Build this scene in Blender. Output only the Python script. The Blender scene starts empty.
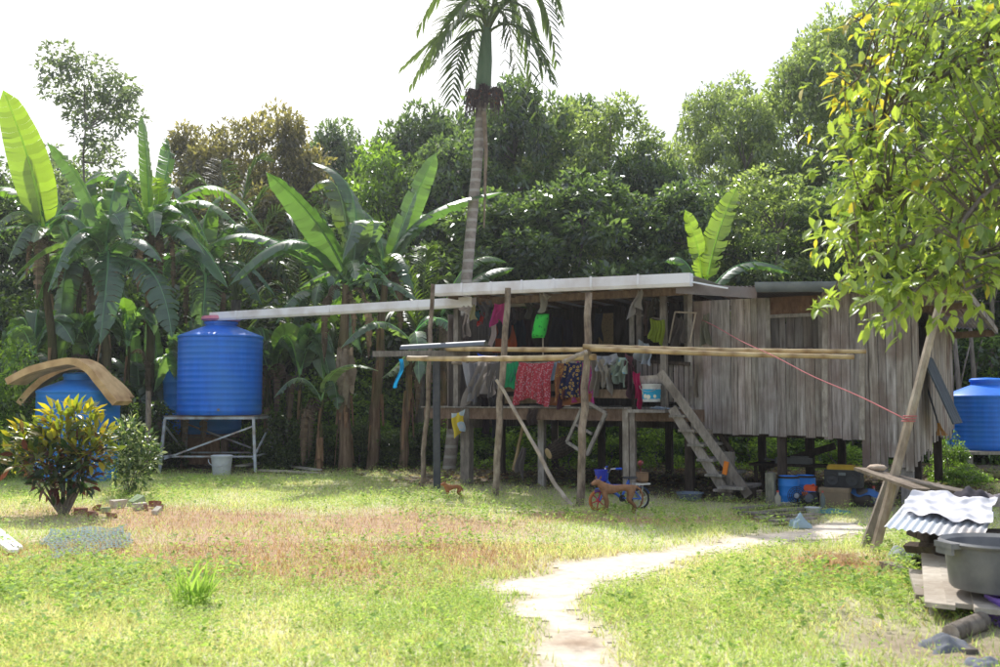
import bpy, math, random
import numpy as np
from mathutils import Vector as V, Quaternion

R = random.Random(7)
HAZE = 0.0008
NP = np.random.default_rng(11)
sc = bpy.context.scene
COL = sc.collection
PI = math.pi

# ------------------------------------------------------------------ camera model
F = 1000.0
EYE = 1.6
TH = math.atan((398 - 333.5) / F)
CT, ST = math.cos(TH), math.sin(TH)

def ray(px, py):
    u = (px - 500) / F
    v = (333.5 - py) / F
    return V((u, CT - v * ST, ST + v * CT))

def P(px, py, Y):
    r = ray(px, py)
    s = Y / r.y
    return V((r.x * s, Y, EYE + r.z * s))

def G(px, py, z=0.0):
    r = ray(px, py)
    s = (z - EYE) / r.z
    return V((r.x * s, r.y * s, z))

# house frame: corner, leftward axis E, frontward axis N
CY = 15.0
CORNER = V((0.412 * CY, CY, 0))
E = V((-0.8572, 0.5150, 0))
N = V((-0.5150, -0.8572, 0))
UP = V((0, 0, 1))

def H(t, d, z):
    return CORNER + E * t + N * d + UP * z

def HP(px, py, d):
    r = ray(px, py)
    o = V((0, 0, EYE))
    q = CORNER + N * d
    s = (q - o).dot(N) / r.dot(N)
    return o + r * s

def TD(p):
    return (p - CORNER).dot(E)

# ------------------------------------------------------------------ materials
def rgb(c):
    return (c[0], c[1], c[2], 1)

def mat(name, c1, c2=None, scale=4.0, stretch=(1, 1, 1), rough=0.7, spec=0.3, bump=0.0,
        trans=None, tfac=0.4, metal=0.0, stain=None, stain_scale=1.2, coat=0.0, detail=6):
    m = bpy.data.materials.new(name)
    m.use_nodes = True
    nt = m.node_tree
    nt.nodes.clear()
    n = nt.nodes.new
    L = nt.links.new
    out = n('ShaderNodeOutputMaterial')
    b = n('ShaderNodeBsdfPrincipled')
    b.inputs['Roughness'].default_value = rough
    b.inputs['Specular IOR Level'].default_value = spec
    b.inputs['Metallic'].default_value = metal
    b.inputs['Coat Weight'].default_value = coat
    tc = n('ShaderNodeTexCoord')
    mp = n('ShaderNodeMapping')
    mp.inputs['Scale'].default_value = stretch
    L(tc.outputs['Object'], mp.inputs['Vector'])
    nz = n('ShaderNodeTexNoise')
    nz.inputs['Scale'].default_value = scale
    nz.inputs['Detail'].default_value = detail
    nz.inputs['Roughness'].default_value = 0.65
    L(mp.outputs[0], nz.inputs['Vector'])
    cr = n('ShaderNodeValToRGB')
    cr.color_ramp.elements[0].position = 0.32
    cr.color_ramp.elements[1].position = 0.68
    cr.color_ramp.elements[0].color = rgb(c1)
    cr.color_ramp.elements[1].color = rgb(c2 or c1)
    L(nz.outputs['Fac'], cr.inputs['Fac'])
    colout = cr.outputs['Color']
    if stain:
        n2 = n('ShaderNodeTexNoise')
        n2.inputs['Scale'].default_value = stain_scale
        n2.inputs['Detail'].default_value = 5
        L(tc.outputs['Object'], n2.inputs['Vector'])
        r2 = n('ShaderNodeValToRGB')
        r2.color_ramp.elements[0].position = 0.45
        r2.color_ramp.elements[1].position = 0.7
        L(n2.outputs['Fac'], r2.inputs['Fac'])
        mx = n('ShaderNodeMix')
        mx.data_type = 'RGBA'
        L(r2.outputs['Color'], mx.inputs['Factor'])
        L(colout, mx.inputs['A'])
        mx.inputs['B'].default_value = rgb(stain)
        colout = mx.outputs['Result']
    at = n('ShaderNodeAttribute')
    at.attribute_name = 'Col'
    mu = n('ShaderNodeMix')
    mu.data_type = 'RGBA'
    mu.blend_type = 'MULTIPLY'
    mu.inputs['Factor'].default_value = 1.0
    L(colout, mu.inputs['A'])
    L(at.outputs['Color'], mu.inputs['B'])
    L(mu.outputs['Result'], b.inputs['Base Color'])
    if bump:
        bp = n('ShaderNodeBump')
        bp.inputs['Strength'].default_value = bump
        bp.inputs['Distance'].default_value = 0.02
        L(nz.outputs['Fac'], bp.inputs['Height'])
        L(bp.outputs[0], b.inputs['Normal'])
    if trans:
        t = n('ShaderNodeBsdfTranslucent')
        m2 = n('ShaderNodeMix')
        m2.data_type = 'RGBA'
        m2.blend_type = 'MULTIPLY'
        m2.inputs['Factor'].default_value = 1.0
        m2.inputs['A'].default_value = rgb(trans)
        L(at.outputs['Color'], m2.inputs['B'])
        L(m2.outputs['Result'], t.inputs['Color'])
        ms = n('ShaderNodeMixShader')
        ms.inputs[0].default_value = tfac
        L(b.outputs[0], ms.inputs[1])
        L(t.outputs[0], ms.inputs[2])
        L(ms.outputs[0], out.inputs['Surface'])
    else:
        L(b.outputs[0], out.inputs['Surface'])
    return m

def spots(name, base, spot, scale=18, thr=0.35, third=None, rough=0.9, trans=None):
    m = mat(name, base, base, trans=trans, rough=rough, spec=0.1)
    nt = m.node_tree
    n = nt.nodes.new
    L = nt.links.new
    tc = n('ShaderNodeTexCoord')
    vo = n('ShaderNodeTexVoronoi')
    vo.inputs['Scale'].default_value = scale
    L(tc.outputs['Object'], vo.inputs['Vector'])
    cr = n('ShaderNodeValToRGB')
    cr.color_ramp.interpolation = 'CONSTANT'
    cr.color_ramp.elements[0].color = rgb(third or spot)
    cr.color_ramp.elements[1].position = thr * 0.5
    cr.color_ramp.elements[1].color = rgb(spot)
    e = cr.color_ramp.elements.new(thr)
    e.color = rgb(base)
    L(vo.outputs['Distance'], cr.inputs['Fac'])
    mu = [k for k in nt.nodes if k.type == 'MIX'][0]
    L(cr.outputs['Color'], mu.inputs['A'])
    return m

M = {}
M['plank'] = mat('weathered_plank', (0.155, 0.127, 0.11), (0.48, 0.425, 0.39), 3.0, (7, 7, 0.55), 0.85, 0.15, 0.5, stain=(0.19, 0.135, 0.112), stain_scale=1.6)
M['timber'] = mat('grey_timber', (0.17, 0.15, 0.13), (0.40, 0.36, 0.32), 5, (4, 4, 1.0), 0.85, 0.15, 0.4, stain=(0.12, 0.10, 0.085), stain_scale=2.0)
M['browntimber'] = mat('brown_timber', (0.12, 0.075, 0.05), (0.27, 0.19, 0.135), 5, (3, 3, 1.2), 0.85, 0.15, 0.4)
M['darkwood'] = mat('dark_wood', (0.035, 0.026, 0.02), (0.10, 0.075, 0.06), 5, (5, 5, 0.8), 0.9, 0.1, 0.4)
M['paleboard'] = mat('pale_board', (0.38, 0.33, 0.27), (0.58, 0.53, 0.46), 4, (2, 6, 2), 0.85, 0.15, 0.4, stain=(0.25, 0.2, 0.16))
M['bamboo'] = mat('dry_bamboo', (0.42, 0.29, 0.14), (0.62, 0.47, 0.26), 3, (1, 1, 1), 0.5, 0.35, 0.1)
M['stick'] = mat('bark_stick', (0.10, 0.07, 0.05), (0.42, 0.34, 0.26), 9, (1, 1, 0.45), 0.9, 0.1, 0.6)
M['palestick'] = mat('pale_stick', (0.28, 0.22, 0.17), (0.5, 0.42, 0.34), 10, (1, 1, 0.4), 0.9, 0.1, 0.5)
M['whitepvc'] = mat('white_plastic', (0.86, 0.84, 0.88), (0.92, 0.90, 0.93), 3, rough=0.4, stain=(0.70, 0.64, 0.63), stain_scale=2.2)
M['greygutter'] = mat('grey_sheet_metal', (0.13, 0.155, 0.19), (0.22, 0.25, 0.29), 3, (1, 1, 1), 0.45, 0.5, 0, metal=0.35)
M['zinc'] = mat('zinc_sheet', (0.58, 0.62, 0.68), (0.78, 0.80, 0.85), 2.5, rough=0.5, metal=0.25, stain=(0.35, 0.3, 0.27))
M['rustshadezinc'] = mat('rusty_shade_zinc', (0.2, 0.16, 0.14), (0.36, 0.33, 0.32), 2.5, rough=0.6, metal=0.2, stain=(0.2, 0.1, 0.06))
M['steel'] = mat('painted_steel', (0.42, 0.46, 0.48), (0.58, 0.62, 0.64), 6, rough=0.5, spec=0.5, stain=(0.28, 0.18, 0.13), stain_scale=4)
M['darksteel'] = mat('dark_steel', (0.055, 0.06, 0.072), (0.12, 0.125, 0.14), 5, rough=0.45, metal=0.4)
M['tank'] = mat('blue_tank_plastic', (0.007, 0.145, 0.66), (0.016, 0.20, 0.82), 2.2, (3, 3, .35), rough=0.42, spec=0.45, stain=(0.03, 0.20, 0.66), stain_scale=1.4)
M['tanklight'] = mat('faded_blue_plastic', (0.012, 0.17, 0.55), (0.02, 0.22, 0.65), 2.0, rough=0.45, spec=0.4)
M['pinklid'] = mat('pink_plastic', (0.7, 0.22, 0.3), (0.75, 0.3, 0.38), 5, rough=0.6)
M['foam'] = mat('tan_foam', (0.58, 0.38, 0.19), (0.72, 0.50, 0.27), 5, rough=0.95, spec=0.05, bump=0.3, stain=(0.40, 0.24, 0.12), stain_scale=3)
M['blackplastic'] = mat('black_plastic', (0.012, 0.012, 0.014), (0.03, 0.03, 0.034), 8, rough=0.5)
M['greyplastic'] = mat('grey_tub_plastic', (0.12, 0.12, 0.13), (0.19, 0.19, 0.20), 5, rough=0.5, stain=(0.28, 0.27, 0.26), stain_scale=3)
M['rubber'] = mat('tyre_rubber', (0.02, 0.02, 0.02), (0.045, 0.04, 0.04), 8, rough=0.85)
M['chrome'] = mat('worn_chrome', (0.5, 0.5, 0.5), (0.65, 0.65, 0.65), 6, rough=0.3, metal=0.9)

_plain = {}
def plain(c, rough=0.85, spec=0.15, trans=None, bump=0.0):
    k = (c, rough, spec, trans)
    if k not in _plain:
        d = tuple(x * 0.78 for x in c)
        _plain[k] = mat('colour_%d' % len(_plain), d, c, 7, rough=rough, spec=spec, trans=trans, tfac=0.35, bump=bump)
    return _plain[k]

def fabric(c, t=0.5):
    return plain(c, 0.95, 0.05, tuple(min(1, x * 1.1) for x in c))

M['leaf'] = mat('tree_leaf', (0.9, 0.9, 0.9), (1, 1, 1), 3, rough=0.27, spec=1.0, trans=(3.2, 3.5, 1.25), tfac=0.42)
M['leafnear'] = mat('near_leaf', (0.9, 0.9, 0.9), (1, 1, 1), 6, rough=0.33, spec=0.75, trans=(2.1, 2.1, 0.7), tfac=0.46)
M['banana'] = mat('banana_leaf', (0.85, 0.85, 0.85), (1, 1, 1), 6, rough=0.34, spec=1.0, trans=(3.3, 3.8, 0.8), tfac=0.36, bump=0.3)
M['palm'] = mat('palm_leaf', (0.85, 0.85, 0.85), (1, 1, 1), 6, rough=0.4, spec=0.5, trans=(2.2, 2.4, 0.7), tfac=0.35)
M['grass'] = mat('grass_blade', (1, 1, 1), (1, 1, 1), 3, rough=0.6, spec=0.25, trans=(1.5, 1.5, 0.9), tfac=0.5)
M['bark'] = mat('tree_bark', (0.10, 0.08, 0.065), (0.28, 0.24, 0.20), 6, (2, 2, 0.5), 0.9, 0.1, 0.7)
M['bananastem'] = mat('banana_stem', (0.10, 0.055, 0.035), (0.36, 0.25, 0.17), 4, (5, 5, 0.5), 0.85, 0.15, 0.7, stain=(0.16, 0.15, 0.06), stain_scale=1.2)
M['drybanana'] = mat('dry_banana_leaf', (0.19, 0.135, 0.09), (0.40, 0.32, 0.235), 6, rough=0.9, spec=0.1, trans=(0.34, 0.26, 0.17), tfac=0.2)
M['shaft'] = mat('palm_crownshaft', (0.10, 0.17, 0.09), (0.17, 0.25, 0.14), 3, (3, 3, 0.4), 0.5, 0.4)

def palm_trunk_mat():
    m = mat('palm_trunk', (0.22, 0.18, 0.15), (0.36, 0.31, 0.26), 8, rough=0.9, spec=0.1, bump=0.5)
    nt = m.node_tree
    n = nt.nodes.new
    L = nt.links.new
    tc = n('ShaderNodeTexCoord')
    w = n('ShaderNodeTexWave')
    w.wave_type = 'BANDS'
    w.bands_direction = 'Z'
    w.inputs['Scale'].default_value = 1.35
    w.inputs['Distortion'].default_value = 0.6
    L(tc.outputs['Object'], w.inputs['Vector'])
    cr = n('ShaderNodeValToRGB')
    cr.color_ramp.elements[0].position = 0.72
    cr.color_ramp.elements[1].position = 0.9
    cr.color_ramp.elements[0].color = (0, 0, 0, 1)
    L(w.outputs['Fac'], cr.inputs['Fac'])
    mu = [k for k in nt.nodes if k.type == 'MIX'][0]
    src = mu.inputs['A'].links[0].from_socket
    mx = n('ShaderNodeMix')
    mx.data_type = 'RGBA'
    L(cr.outputs['Color'], mx.inputs['Factor'])
    L(src, mx.inputs['A'])
    mx.inputs['B'].default_value = (0.42, 0.375, 0.32, 1)
    L(mx.outputs['Result'], mu.inputs['A'])
    return m
M['palmtrunk'] = palm_trunk_mat()

def ground_mat():
    m = bpy.data.materials.new('ground_soil')
    m.use_nodes = True
    nt = m.node_tree
    b = nt.nodes['Principled BSDF']
    n = nt.nodes.new
    L = nt.links.new
    b.inputs['Roughness'].default_value = 0.95
    b.inputs['Specular IOR Level'].default_value = 0.1
    at = n('ShaderNodeAttribute')
    at.attribute_name = 'Col'
    tc = n('ShaderNodeTexCoord')
    a = n('ShaderNodeTexNoise')
    a.inputs['Scale'].default_value = 9
    a.inputs['Detail'].default_value = 8
    a.inputs['Roughness'].default_value = 0.75
    L(tc.outputs['Object'], a.inputs['Vector'])
    cr = n('ShaderNodeValToRGB')
    cr.color_ramp.elements[0].position = 0.3
    cr.color_ramp.elements[1].position = 0.7
    cr.color_ramp.elements[0].color = (0.62, 0.6, 0.58, 1)
    cr.color_ramp.elements[1].color = (1.2, 1.2, 1.2, 1)
    L(a.outputs['Fac'], cr.inputs['Fac'])
    mu = n('ShaderNodeMix')
    mu.data_type = 'RGBA'
    mu.blend_type = 'MULTIPLY'
    mu.inputs['Factor'].default_value = 1
    L(at.outputs['Color'], mu.inputs['A'])
    L(cr.outputs['Color'], mu.inputs['B'])
    L(mu.outputs['Result'], b.inputs['Base Color'])
    bp = n('ShaderNodeBump')
    bp.inputs['Strength'].default_value = 0.6
    bp.inputs['Distance'].default_value = 0.02
    L(a.outputs['Fac'], bp.inputs['Height'])
    L(bp.outputs[0], b.inputs['Normal'])
    return m
M['ground'] = ground_mat()

# ------------------------------------------------------------------ object plumbing
WORLD = {}

def tag(o, label=None, cat=None, group=None, kind=None):
    if label:
        o['label'] = label
    if cat:
        o['category'] = cat
    if group:
        o['group'] = group
    if kind:
        o['kind'] = kind

def thing(name, label, cat, loc, group=None):
    o = bpy.data.objects.new(name, None)
    COL.objects.link(o)
    o.location = loc
    o.empty_display_size = 0.2
    WORLD[o.name] = V(loc)
    tag(o, label, cat, group)
    return o

def wloc(o):
    return WORLD[o.name]

def finish(name, me, ma, parent, origin, label, cat, group, kind):
    me.materials.append(ma)
    o = bpy.data.objects.new(name, me)
    COL.objects.link(o)
    WORLD[o.name] = V(origin)
    if parent:
        o.parent = parent
        o.location = V(origin) - wloc(parent)
    else:
        o.location = origin
    tag(o, label, cat, group, kind)
    return o

class MB:
    def __init__(s):
        s.v = []
        s.f = []
        s.c = []
    def add(s, vs, fs, tint=(1, 1, 1)):
        k = len(s.v)
        s.v += [tuple(x) for x in vs]
        s.f += [tuple(i + k for i in f) for f in fs]
        if not isinstance(tint, list):
            tint = [tint] * len(vs)
        s.c += tint
        return s
    def hexa(s, p, tint=(1, 1, 1)):      # 4 bottom + 4 top, same winding
        return s.add(p, [(3, 2, 1, 0), (4, 5, 6, 7), (0, 1, 5, 4), (1, 2, 6, 5), (2, 3, 7, 6), (3, 0, 4, 7)], tint)
    def obox(s, c, ax, ay, az, tint=(1, 1, 1)):   # centre + half vectors
        c, ax, ay, az = V(c), V(ax), V(ay), V(az)
        q = [c - ax - ay - az, c + ax - ay - az, c + ax + ay - az, c - ax + ay - az]
        return s.hexa(q + [p + az * 2 for p in q], tint)
    def beam(s, p, q, w, h, side=None, tint=(1, 1, 1)):
        p, q = V(p), V(q)
        t = (q - p).normalized()
        if side is None:
            side = t.cross(UP)
            if side.length < 0.05:
                side = V((1, 0, 0))
        side = V(side)
        side = (side - t * side.dot(t)).normalized()
        u = side.cross(t).normalized()
        return s.obox((p + q) / 2, side * w / 2, t * (q - p).length / 2, u * h / 2, tint)
    def tube(s, pts, rad, n=8, tint=(1, 1, 1), cap=True):
        pts = [V(p) for p in pts]
        if not isinstance(rad, (list, tuple)):
            rad = [rad] * len(pts)
        vs, fs = [], []
        prev = None
        for i, p in enumerate(pts):
            a = pts[max(0, i - 1)]
            b = pts[min(len(pts) - 1, i + 1)]
            t = (b - a).normalized()
            x = prev if prev is not None else (t.cross(UP) if abs(t.z) < 0.95 else t.cross(V((1, 0, 0))))
            x = (x - t * x.dot(t)).normalized()
            prev = x
            y = t.cross(x)
            for k in range(n):
                g = 2 * PI * k / n
                vs.append(p + (x * math.cos(g) + y * math.sin(g)) * rad[i])
        for i in range(len(pts) - 1):
            for k in range(n):
                a = i * n + k
                b = i * n + (k + 1) % n
                fs.append((a, b, b + n, a + n))
        if cap:
            fs.append(tuple(range(n - 1, -1, -1)))
            m = (len(pts) - 1) * n
            fs.append(tuple(range(m, m + n)))
        if isinstance(tint, list):
            tint = [t for t in tint for _ in range(n)]
        return s.add(vs, fs, tint)
    def lathe(s, base, prof, n=40, axis=UP, tint=(1, 1, 1), closed=False):
        axis = V(axis).normalized()
        x = axis.orthogonal().normalized()
        y = axis.cross(x)
        vs, fs = [], []
        for r, z in prof:
            for k in range(n):
                g = 2 * PI * k / n
                vs.append(V(base) + axis * z + (x * math.cos(g) + y * math.sin(g)) * max(r, 0.0005))
        m = len(prof)
        rng = m if closed else m - 1
        for i in range(rng):
            j = (i + 1) % m
            for k in range(n):
                fs.append((i * n + k, i * n + (k + 1) % n, j * n + (k + 1) % n, j * n + k))
        return s.add(vs, fs, tint)
    def grid(s, fn, nu, nv, tint=None):
        vs, ts = [], []
        for j in range(nv + 1):
            for i in range(nu + 1):
                vs.append(fn(i / nu, j / nv))
                ts.append(tint(i / nu, j / nv) if tint else (1, 1, 1))
        fs = []
        for j in range(nv):
            for i in range(nu):
                a = j * (nu + 1) + i
                fs.append((a, a + 1, a + nu + 2, a + nu + 1))
        return s.add(vs, fs, ts)
    def build(s, name, ma, parent=None, label=None, cat=None, group=None, kind=None, smooth=False, origin=None):
        a = np.array(s.v, dtype=np.float64)
        lo, hi = a.min(0), a.max(0)
        if origin is None:
            origin = V(((lo[0] + hi[0]) / 2, (lo[1] + hi[1]) / 2, lo[2]))
        o = V(origin)
        a = a - np.array(o)
        me = bpy.data.meshes.new(name)
        me.from_pydata(a.tolist(), [], s.f)
        ca = me.color_attributes.new('Col', 'FLOAT_COLOR', 'POINT')
        cc = np.ones((len(s.v), 4), dtype=np.float32)
        cc[:, :3] = np.array(s.c, dtype=np.float32)
        ca.data.foreach_set('color', cc.ravel())
        if smooth:
            me.polygons.foreach_set('use_smooth', [True] * len(me.polygons))
            if smooth == 'auto':
                me.set_sharp_from_angle(angle=math.radians(40))
        me.update()
        return finish(name, me, ma, parent, o, label, cat, group, kind)

def np_mesh(name, verts, faces, cols, ma, parent=None, origin=(0, 0, 0), label=None, cat=None, group=None, kind=None, smooth=False):
    """verts (n,3), faces (m,k) fixed k, cols (n,3)"""
    me = bpy.data.meshes.new(name)
    nv, (nf, k) = len(verts), faces.shape
    me.vertices.add(nv)
    me.vertices.foreach_set('co', (verts - np.array(origin)).astype(np.float32).ravel())
    me.loops.add(nf * k)
    me.loops.foreach_set('vertex_index', faces.astype(np.int32).ravel())
    me.polygons.add(nf)
    me.polygons.foreach_set('loop_start', np.arange(0, nf * k, k, dtype=np.int32))
    me.polygons.foreach_set('loop_total', np.full(nf, k, dtype=np.int32))
    if smooth:
        me.polygons.foreach_set('use_smooth', np.ones(nf, dtype=bool))
    ca = me.color_attributes.new('Col', 'FLOAT_COLOR', 'POINT')
    cc = np.ones((nv, 4), dtype=np.float32)
    cc[:, :3] = cols
    ca.data.foreach_set('color', cc.ravel())
    me.update(calc_edges=True)
    return finish(name, me, ma, parent, V(origin), label, cat, group, kind)

def unit(a):
    return a / np.maximum(np.linalg.norm(a, axis=1, keepdims=True), 1e-9)

def leaf_quads(pos, d, nrm, L, W, fold=0.15):
    d = unit(d)
    nrm = unit(nrm - d * (nrm * d).sum(1, keepdims=True))
    side = np.cross(d, nrm)
    L = L[:, None]
    W = W[:, None]
    mid = pos + d * L * 0.45 + nrm * L * 0.06
    v = np.stack([pos, mid + side * W / 2 + nrm * W * fold, pos + d * L - nrm * L * 0.08, mid - side * W / 2 + nrm * W * fold], 1)
    n = len(pos)
    return v.reshape(-1, 3), np.arange(n * 4).reshape(n, 4)

def leaf_big(pos, d, nrm, L, W, droop=0.2):
    """8-vertex leaf: 6 quads collapsed to 4 quads (mid-ribbed, curved)"""
    d = unit(d)
    nrm = unit(nrm - d * (nrm * d).sum(1, keepdims=True))
    side = np.cross(d, nrm)
    L = L[:, None]
    W = W[:, None]
    def pt(s, w):
        return pos + d * L * s - nrm * L * droop * s * s + side * W * w / 2 + nrm * np.abs(w) * W * 0.18
    v = np.stack([pt(0, 0), pt(.3, .85), pt(.62, .9), pt(1, 0), pt(.62, -.9), pt(.3, -.85), pt(.4, 0), pt(.7, 0)], 1)
    n = len(pos)
    base = (np.arange(n) * 8)[:, None, None]
    q = np.array([[0, 6, 2, 1], [6, 7, 3, 2], [0, 5, 4, 6], [6, 4, 3, 7]])[None]
    return v.reshape(-1, 3), (base + q).reshape(-1, 4)

def rand_unit(n, rng):
    return unit(rng.normal(size=(n, 3)))

# numpy value noise
def vnoise(x, y, seed=0):
    xi, yi = np.floor(x).astype(np.int64), np.floor(y).astype(np.int64)
    xf, yf = x - xi, y - yi
    def h(a, b):
        k = (a * 374761393 + b * 668265263 + seed * 1442695041) & 0x7fffffff
        k = ((k ^ (k >> 13)) * 1274126177) & 0x7fffffff
        return ((k ^ (k >> 16)) & 0xffff) / 65535.0
    u, v = xf * xf * (3 - 2 * xf), yf * yf * (3 - 2 * yf)
    return (h(xi, yi) * (1 - u) + h(xi + 1, yi) * u) * (1 - v) + (h(xi, yi + 1) * (1 - u) + h(xi + 1, yi + 1) * u) * v

def fbm(x, y, seed=0, oct=4):
    s, a, t = 0, 1.0, 0
    for i in range(oct):
        s = s + a * vnoise(x * 2 ** i, y * 2 ** i, seed + i)
        t += a
        a *= 0.55
    return s / t

# ------------------------------------------------------------------ world, sun, camera
SUN_EL, SUN_AZ = math.radians(47), math.radians(-15)     # behind the house, a little left
w = bpy.data.worlds.new('World')
sc.world = w
w.use_nodes = True
nt = w.node_tree
bg = nt.nodes['Background']
sky = nt.nodes.new('ShaderNodeTexSky')
sky.sky_type = 'NISHITA'
sky.sun_disc = False
sky.sun_elevation = SUN_EL
sky.sun_rotation = SUN_AZ
sky.air_density = 1.6
sky.dust_density = 6.0
sky.ozone_density = 1.0
# thin bright tropical haze: pull the blue of the sky towards white
hz = nt.nodes.new('ShaderNodeMix')
hz.data_type = 'RGBA'
hz.inputs['Factor'].default_value = 0.5
hz.inputs['B'].default_value = (6.8, 7.8, 9.7, 1)
nt.links.new(sky.outputs[0], hz.inputs['A'])
nt.links.new(hz.outputs['Result'], bg.inputs['Color'])
bg.inputs['Strength'].default_value = 0.15

sl = bpy.data.lights.new('sun', 'SUN')
sl.energy = 5.0
sl.angle = math.radians(0.5)
sl.color = (1.0, 0.985, 0.95)
so = bpy.data.objects.new('sun', sl)
COL.objects.link(so)
S = V((math.sin(SUN_AZ) * math.cos(SUN_EL), math.cos(SUN_AZ) * math.cos(SUN_EL), math.sin(SUN_EL)))
so.rotation_euler = S.to_track_quat('Z', 'Y').to_euler()
so.location = (0, 0, 30)

cam = bpy.data.cameras.new('camera')
cam.sensor_width = 36
cam.lens = 36 * F / 1000
cam.clip_end = 2000
cam.dof.use_dof = True
cam.dof.focus_distance = 17.0
cam.dof.aperture_fstop = 2.4
co = bpy.data.objects.new('camera', cam)
COL.objects.link(co)
co.location = (0, 0, EYE)
co.rotation_euler = (PI / 2 + TH, 0, 0)
sc.camera = co
sc.view_settings.view_transform = 'Standard'
sc.view_settings.look = 'None'
sc.view_settings.exposure = 0
sc.cycles.max_bounces = 7
sc.cycles.transparent_max_bounces = 8
sc.cycles.sample_clamp_indirect = 6

# thin humid haze hanging in the clearing
if HAZE > 0:
    hm = bpy.data.materials.new('humid_haze')
    hm.use_nodes = True
    hn = hm.node_tree
    hn.nodes.clear()
    ho_ = hn.nodes.new('ShaderNodeOutputMaterial')
    vs_ = hn.nodes.new('ShaderNodeVolumeScatter')
    vs_.inputs['Density'].default_value = HAZE
    vs_.inputs['Anisotropy'].default_value = 0.55
    vs_.inputs['Color'].default_value = (.93, .96, 1, 1)
    hn.links.new(vs_.outputs[0], ho_.inputs['Volume'])
    hme = bpy.data.meshes.new('haze')
    x0, x1, y0, y1, z0, z1 = -60, 60, -12, 55, -.3, 16
    hme.from_pydata([(x0, y0, z0), (x1, y0, z0), (x1, y1, z0), (x0, y1, z0), (x0, y0, z1), (x1, y0, z1), (x1, y1, z1), (x0, y1, z1)], [],
                    [(3, 2, 1, 0), (4, 5, 6, 7), (0, 1, 5, 4), (1, 2, 6, 5), (2, 3, 7, 6), (3, 0, 4, 7)])
    hme.materials.append(hm)
    hob = bpy.data.objects.new('haze', hme)
    COL.objects.link(hob)
    hob['kind'] = 'structure'

# ------------------------------------------------------------------ ground, path, grass
PATH_L = [(470, 1100), (520, 760), (540, 667), (549, 648), (541, 630), (513, 618), (526, 603), (546, 594), (490, 588), (500, 580), (545, 578), (536, 566),
          (590, 558), (640, 550), (700, 545), (745, 537), (800, 529), (845, 523)]
PATH_R = [(885, 528), (842, 540), (790, 543), (755, 547), (705, 560), (640, 573), (596, 584), (578, 600), (592, 625),
          (606, 642), (612, 667), (640, 760), (700, 1100)]
PATH = np.array([G(*p)[:2] for p in PATH_L + PATH_R])

def in_poly(x, y, poly):
    inside = np.zeros(x.shape, bool)
    j = len(poly) - 1
    for i in range(len(poly)):
        xi, yi = poly[i]
        xj, yj = poly[j]
        c = ((yi > y) != (yj > y)) & (x < (xj - xi) * (y - yi) / (yj - yi + 1e-12) + xi)
        inside ^= c
        j = i
    return inside

def poly_dist(x, y, poly):
    d = np.full(x.shape, 1e9)
    for i in range(len(poly)):
        a = poly[i]
        b = poly[(i + 1) % len(poly)]
        ab = b - a
        t = np.clip(((x - a[0]) * ab[0] + (y - a[1]) * ab[1]) / (ab @ ab), 0, 1)
        d = np.minimum(d, np.hypot(x - a[0] - ab[0] * t, y - a[1] - ab[1] * t))
    return d

def path_sd(x, y):            # signed distance, positive inside, ragged
    d = poly_dist(x, y, PATH)
    s = np.where(in_poly(x, y, PATH), d, -d)
    return s - .01 + (fbm(x * 2.0, y * 2.0, 5) - 0.5) * 0.5 + (fbm(x * 7, y * 7, 15) - 0.5) * 0.22

def ell(x, y, px, py, rx, ry):
    g = G(px, py)
    return np.sqrt(((x - g.x) / rx) ** 2 + ((y - g.y) / ry) ** 2)

DRY = [(300, 555, 2.2, 1.5), (230, 548, 2.1, 1.45), (200, 520, 1.6, 1.3), (400, 525, 1.6, 1.4), (110, 512, 1.2, 0.9), (640, 520, 1.7, 0.55), (430, 555, 0.8, 0.5),
       (842, 568, 0.55, 0.75), (330, 575, 0.9, 0.4), (560, 515, 0.9, .5)]

def dryness(x, y):
    n = (fbm(x * 1.1, y * 1.1, 21) - 0.5) * 1.3
    v = np.zeros(x.shape)
    for e in DRY:
        v = np.maximum(v, np.clip(1.5 - ell(x, y, *e) + n, 0, 1))
    return v

def under_house(x, y):        # bare soil under house and trees, darkened to paint undercroft shade
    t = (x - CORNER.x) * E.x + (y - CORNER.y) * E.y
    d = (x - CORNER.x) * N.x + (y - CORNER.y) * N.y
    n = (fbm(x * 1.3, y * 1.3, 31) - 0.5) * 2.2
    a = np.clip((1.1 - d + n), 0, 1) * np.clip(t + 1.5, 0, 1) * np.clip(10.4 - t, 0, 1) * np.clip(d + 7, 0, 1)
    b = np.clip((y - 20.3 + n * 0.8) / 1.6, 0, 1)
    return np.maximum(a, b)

def trampled_shade(x, y):  # thinner grass and browner soil that paint the house's shadow band
    t = (x - CORNER.x) * E.x + (y - CORNER.y) * E.y
    d = (x - CORNER.x) * N.x + (y - CORNER.y) * N.y
    return np.clip(2.6 - d + (fbm(x * 1.5, y * 1.5, 37) - .5) * 3, 0, 1) * np.clip(t + 1, 0, 1) * np.clip(10 - t, 0, 1)

def ground_height(x, y):
    return (fbm(x * 0.7, y * 0.7, 3) - 0.5) * 0.06

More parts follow.
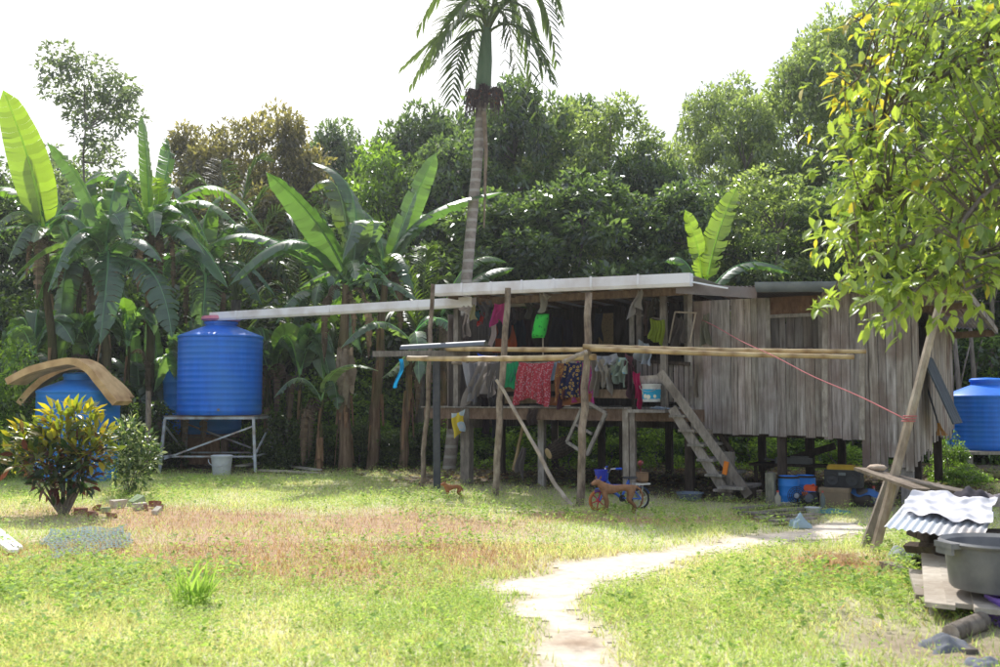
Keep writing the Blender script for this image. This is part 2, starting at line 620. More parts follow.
def ground_cols(x, y):
    g = np.array([0.53, 0.52, 0.30])
    g2 = np.array([0.66, 0.62, 0.43])
    dr = np.array([0.47, 0.325, 0.215])
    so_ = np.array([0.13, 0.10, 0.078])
    k = fbm(x * 0.8, y * 0.8, 8)[:, None]
    c = g * (1 - k) + g2 * k
    d = dryness(x, y)[:, None]
    c = c * (1 - d) + dr * d
    tr = trampled_shade(x, y)[:, None] * .55
    c = c * (1 - tr) + np.array([.30, .235, .17]) * tr
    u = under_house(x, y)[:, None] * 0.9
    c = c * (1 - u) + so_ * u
    p = np.clip(path_sd(x, y) / 0.35 + 0.9, 0, 1)[:, None] * 0.8
    c = c * (1 - p) + np.array([0.56, 0.47, 0.36]) * p
    b = np.clip(1.3 - ell(x, y, 965, 655, 0.9, 1.4) + (fbm(x * 2, y * 2, 44) - .5), 0, 1)[:, None] * 0.8
    c = c * (1 - b) + np.array([0.27, 0.20, 0.15]) * b  # bare soil, darkened to paint the shade around the tub
    return c

gx = np.arange(-15, 15.01, 0.09)
gy = np.arange(1.2, 27.01, 0.09)
XX, YY = np.meshgrid(gx, gy)
xr, yr = XX.ravel(), YY.ravel()
zz = ground_height(xr, yr)
nx, ny = len(gx), len(gy)
idx = np.arange(nx * ny).reshape(ny, nx)
faces = np.stack([idx[:-1, :-1], idx[:-1, 1:], idx[1:, 1:], idx[1:, :-1]], -1).reshape(-1, 4)
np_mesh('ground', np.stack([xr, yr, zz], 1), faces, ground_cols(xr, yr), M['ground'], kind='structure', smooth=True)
b = MB()
b.add([(-600, -200, -0.06), (600, -200, -0.06), (600, 900, -0.06), (-600, 900, -0.06)], [(0, 1, 2, 3)], (0.14, 0.12, 0.07))
b.build('terrain', M['ground'], kind='structure')

# path sheet
gx2 = np.arange(-1.5, 6.5, 0.05)
gy2 = np.arange(2.0, 14.5, 0.05)
XX, YY = np.meshgrid(gx2, gy2)
sd = path_sd(XX.ravel(), YY.ravel())
nx2, ny2 = len(gx2), len(gy2)
idx = np.arange(nx2 * ny2).reshape(ny2, nx2)
faces = np.stack([idx[:-1, :-1], idx[:-1, 1:], idx[1:, 1:], idx[1:, :-1]], -1).reshape(-1, 4)
keep = (sd[faces].min(1) > -0.02)
faces = faces[keep]
used = np.unique(faces)
rem = np.full(nx2 * ny2, -1)
rem[used] = np.arange(len(used))
xr, yr, s_ = XX.ravel()[used], YY.ravel()[used], sd[used]
pc = np.array([0.76, 0.665, 0.545])[None] * (0.9 + 0.2 * fbm(xr * 3, yr * 3, 9)[:, None])
wet = np.clip(1.4 - ell(xr, yr, 578, 645, 0.22, 0.34) * 1.2 + (fbm(xr * 4, yr * 4, 2) - .5), 0, 1)[:, None]
pc = pc * (1 - wet * 0.75) + np.array([0.33, 0.22, 0.14]) * wet * 0.75
ed = np.clip(s_ / 0.15, 0, 1)[:, None]
pc = pc * np.where(fbm(xr * 6, yr * 6, 19)[:, None] > .66, .88, 1.0)
pc = pc * ed + ground_cols(xr, yr) * (1 - ed)
np_mesh('path', np.stack([xr, yr, ground_height(xr, yr) + 0.006], 1), rem[faces], pc, M['ground'], kind='structure', smooth=True)

def blades(name, label, n, sampler, hrange, wrange, colfn, lean=0.5):
    x, y = sampler(n)
    n = len(x)
    rng = NP
    h = rng.uniform(hrange[0], hrange[1], n) * (0.55 + 0.9 * fbm(x * 0.9, y * 0.9, 61))
    ww = rng.uniform(wrange[0], wrange[1], n)
    a = rng.uniform(0, 2 * PI, n)
    la = rng.uniform(0, 2 * PI, n)
    ln = rng.uniform(0.1, lean, n) * h
    z = ground_height(x, y) - 0.004
    base = np.stack([x, y, z], 1)
    sd_ = np.stack([np.cos(a), np.sin(a), np.zeros(n)], 1) * ww[:, None] / 2
    tip = base + np.stack([np.cos(la) * ln, np.sin(la) * ln, h], 1)
    v = np.stack([base - sd_, base + sd_, tip], 1).reshape(-1, 3)
    c = colfn(x, y, n)
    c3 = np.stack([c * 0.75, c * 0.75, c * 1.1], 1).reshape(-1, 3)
    return np_mesh(name, v, np.arange(n * 3).reshape(n, 3), c3, M['grass'], label=label, cat='grass', kind='stuff')

def yard(n, dens):
    y = np.sqrt(NP.uniform(4.6 ** 2, 22.5 ** 2, n * 3))
    y = np.where(NP.uniform(size=n * 3) < 0.35, NP.uniform(4.6, 11, n * 3), y)
    x = NP.uniform(-0.62, 0.62, n * 3) * (y + 1.5)
    k = NP.uniform(size=n * 3) < dens(x, y)
    return x[k][:n], y[k][:n]

def bare(x, y):
    n_ = (fbm(x * 2, y * 2, 44) - .5)
    v_ = np.clip(1.5 - ell(x, y, 968, 650, .85, 1.3) + n_, 0, 1)
    return np.maximum(v_, np.clip(1.4 - ell(x, y, 846, 563, .55, .7) + n_, 0, 1))

def green_dens(x, y):
    p = np.clip(-path_sd(x, y) / 0.3 + 0.25, 0, 1)
    return (1 - .9 * bare(x, y)) * p * (1 - 0.93 * dryness(x, y)) * (1 - 0.975 * under_house(x, y)) * (1 - .6 * trampled_shade(x, y)) * (0.3 + 0.8 * fbm(x * 1.7, y * 1.7, 71))

def green_col(x, y, n):
    k = fbm(x * 0.6, y * 0.6, 81)[:, None]
    k = np.clip((k - 0.3) / 0.4, 0, 1)
    c = np.array([0.40, 0.53, 0.18]) * (1 - k) + np.array([0.70, 0.69, 0.41]) * k
    straw = (NP.uniform(size=(n, 1)) < 0.12)
    c = np.where(straw, np.array([0.58, 0.48, 0.28]), c)
    return c * NP.uniform(0.7, 1.25, (n, 1))

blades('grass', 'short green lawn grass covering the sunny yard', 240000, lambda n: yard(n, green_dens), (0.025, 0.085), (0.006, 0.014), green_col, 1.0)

def dry_dens(x, y):
    p = np.clip(-path_sd(x, y) / 0.2, 0, 1)
    return p * np.clip(dryness(x, y) * 1.2, 0.02, 1) * (1 - 0.8 * under_house(x, y))

def dry_col(x, y, n):
    k = NP.uniform(size=(n, 1))
    c = np.array([0.48, 0.32, 0.195]) * (1 - k) + np.array([0.66, 0.50, 0.33]) * k
    red = (NP.uniform(size=(n, 1)) < 0.25)
    c = np.where(red, np.array([0.38, 0.19, 0.11]), c)
    return c * NP.uniform(0.6, 1.15, (n, 1))

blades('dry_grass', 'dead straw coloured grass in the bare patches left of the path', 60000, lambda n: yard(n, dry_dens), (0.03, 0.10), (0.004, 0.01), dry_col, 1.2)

def rosettes(name, label, cat, n, sampler, size, c0, c1):
    x, y = sampler(n)
    n = len(x)
    k = 7
    x, y = np.repeat(x, k), np.repeat(y, k)
    a = NP.uniform(0, 2 * PI, n * k)
    h = NP.uniform(0.02, 0.13, n * k)
    pos = np.stack([x + np.cos(a) * .02, y + np.sin(a) * .02, ground_height(x, y) + h], 1)
    d = np.stack([np.cos(a), np.sin(a), NP.uniform(0.0, 0.7, n * k)], 1)
    L = NP.uniform(size[0], size[1], n * k)
    v, f = leaf_quads(pos, d, np.array([[0, 0, 1.0]]) + NP.normal(size=(n * k, 3)) * .3, L, L * NP.uniform(.4, .65, n * k))
    t = NP.uniform(size=(n * k, 1))
    c = (np.array(c0) * (1 - t) + np.array(c1) * t) * NP.uniform(.75, 1.2, (n * k, 1))
    np_mesh(name, v, f, np.repeat(c, 4, 0), M['grass'], label=label, cat=cat, kind='stuff')

def weed_dens(x, y):
    p = np.clip(-path_sd(x, y) / 0.3, 0, 1)
    w_ = np.zeros(x.shape)
    for e in [(870, 605, 1.2, 1.4), (60, 590, 1.6, 1.3), (170, 590, 1.0, .7), (830, 590, 0.9, 1.2), (40, 500, 1.6, 1.2), (210, 487, 1.6, 0.8), (150, 497, 1.4, 1.0), (560, 517, 2.2, 0.9), (720, 528, 1.6, 0.7),
              (920, 575, .9, 1.2), (445, 545, .7, .5), (930, 540, 1.0, 1.0), (860, 527, .7, .5), (420, 500, 1.2, 1.2)]:
        w_ = np.maximum(w_, np.clip(1.2 - ell(x, y, *e) + (fbm(x * 2, y * 2, 91) - .5), 0, 1))
    return p * (w_ * 0.75 + 0.05) * (1 - .92 * bare(x, y))

rosettes('weeds', 'bright green broad leaved weeds growing among the grass', 'weeds', 7500, lambda n: yard(n, weed_dens), (0.03, 0.075), (0.18, 0.32, 0.07), (0.40, 0.50, 0.16))

def clover_dens(x, y):
    p = np.clip(-path_sd(x, y) / 0.25, 0, 1)
    return (1 - bare(x, y)) * p * (1 - 0.8 * dryness(x, y)) * (1 - 0.9 * under_house(x, y)) * np.clip(fbm(x * 2.3, y * 2.3, 97) * 2.4 - .6, 0, 1)
rosettes('clover', 'tiny round leaved ground cover mixed into the lawn', 'weeds', 20000, lambda n: yard(n, clover_dens), (0.012, 0.035), (0.20, 0.35, 0.06), (0.50, 0.58, 0.20))

def litter_s(n):
    x = NP.uniform(-11, 11, n * 3)
    y = NP.uniform(13, 27, n * 3)
    k = NP.uniform(size=n * 3) < under_house(x, y) * 0.9
    return x[k][:n], y[k][:n]
x, y = litter_s(9000)
n = len(x)
a = NP.uniform(0, 2 * PI, n)
L = NP.uniform(.04, .16, n)
v, f = leaf_quads(np.stack([x, y, ground_height(x, y) + NP.uniform(0.005, .03, n)], 1), np.stack([np.cos(a), np.sin(a), NP.uniform(-.1, .3, n)], 1),
                  np.array([[0, 0, 1.0]]) + NP.normal(size=(n, 3)) * .4, L, L * .4)
c = np.where(NP.uniform(size=(n, 1)) < .6, np.array([.19, .12, .075]), np.array([.36, .28, .19])) * NP.uniform(.5, 1.2, (n, 1))
np_mesh('leaf_litter', v, f, np.repeat(c, 4, 0), M['grass'], label='brown fallen leaves strewn on bare soil under the house and trees', cat='leaf litter', kind='stuff')

# ------------------------------------------------------------------ stilt house
hroot = thing('stilt_house', 'weathered grey plank house on stilts with open porch and tin roof', 'house', H(4, -2, 0))

def tint(a=0.8, b=1.15):
    k = R.uniform(a, b)
    return (k * R.uniform(.97, 1.03), k, k * R.uniform(.95, 1.04))

def planks(mb, t0, t1, d, zb, zt, thick=0.02, wr=(0.10, 0.17), along=None, org=None, jag=0.02, lo=.78, hi=1.18, skip=None):
    """vertical boards along axis 'along' (default E), facing N"""
    al = along or E
    fr = N if along is None else V((along.y, -along.x, 0))
    t = t0
    while t < t1 - 0.02:
        w_ = min(R.uniform(*wr), t1 - t)
        z0 = (zb(t) if callable(zb) else zb) + R.uniform(-jag, jag)
        z1 = zt(t) if callable(zt) else zt
        dd = d + R.uniform(0, 0.009)
        o = (org if org is not None else CORNER) + al * (t + w_ / 2) + fr * dd
        if not (skip and skip(t)):
            ti = tint(lo, hi)
            le = R.uniform(-0.006, 0.006)
            q = []
            for zc in (z0, z1):
                for sx, sy in ((-1, -1), (1, -1), (1, 1), (-1, 1)):
                    q.append(o + al * (sx * (w_ / 2 - 0.0035) + (le if zc == z1 else 0)) + fr * (sy * thick / 2) + UP * zc)
            mb.hexa(q, ti)
        t += w_

zroof_r = HP(915, 290, 0.0).z         # wall top
zb_main = HP(800, 436, 0.0).z
zb_low = HP(880, 471, 0.0).z
T_JAMB = TD(HP(690, 350, 0))
T_LOW = TD(HP(862, 440, 0))
T_WL, T_WR = TD(HP(767, 320, 0)), TD(HP(822, 320, 0))
Z_WT, Z_WB = HP(790, 297, 0).z, HP(790, 349, 0).z
ZDECK = HP(560, 407, 0.35).z
T_END = TD(HP(448, 400, 0.0))
DB = -4.6                                # depth of the back wall

m_ = MB()
planks(m_, 0, T_LOW, 0, lambda t: zb_low + R.uniform(-.03, .22) * (1 if t < .35 else .25), zroof_r)
planks(m_, T_LOW, T_WR, 0, zb_main - .03, zroof_r)
planks(m_, T_WR, T_WL, 0, zb_main - .01, Z_WB)
planks(m_, T_WL, T_JAMB, 0, zb_main + .01, zroof_r)
m_.build('front_wall', M['plank'], hroot)
m_ = MB()      # lintel panel above the closed window
m_.obox(H((T_WL + T_WR) / 2, -.02, (zroof_r + Z_WT - .28) / 2), E * (T_WL - T_WR) / 2, N * .008, UP * (zroof_r - Z_WT + .28) / 2, (.75, .62, .55))
m_.build('lintel_board', M['browntimber'], hroot)
wf = MB()
for t in (T_WL - .02, T_WR + .02):
    wf.obox(H(t, .015, (Z_WT + Z_WB) / 2), E * .035, N * .012, UP * (Z_WT - Z_WB) / 2)
wf.obox(H((T_WL + T_WR) / 2, .012, Z_WT - .30), E * (T_WL - T_WR) / 2, N * .012, UP * .028)
win = wf.build('window', M['timber'], hroot, label='closed board window in the front wall')
m_ = MB()
planks(m_, T_WR + .03, T_WL - .03, -.035, Z_WB, Z_WT - .3, wr=(.1, .14), lo=.32, hi=.48)
m_.build('shutter', M['plank'], win)
# corner and cover strips
for px_, y0, y1 in ((825, 291, 437), (690, 290, 405), (862, 291, 440)):
    a, b_ = HP(px_, y0, .035), HP(px_, y1, .035)
    MB().beam(a, b_, .085, .02, side=E, tint=(1.35, 1.32, 1.3)).build('cover_strip', M['timber'], hroot)
# side (right) wall
SIDE = -N
m_ = MB()
L_SIDE = -DB
SW0, SW1, SWZ0, SWZ1 = .55, 1.7, HP(905, 345, 0).z - .15, zroof_r - .3
def side_skip(t):
    return SW0 < t < SW1
so_ = CORNER
def side_planks(t0, t1, zb, zt):
    t = t0
    while t < t1 - .02:
        w_ = min(R.uniform(.1, .16), t1 - t)
        ti = tint(.8, 1.35)
        dd = R.uniform(0, .008)
        z0 = zb + R.uniform(-.05, .18)
        c = CORNER - N * (t + w_ / 2) - E * (.012 + dd)
        m_.obox(c + UP * (z0 + zt) / 2, N * (w_ / 2 - .004), E * .01, UP * (zt - z0) / 2, ti)
        t += w_
zside = lambda t: zroof_r - .05 - t * .075
side_planks(0, SW0, zb_low + .1, zroof_r - .06)
side_planks(SW0, SW1, zb_low + .15, SWZ0)
side_planks(SW1, L_SIDE, zb_main - .1, zroof_r - .25)
m_.build('side_wall', M['plank'], hroot)
# propped shutter hanging below side window + dark interior
m_ = MB()
for k in range(4):
    o = CORNER - N * (SW0 + .14 + k * .28) - E * .05
    q = [o + N * .13 + UP * (SWZ0), o - N * .13 + UP * (SWZ0), o - N * .13 - E * .42 + UP * (SWZ0 - 1.05), o + N * .13 - E * .42 + UP * (SWZ0 - 1.05)]
    m_.hexa([x_ for x_ in q] + [x_ - E * .02 + UP * .01 for x_ in q], tint(.5, .7))
m_.build('side_shutter', mat('blue_grey_board', (.05, .065, .085), (.13, .15, .18), 5, rough=.7), hroot, label='dark shutter propped out below the side window')
# back and inner walls, floor
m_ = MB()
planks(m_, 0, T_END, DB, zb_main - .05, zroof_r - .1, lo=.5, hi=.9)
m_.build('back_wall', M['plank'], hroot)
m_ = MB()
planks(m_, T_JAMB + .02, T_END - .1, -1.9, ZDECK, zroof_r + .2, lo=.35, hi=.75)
m_.build('porch_back_wall', M['darkwood'], hroot)  # dark wood paints the porch shade onto these boards
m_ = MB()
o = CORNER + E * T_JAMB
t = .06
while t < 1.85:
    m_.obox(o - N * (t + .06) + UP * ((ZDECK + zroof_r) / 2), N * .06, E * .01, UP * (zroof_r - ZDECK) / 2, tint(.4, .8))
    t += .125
m_.build('porch_side_wall', M['darkwood'], hroot)  # side boards carry the porch shade in their dark wood too
m_ = MB()
o = CORNER + E * T_END
t = .0
while t < -DB:
    m_.obox(o - N * (t + .07) + UP * ((zb_main + zroof_r) / 2), N * .07, E * .01, UP * (zroof_r - zb_main) / 2, tint(.5, .9))
    t += .146
m_.build('left_wall', M['plank'], hroot)
m_ = MB()
for k in range(int(T_JAMB / .16)):
    m_.obox(H(.08 + k * .16, DB / 2 - .02, zb_main + .12), E * .078, N * (-DB / 2 - .03), UP * .012, tint(.6, 1))
m_.build('floor', M['darkwood'], hroot)
m_ = MB()
k = T_JAMB + .02
while k < T_END + .25:
    m_.obox(H(k + .07, (.42 + DB) / 2, ZDECK - .012), E * .068, N * (.42 - DB) / 2, UP * .012, tint(.8, 1.3))
    k += .145
m_.build('porch_deck', M['timber'], hroot)
# beams
for d_ in (.34, -1.9, DB + .2):
    MB().beam(H(T_JAMB - .35, d_, ZDECK - .13), H(T_END + .3, d_, ZDECK - .13), .06, .2, side=N, tint=tint(.9, 1.2)).build('beam', M['browntimber'], hroot)
for k in range(8):
    t = T_JAMB + .2 + k * (T_END - T_JAMB) / 7.6
    MB().beam(H(t, .3, ZDECK - .07), H(t, DB + .1, ZDECK - .07), .06, .09, side=E, tint=tint(.6, .9)).build('joist', M['darkwood'], hroot)
for d_ in (-.25, -2.3, DB + .2):
    MB().beam(H(.1, d_, zb_main + .03), H(T_JAMB, d_, zb_main + .03), .09, .14, side=N).build('beam', M['darkwood'], hroot)
# posts
def hpost(t, d, ztop, w_=.15, ma='timber', ti=(1, 1, 1)):
    MB().beam(H(t, d, -.05), H(t, d, ztop), w_, w_ * .85, side=E, tint=ti).build('post', M[ma], hroot)
tp = TD(HP(630, 450, .33))
MB().obox(H(tp + .055, .36, (ZDECK - .2) / 2), E * .055, N * .03, UP * (ZDECK + .16) / 2, (1.25, 1.2, 1.15)).obox(
    H(tp - .065, .345, (ZDECK - .2) / 2), E * .05, N * .035, UP * (ZDECK + .16) / 2, (1.05, 1.0, .98)).build('post', M['timber'], hroot, label='pale double plank post under the porch edge')
hpost(TD(HP(467, 440, .3)), .3, ZDECK - .03, .19, 'timber', (.75, .72, .68))
hpost(TD(HP(542, 440, .1)), .1, ZDECK - .2, .12, 'timber', (1.1, 1.1, 1.1))
for t, d_ in ((T_JAMB + .1, -.2), (T_JAMB + .1, -2), (T_JAMB + .1, DB + .2), (5.6, -2), (5.6, DB + .2), (T_END, -2), (T_END, DB + .2), (2.0, DB + .2), (2.0, -1.9), (0.25, -1.9), (.25, DB + .2), (7.2, DB + .2)):
    hpost(t, d_, (ZDECK if t > T_JAMB else zb_main), .14, 'darkwood')
hpost(.12, -.12, zb_main, .17, 'timber', (1, 1, 1.05))
hpost(2.0, -.12, zb_main, .13, 'darkwood')
# porch columns above the deck and head beam
for px_, d_ in ((457, .3), (664, .3), (688, -.05), (640, -.5), (455, -1.8)):
    t = TD(HP(px_, 350, d_))
    MB().beam(H(t, d_, ZDECK), H(t, d_, zroof_r + .12), .1, .09, side=E, tint=tint(.7, 1)).build('porch_column', M['timber'], hroot)
MB().beam(H(T_JAMB - .1, .36, HP(600, 296, .36).z), H(T_END + .2, .36, HP(600, 296, .36).z + .03), .06, .13, side=N).build('head_beam', M['browntimber'], hroot)
# porch roof
gA, gB = HP(437, 291, .95), HP(691, 279.5, .95)
ga_t, gb_t = TD(gA), TD(gB)
def corrug(mb, p00, p10, p01, p11, nw, amp, ti=(1, 1, 1)):
    """ridges run from p0x to p1x (u across, v along)"""
    p00, p10, p01, p11 = V(p00), V(p10), V(p01), V(p11)
    nrm = (p10 - p00).cross(p01 - p00).normalized()
    nu = nw * 8
    def fn(u, v):
        return (p00.lerp(p10, u)).lerp(p01.lerp(p11, u), v) + nrm * amp * math.sin(2 * PI * nw * u)
    return mb.grid(fn, nu, 3, lambda u, v: ti)
m_ = MB()
zg = gA.z + .07
zgb = gB.z + .06
corrug(m_, H(gb_t - .05, .9, zgb), H(ga_t + .05, .9, zg), H(gb_t - .05, DB - .3, zgb - .1), H(ga_t + .05, DB - .3, zg - .1), 60, .012)
m_.build('porch_roof', M['zinc'], hroot, smooth=True)
def ugutter(p, q, w_, h_, th=.008, ns=1):
    """open rectangular-rounded trough between p and q (bottom centre line)"""
    p, q = V(p), V(q)
    t = (q - p).normalized()
    s_ = t.cross(UP).normalized()
    prof = [(-w_ / 2, h_), (-w_ / 2 * .96, h_ * .25), (-w_ * .3, 0), (w_ * .3, 0), (w_ / 2 * .96, h_ * .25), (w_ / 2, h_)]
    inner = [(x_ * .93, z_ + (th if abs(x_) < w_ * .35 else 0)) for x_, z_ in prof][::-1]
    ring = prof + inner
    mb = MB()
    k = len(ring)
    vs = [p + s_ * x_ + UP * z_ for x_, z_ in ring] + [q + s_ * x_ + UP * z_ for x_, z_ in ring]
    fs = [(i, (i + 1) % k, (i + 1) % k + k, i + k) for i in range(k)]
    for a_ in (0, k):
        for i in range(5):
            fs.append((a_ + i, a_ + i + 1, a_ + 10 - i, a_ + 11 - i))
    mb.add(vs, fs)
    return mb
gm = ugutter(gA - UP * .1, gB - UP * .11, .16, .21)
gut = gm.build('porch_gutter', M['whitepvc'], hroot, label='white plastic gutter along the porch eave')
for px_ in (464, 493, 524, 556, 593, 640):
    a = HP(px_, 291 - (px_ - 437) * 11.5 / 254, .95)
    ugutter(a - UP * .108 - E * .02, a - UP * .108 + E * .02, .18, .226).build('gutter_joint', M['whitepvc'], gut)
for s_, p_ in ((1, gA), (-1, gB)):
    MB().obox(p_ + E * s_ * .004 , E * .004, N * .075, UP * .1).build('end_cap', M['whitepvc'], gut)
for k in range(9):
    t = gb_t + .2 + (ga_t - gb_t - .4) * k / 8
    MB().beam(H(t, .86, zgb - .07), H(t, DB + .2, zgb - .16), .05, .08, side=E, tint=tint(.7, 1.1)).build('rafter', M['browntimber'], hroot)
# verge flashing between porch roof and main gutter
a, b_ = HP(676, 288, .9), HP(757, 293, .5)
MB().beam(a, b_, .02, .17, side=N, tint=(.8, .8, .85)).build('fascia', M['rustshadezinc'], hroot)
a, b_ = HP(691, 283, .92), HP(728, 289.5, .7)
MB().beam(a + UP * .02, b_ + UP * .02, .05, .025, side=N, tint=(1.4, 1.4, 1.4)).build('flashing', M['zinc'], hroot)
# main roof
r0 = HP(727, 287.5, .6)
r1t = -.8
m_ = MB()
zf = HP(915, 284, .55).z
corrug(m_, H(r1t, .55, zf), H(TD(r0), .55, r0.z + .02), H(r1t, DB - .3, zf - .36), H(TD(r0), DB - .3, r0.z - .27), 52, .014)
m_.build('main_roof', M['rustshadezinc'], hroot, smooth=True)  # dark rusty metal puts the underside's shade into the roof colour
ga, gb = HP(757, 288.5, .66), HP(921, 287.5, .66)
m_ = MB()
dirg = (gb - ga).normalized()
prof = [(math.cos(a_) * .12, -math.sin(a_) * .15) for a_ in np.linspace(0, PI, 11)]
vs = []
for p_ in (ga, gb):
    for x_, z_ in prof:
        vs.append(p_ + N * x_ + UP * (z_ + .09))
fs = [(i, i + 1, i + 12, i + 11) for i in range(10)] + [tuple(range(11)), tuple(range(11, 22))]
m_.add(vs, fs)
m_.build('main_gutter', M['greygutter'], hroot, label='grey half round gutter on the room eave', smooth='auto')
# eave rafters/verge beams on the right
MB().beam(H(-.77, .5, zf - .07), H(-.77, DB - .25, zf - .40), .05, .1, side=E).build('verge_board', M['timber'], hroot)
MB().beam(H(.4, DB - .1, zf - .48), H(-.74, DB - .1, zf - .44), .07, .12, side=N).build('purlin', M['browntimber'], hroot)
MB().beam(H(.1, -1.4, zf - .22), H(-.74, -1.4, zf - .17), .06, .1, side=N).build('purlin', M['browntimber'], hroot)
MB().beam(H(.1, .3, zf - .1), H(-.74, .3, zf - .08), .06, .1, side=N).build('purlin', M['browntimber'], hroot)
# porch rails and low boards
ra, rb = HP(452, 363, .42), HP(628, 361, .42)
MB().tube([ra, ra.lerp(rb, .5) - UP * .03, rb], .03, 8).build('railing', M['stick'], hroot)
for y0 in (377.5, 393.5):
    a, b_ = HP(591, y0, .4), HP(636, y0 + .5, .4)
    MB().beam(a, b_, .03, .15, side=N, tint=tint(.9, 1.2)).build('rail_board', M['browntimber'], hroot)
for y0 in (388, 400):
    a, b_ = HP(505, y0, .36), HP(592, y0 - 1, .36)
    MB().beam(a, b_, .03, .13, side=N, tint=tint(.7, .9)).build('rail_board', M['browntimber'], hroot)
MB().beam(HP(633, 380, .46), HP(663, 379, .46), .035, .13, side=N, tint=(1.5, 1.45, 1.4)).build('rail_board', M['timber'], hroot)
a = HP(634, 372, .43)
MB().beam(HP(634, 346, .43), HP(634, 412, .43), .06, .05, side=E, tint=(.6, .6, .6)).build('rail_post', M['darkwood'], hroot)
m_ = MB()
for k in range(9):
    a, b_ = HP(645 + k * 5.2, 362, .1), HP(645 + k * 5.2, 402, .1)
    m_.beam(a, b_, .075, .015, side=E, tint=tint(.7, 1.15))
m_.build('balustrade', M['plank'], hroot)
MB().beam(HP(640, 361, .12), HP(690, 364, .12), .04, .06, side=N).build('top_rail', M['darkwood'], hroot)
# landing and staircase
MB().obox(HP(652, 411, .55) , E * .33, N * .28, UP * .025, (1.1, 1.1, 1.1)).build('landing', M['timber'], hroot)
stair = MB()
sa, sb = HP(672, 408, .75), HP(738, 512, .75)
sb = sa + (sb - sa) * ((sa.z - .02) / (sa.z - sb.z))
stair.beam(sa, sb, .045, .15, side=N, tint=(1.05, 1.02, 1.0))
st = stair.build('staircase', M['timber'], hroot, label='steep plank staircase with side boards')
off = -N * .95
MB().beam(sa + off, sb + off, .045, .14, side=N, tint=(.6, .6, .6)).build('stringer', M['timber'], st)
for k in range(6):
    f_ = (k + .7) / 6.2
    c = sa.lerp(sb, f_) - N * .5
    e_ = .14 if k < 5 else .16
    MB().obox(c + UP * .03, N * (.56 if k < 4 else .62), E * e_, UP * .02, tint(.8, 1.15)).build('tread', M['timber'], st)
ba, bb = HP(660, 372, .83), HP(749, 496, .83)
MB().beam(ba, bb, .03, .14, side=N, tint=(1.0, .97, .95)).build('side_board', M['timber'], st, label='weathered side board above the stringer')
a = HP(725.5, 468, .86)
MB().obox(a, (E * .035 + UP * .01), N * .012, UP * .1 - E * .02, (1, 1, 1)).build('orange_clip', plain((.75, .22, .03)), st)
MB().beam(HP(660, 357, -.1), HP(733, 452, -.1), .04, .07, side=N).build('handrail', M['darkwood'], st)
a = HP(729, 512, .6)
MB().beam(V((a.x, a.y, -.02)), HP(729, 452, .6), .15, .13, side=E, tint=(.8, .78, .75)).build('newel_post', M['timber'], st)
MB().obox(HP(740, 486, .5) , E * .2, N * .5, UP * .02, (.9, .9, .9)).build('low_bench', M['timber'], st)
for px_ in (725, 752):
    a = HP(px_, 487, .5)
    MB().beam(V((a.x, a.y, 0)), a - UP * .02, .06, .3, side=E).build('bench_leg', M['darkwood'], st)

# ------------------------------------------------------------------ poles and bamboo
def pole(name, label, cat, pts, r0, r1, ma, group=None, n=8, wob=.02):
    b_ = MB()
    pts = [V(p) for p in pts]
    full = []
    for i in range(len(pts) - 1):
        for k in range(5):
            full.append(pts[i].lerp(pts[i + 1], k / 5) + V((R.uniform(-wob, wob), R.uniform(-wob, wob), R.uniform(-wob, wob) * .3)))
    full.append(pts[-1])
    rr = [r0 + (r1 - r0) * i / (len(full) - 1) for i in range(len(full))]
    b_.tube(full, rr, n, [tint(.85, 1.15) for _ in full])
    return b_.build(name, M[ma], label=label, cat=cat, group=group, smooth='auto')

GP = 'rough poles standing along the porch front'
def vpole(px0, py0, px1, py1, Y, name, label, r, ma='stick', mid=None, dY=0):
    a = P(px0, py0, Y)
    a.z = -.05
    pts = [a] + ([P(mid[0], mid[1], Y + dY / 2)] if mid else []) + [P(px1, py1, Y + dY)]
    return pole(name, label, 'pole', pts, r, r * .85, ma, GP)
vpole(422, 488, 433, 284, 17.75, 'wooden_pole', 'thin brown pole left of the dark steel post, reaching up to the gutter', .045, 'stick', (428, 395))
vpole(495, 496, 508, 288, 16.4, 'wooden_pole', 'mottled bark pole standing between the grey shirt and the green cloth', .058, 'stick', (500, 400))
vpole(579, 504, 589, 293, 15.05, 'wooden_pole', 'crooked bark pole beside the batik cloths where the bamboos are tied', .062, 'stick', (584, 410))
pole('prop_stick', 'pale bent stick leaning from the bark pole down to the grass', 'stick', [P(472, 378, 16.2), P(497, 380, 16.1), P(530, 437, 15.6), P(553, 482, 15.2), G(573, 507)][1:], .026, .036, 'palestick', wob=.01)
a = P(437, 489, 17.5)
b_ = MB()
a.z = -.02
t_ = P(436.5, 358, 17.5)
for sx in (-1, 1):
    b_.beam(a + V((sx * .055, 0, 0)), t_ + V((sx * .055, 0, 0)), .012, .1, side=V((1, 0, 0)), tint=(1.3, 1.3, 1.3) if sx < 0 else (.6, .6, .6))  # left flange lighter, right darker: side light painted into the steel
b_.beam(a + V((0, -.01, 0)), t_ + V((0, -.01, 0)), .1, .012, side=V((1, 0, 0)))
b_.build('steel_post', M['darksteel'], label='dark blue grey steel channel post left of the porch', cat='post')

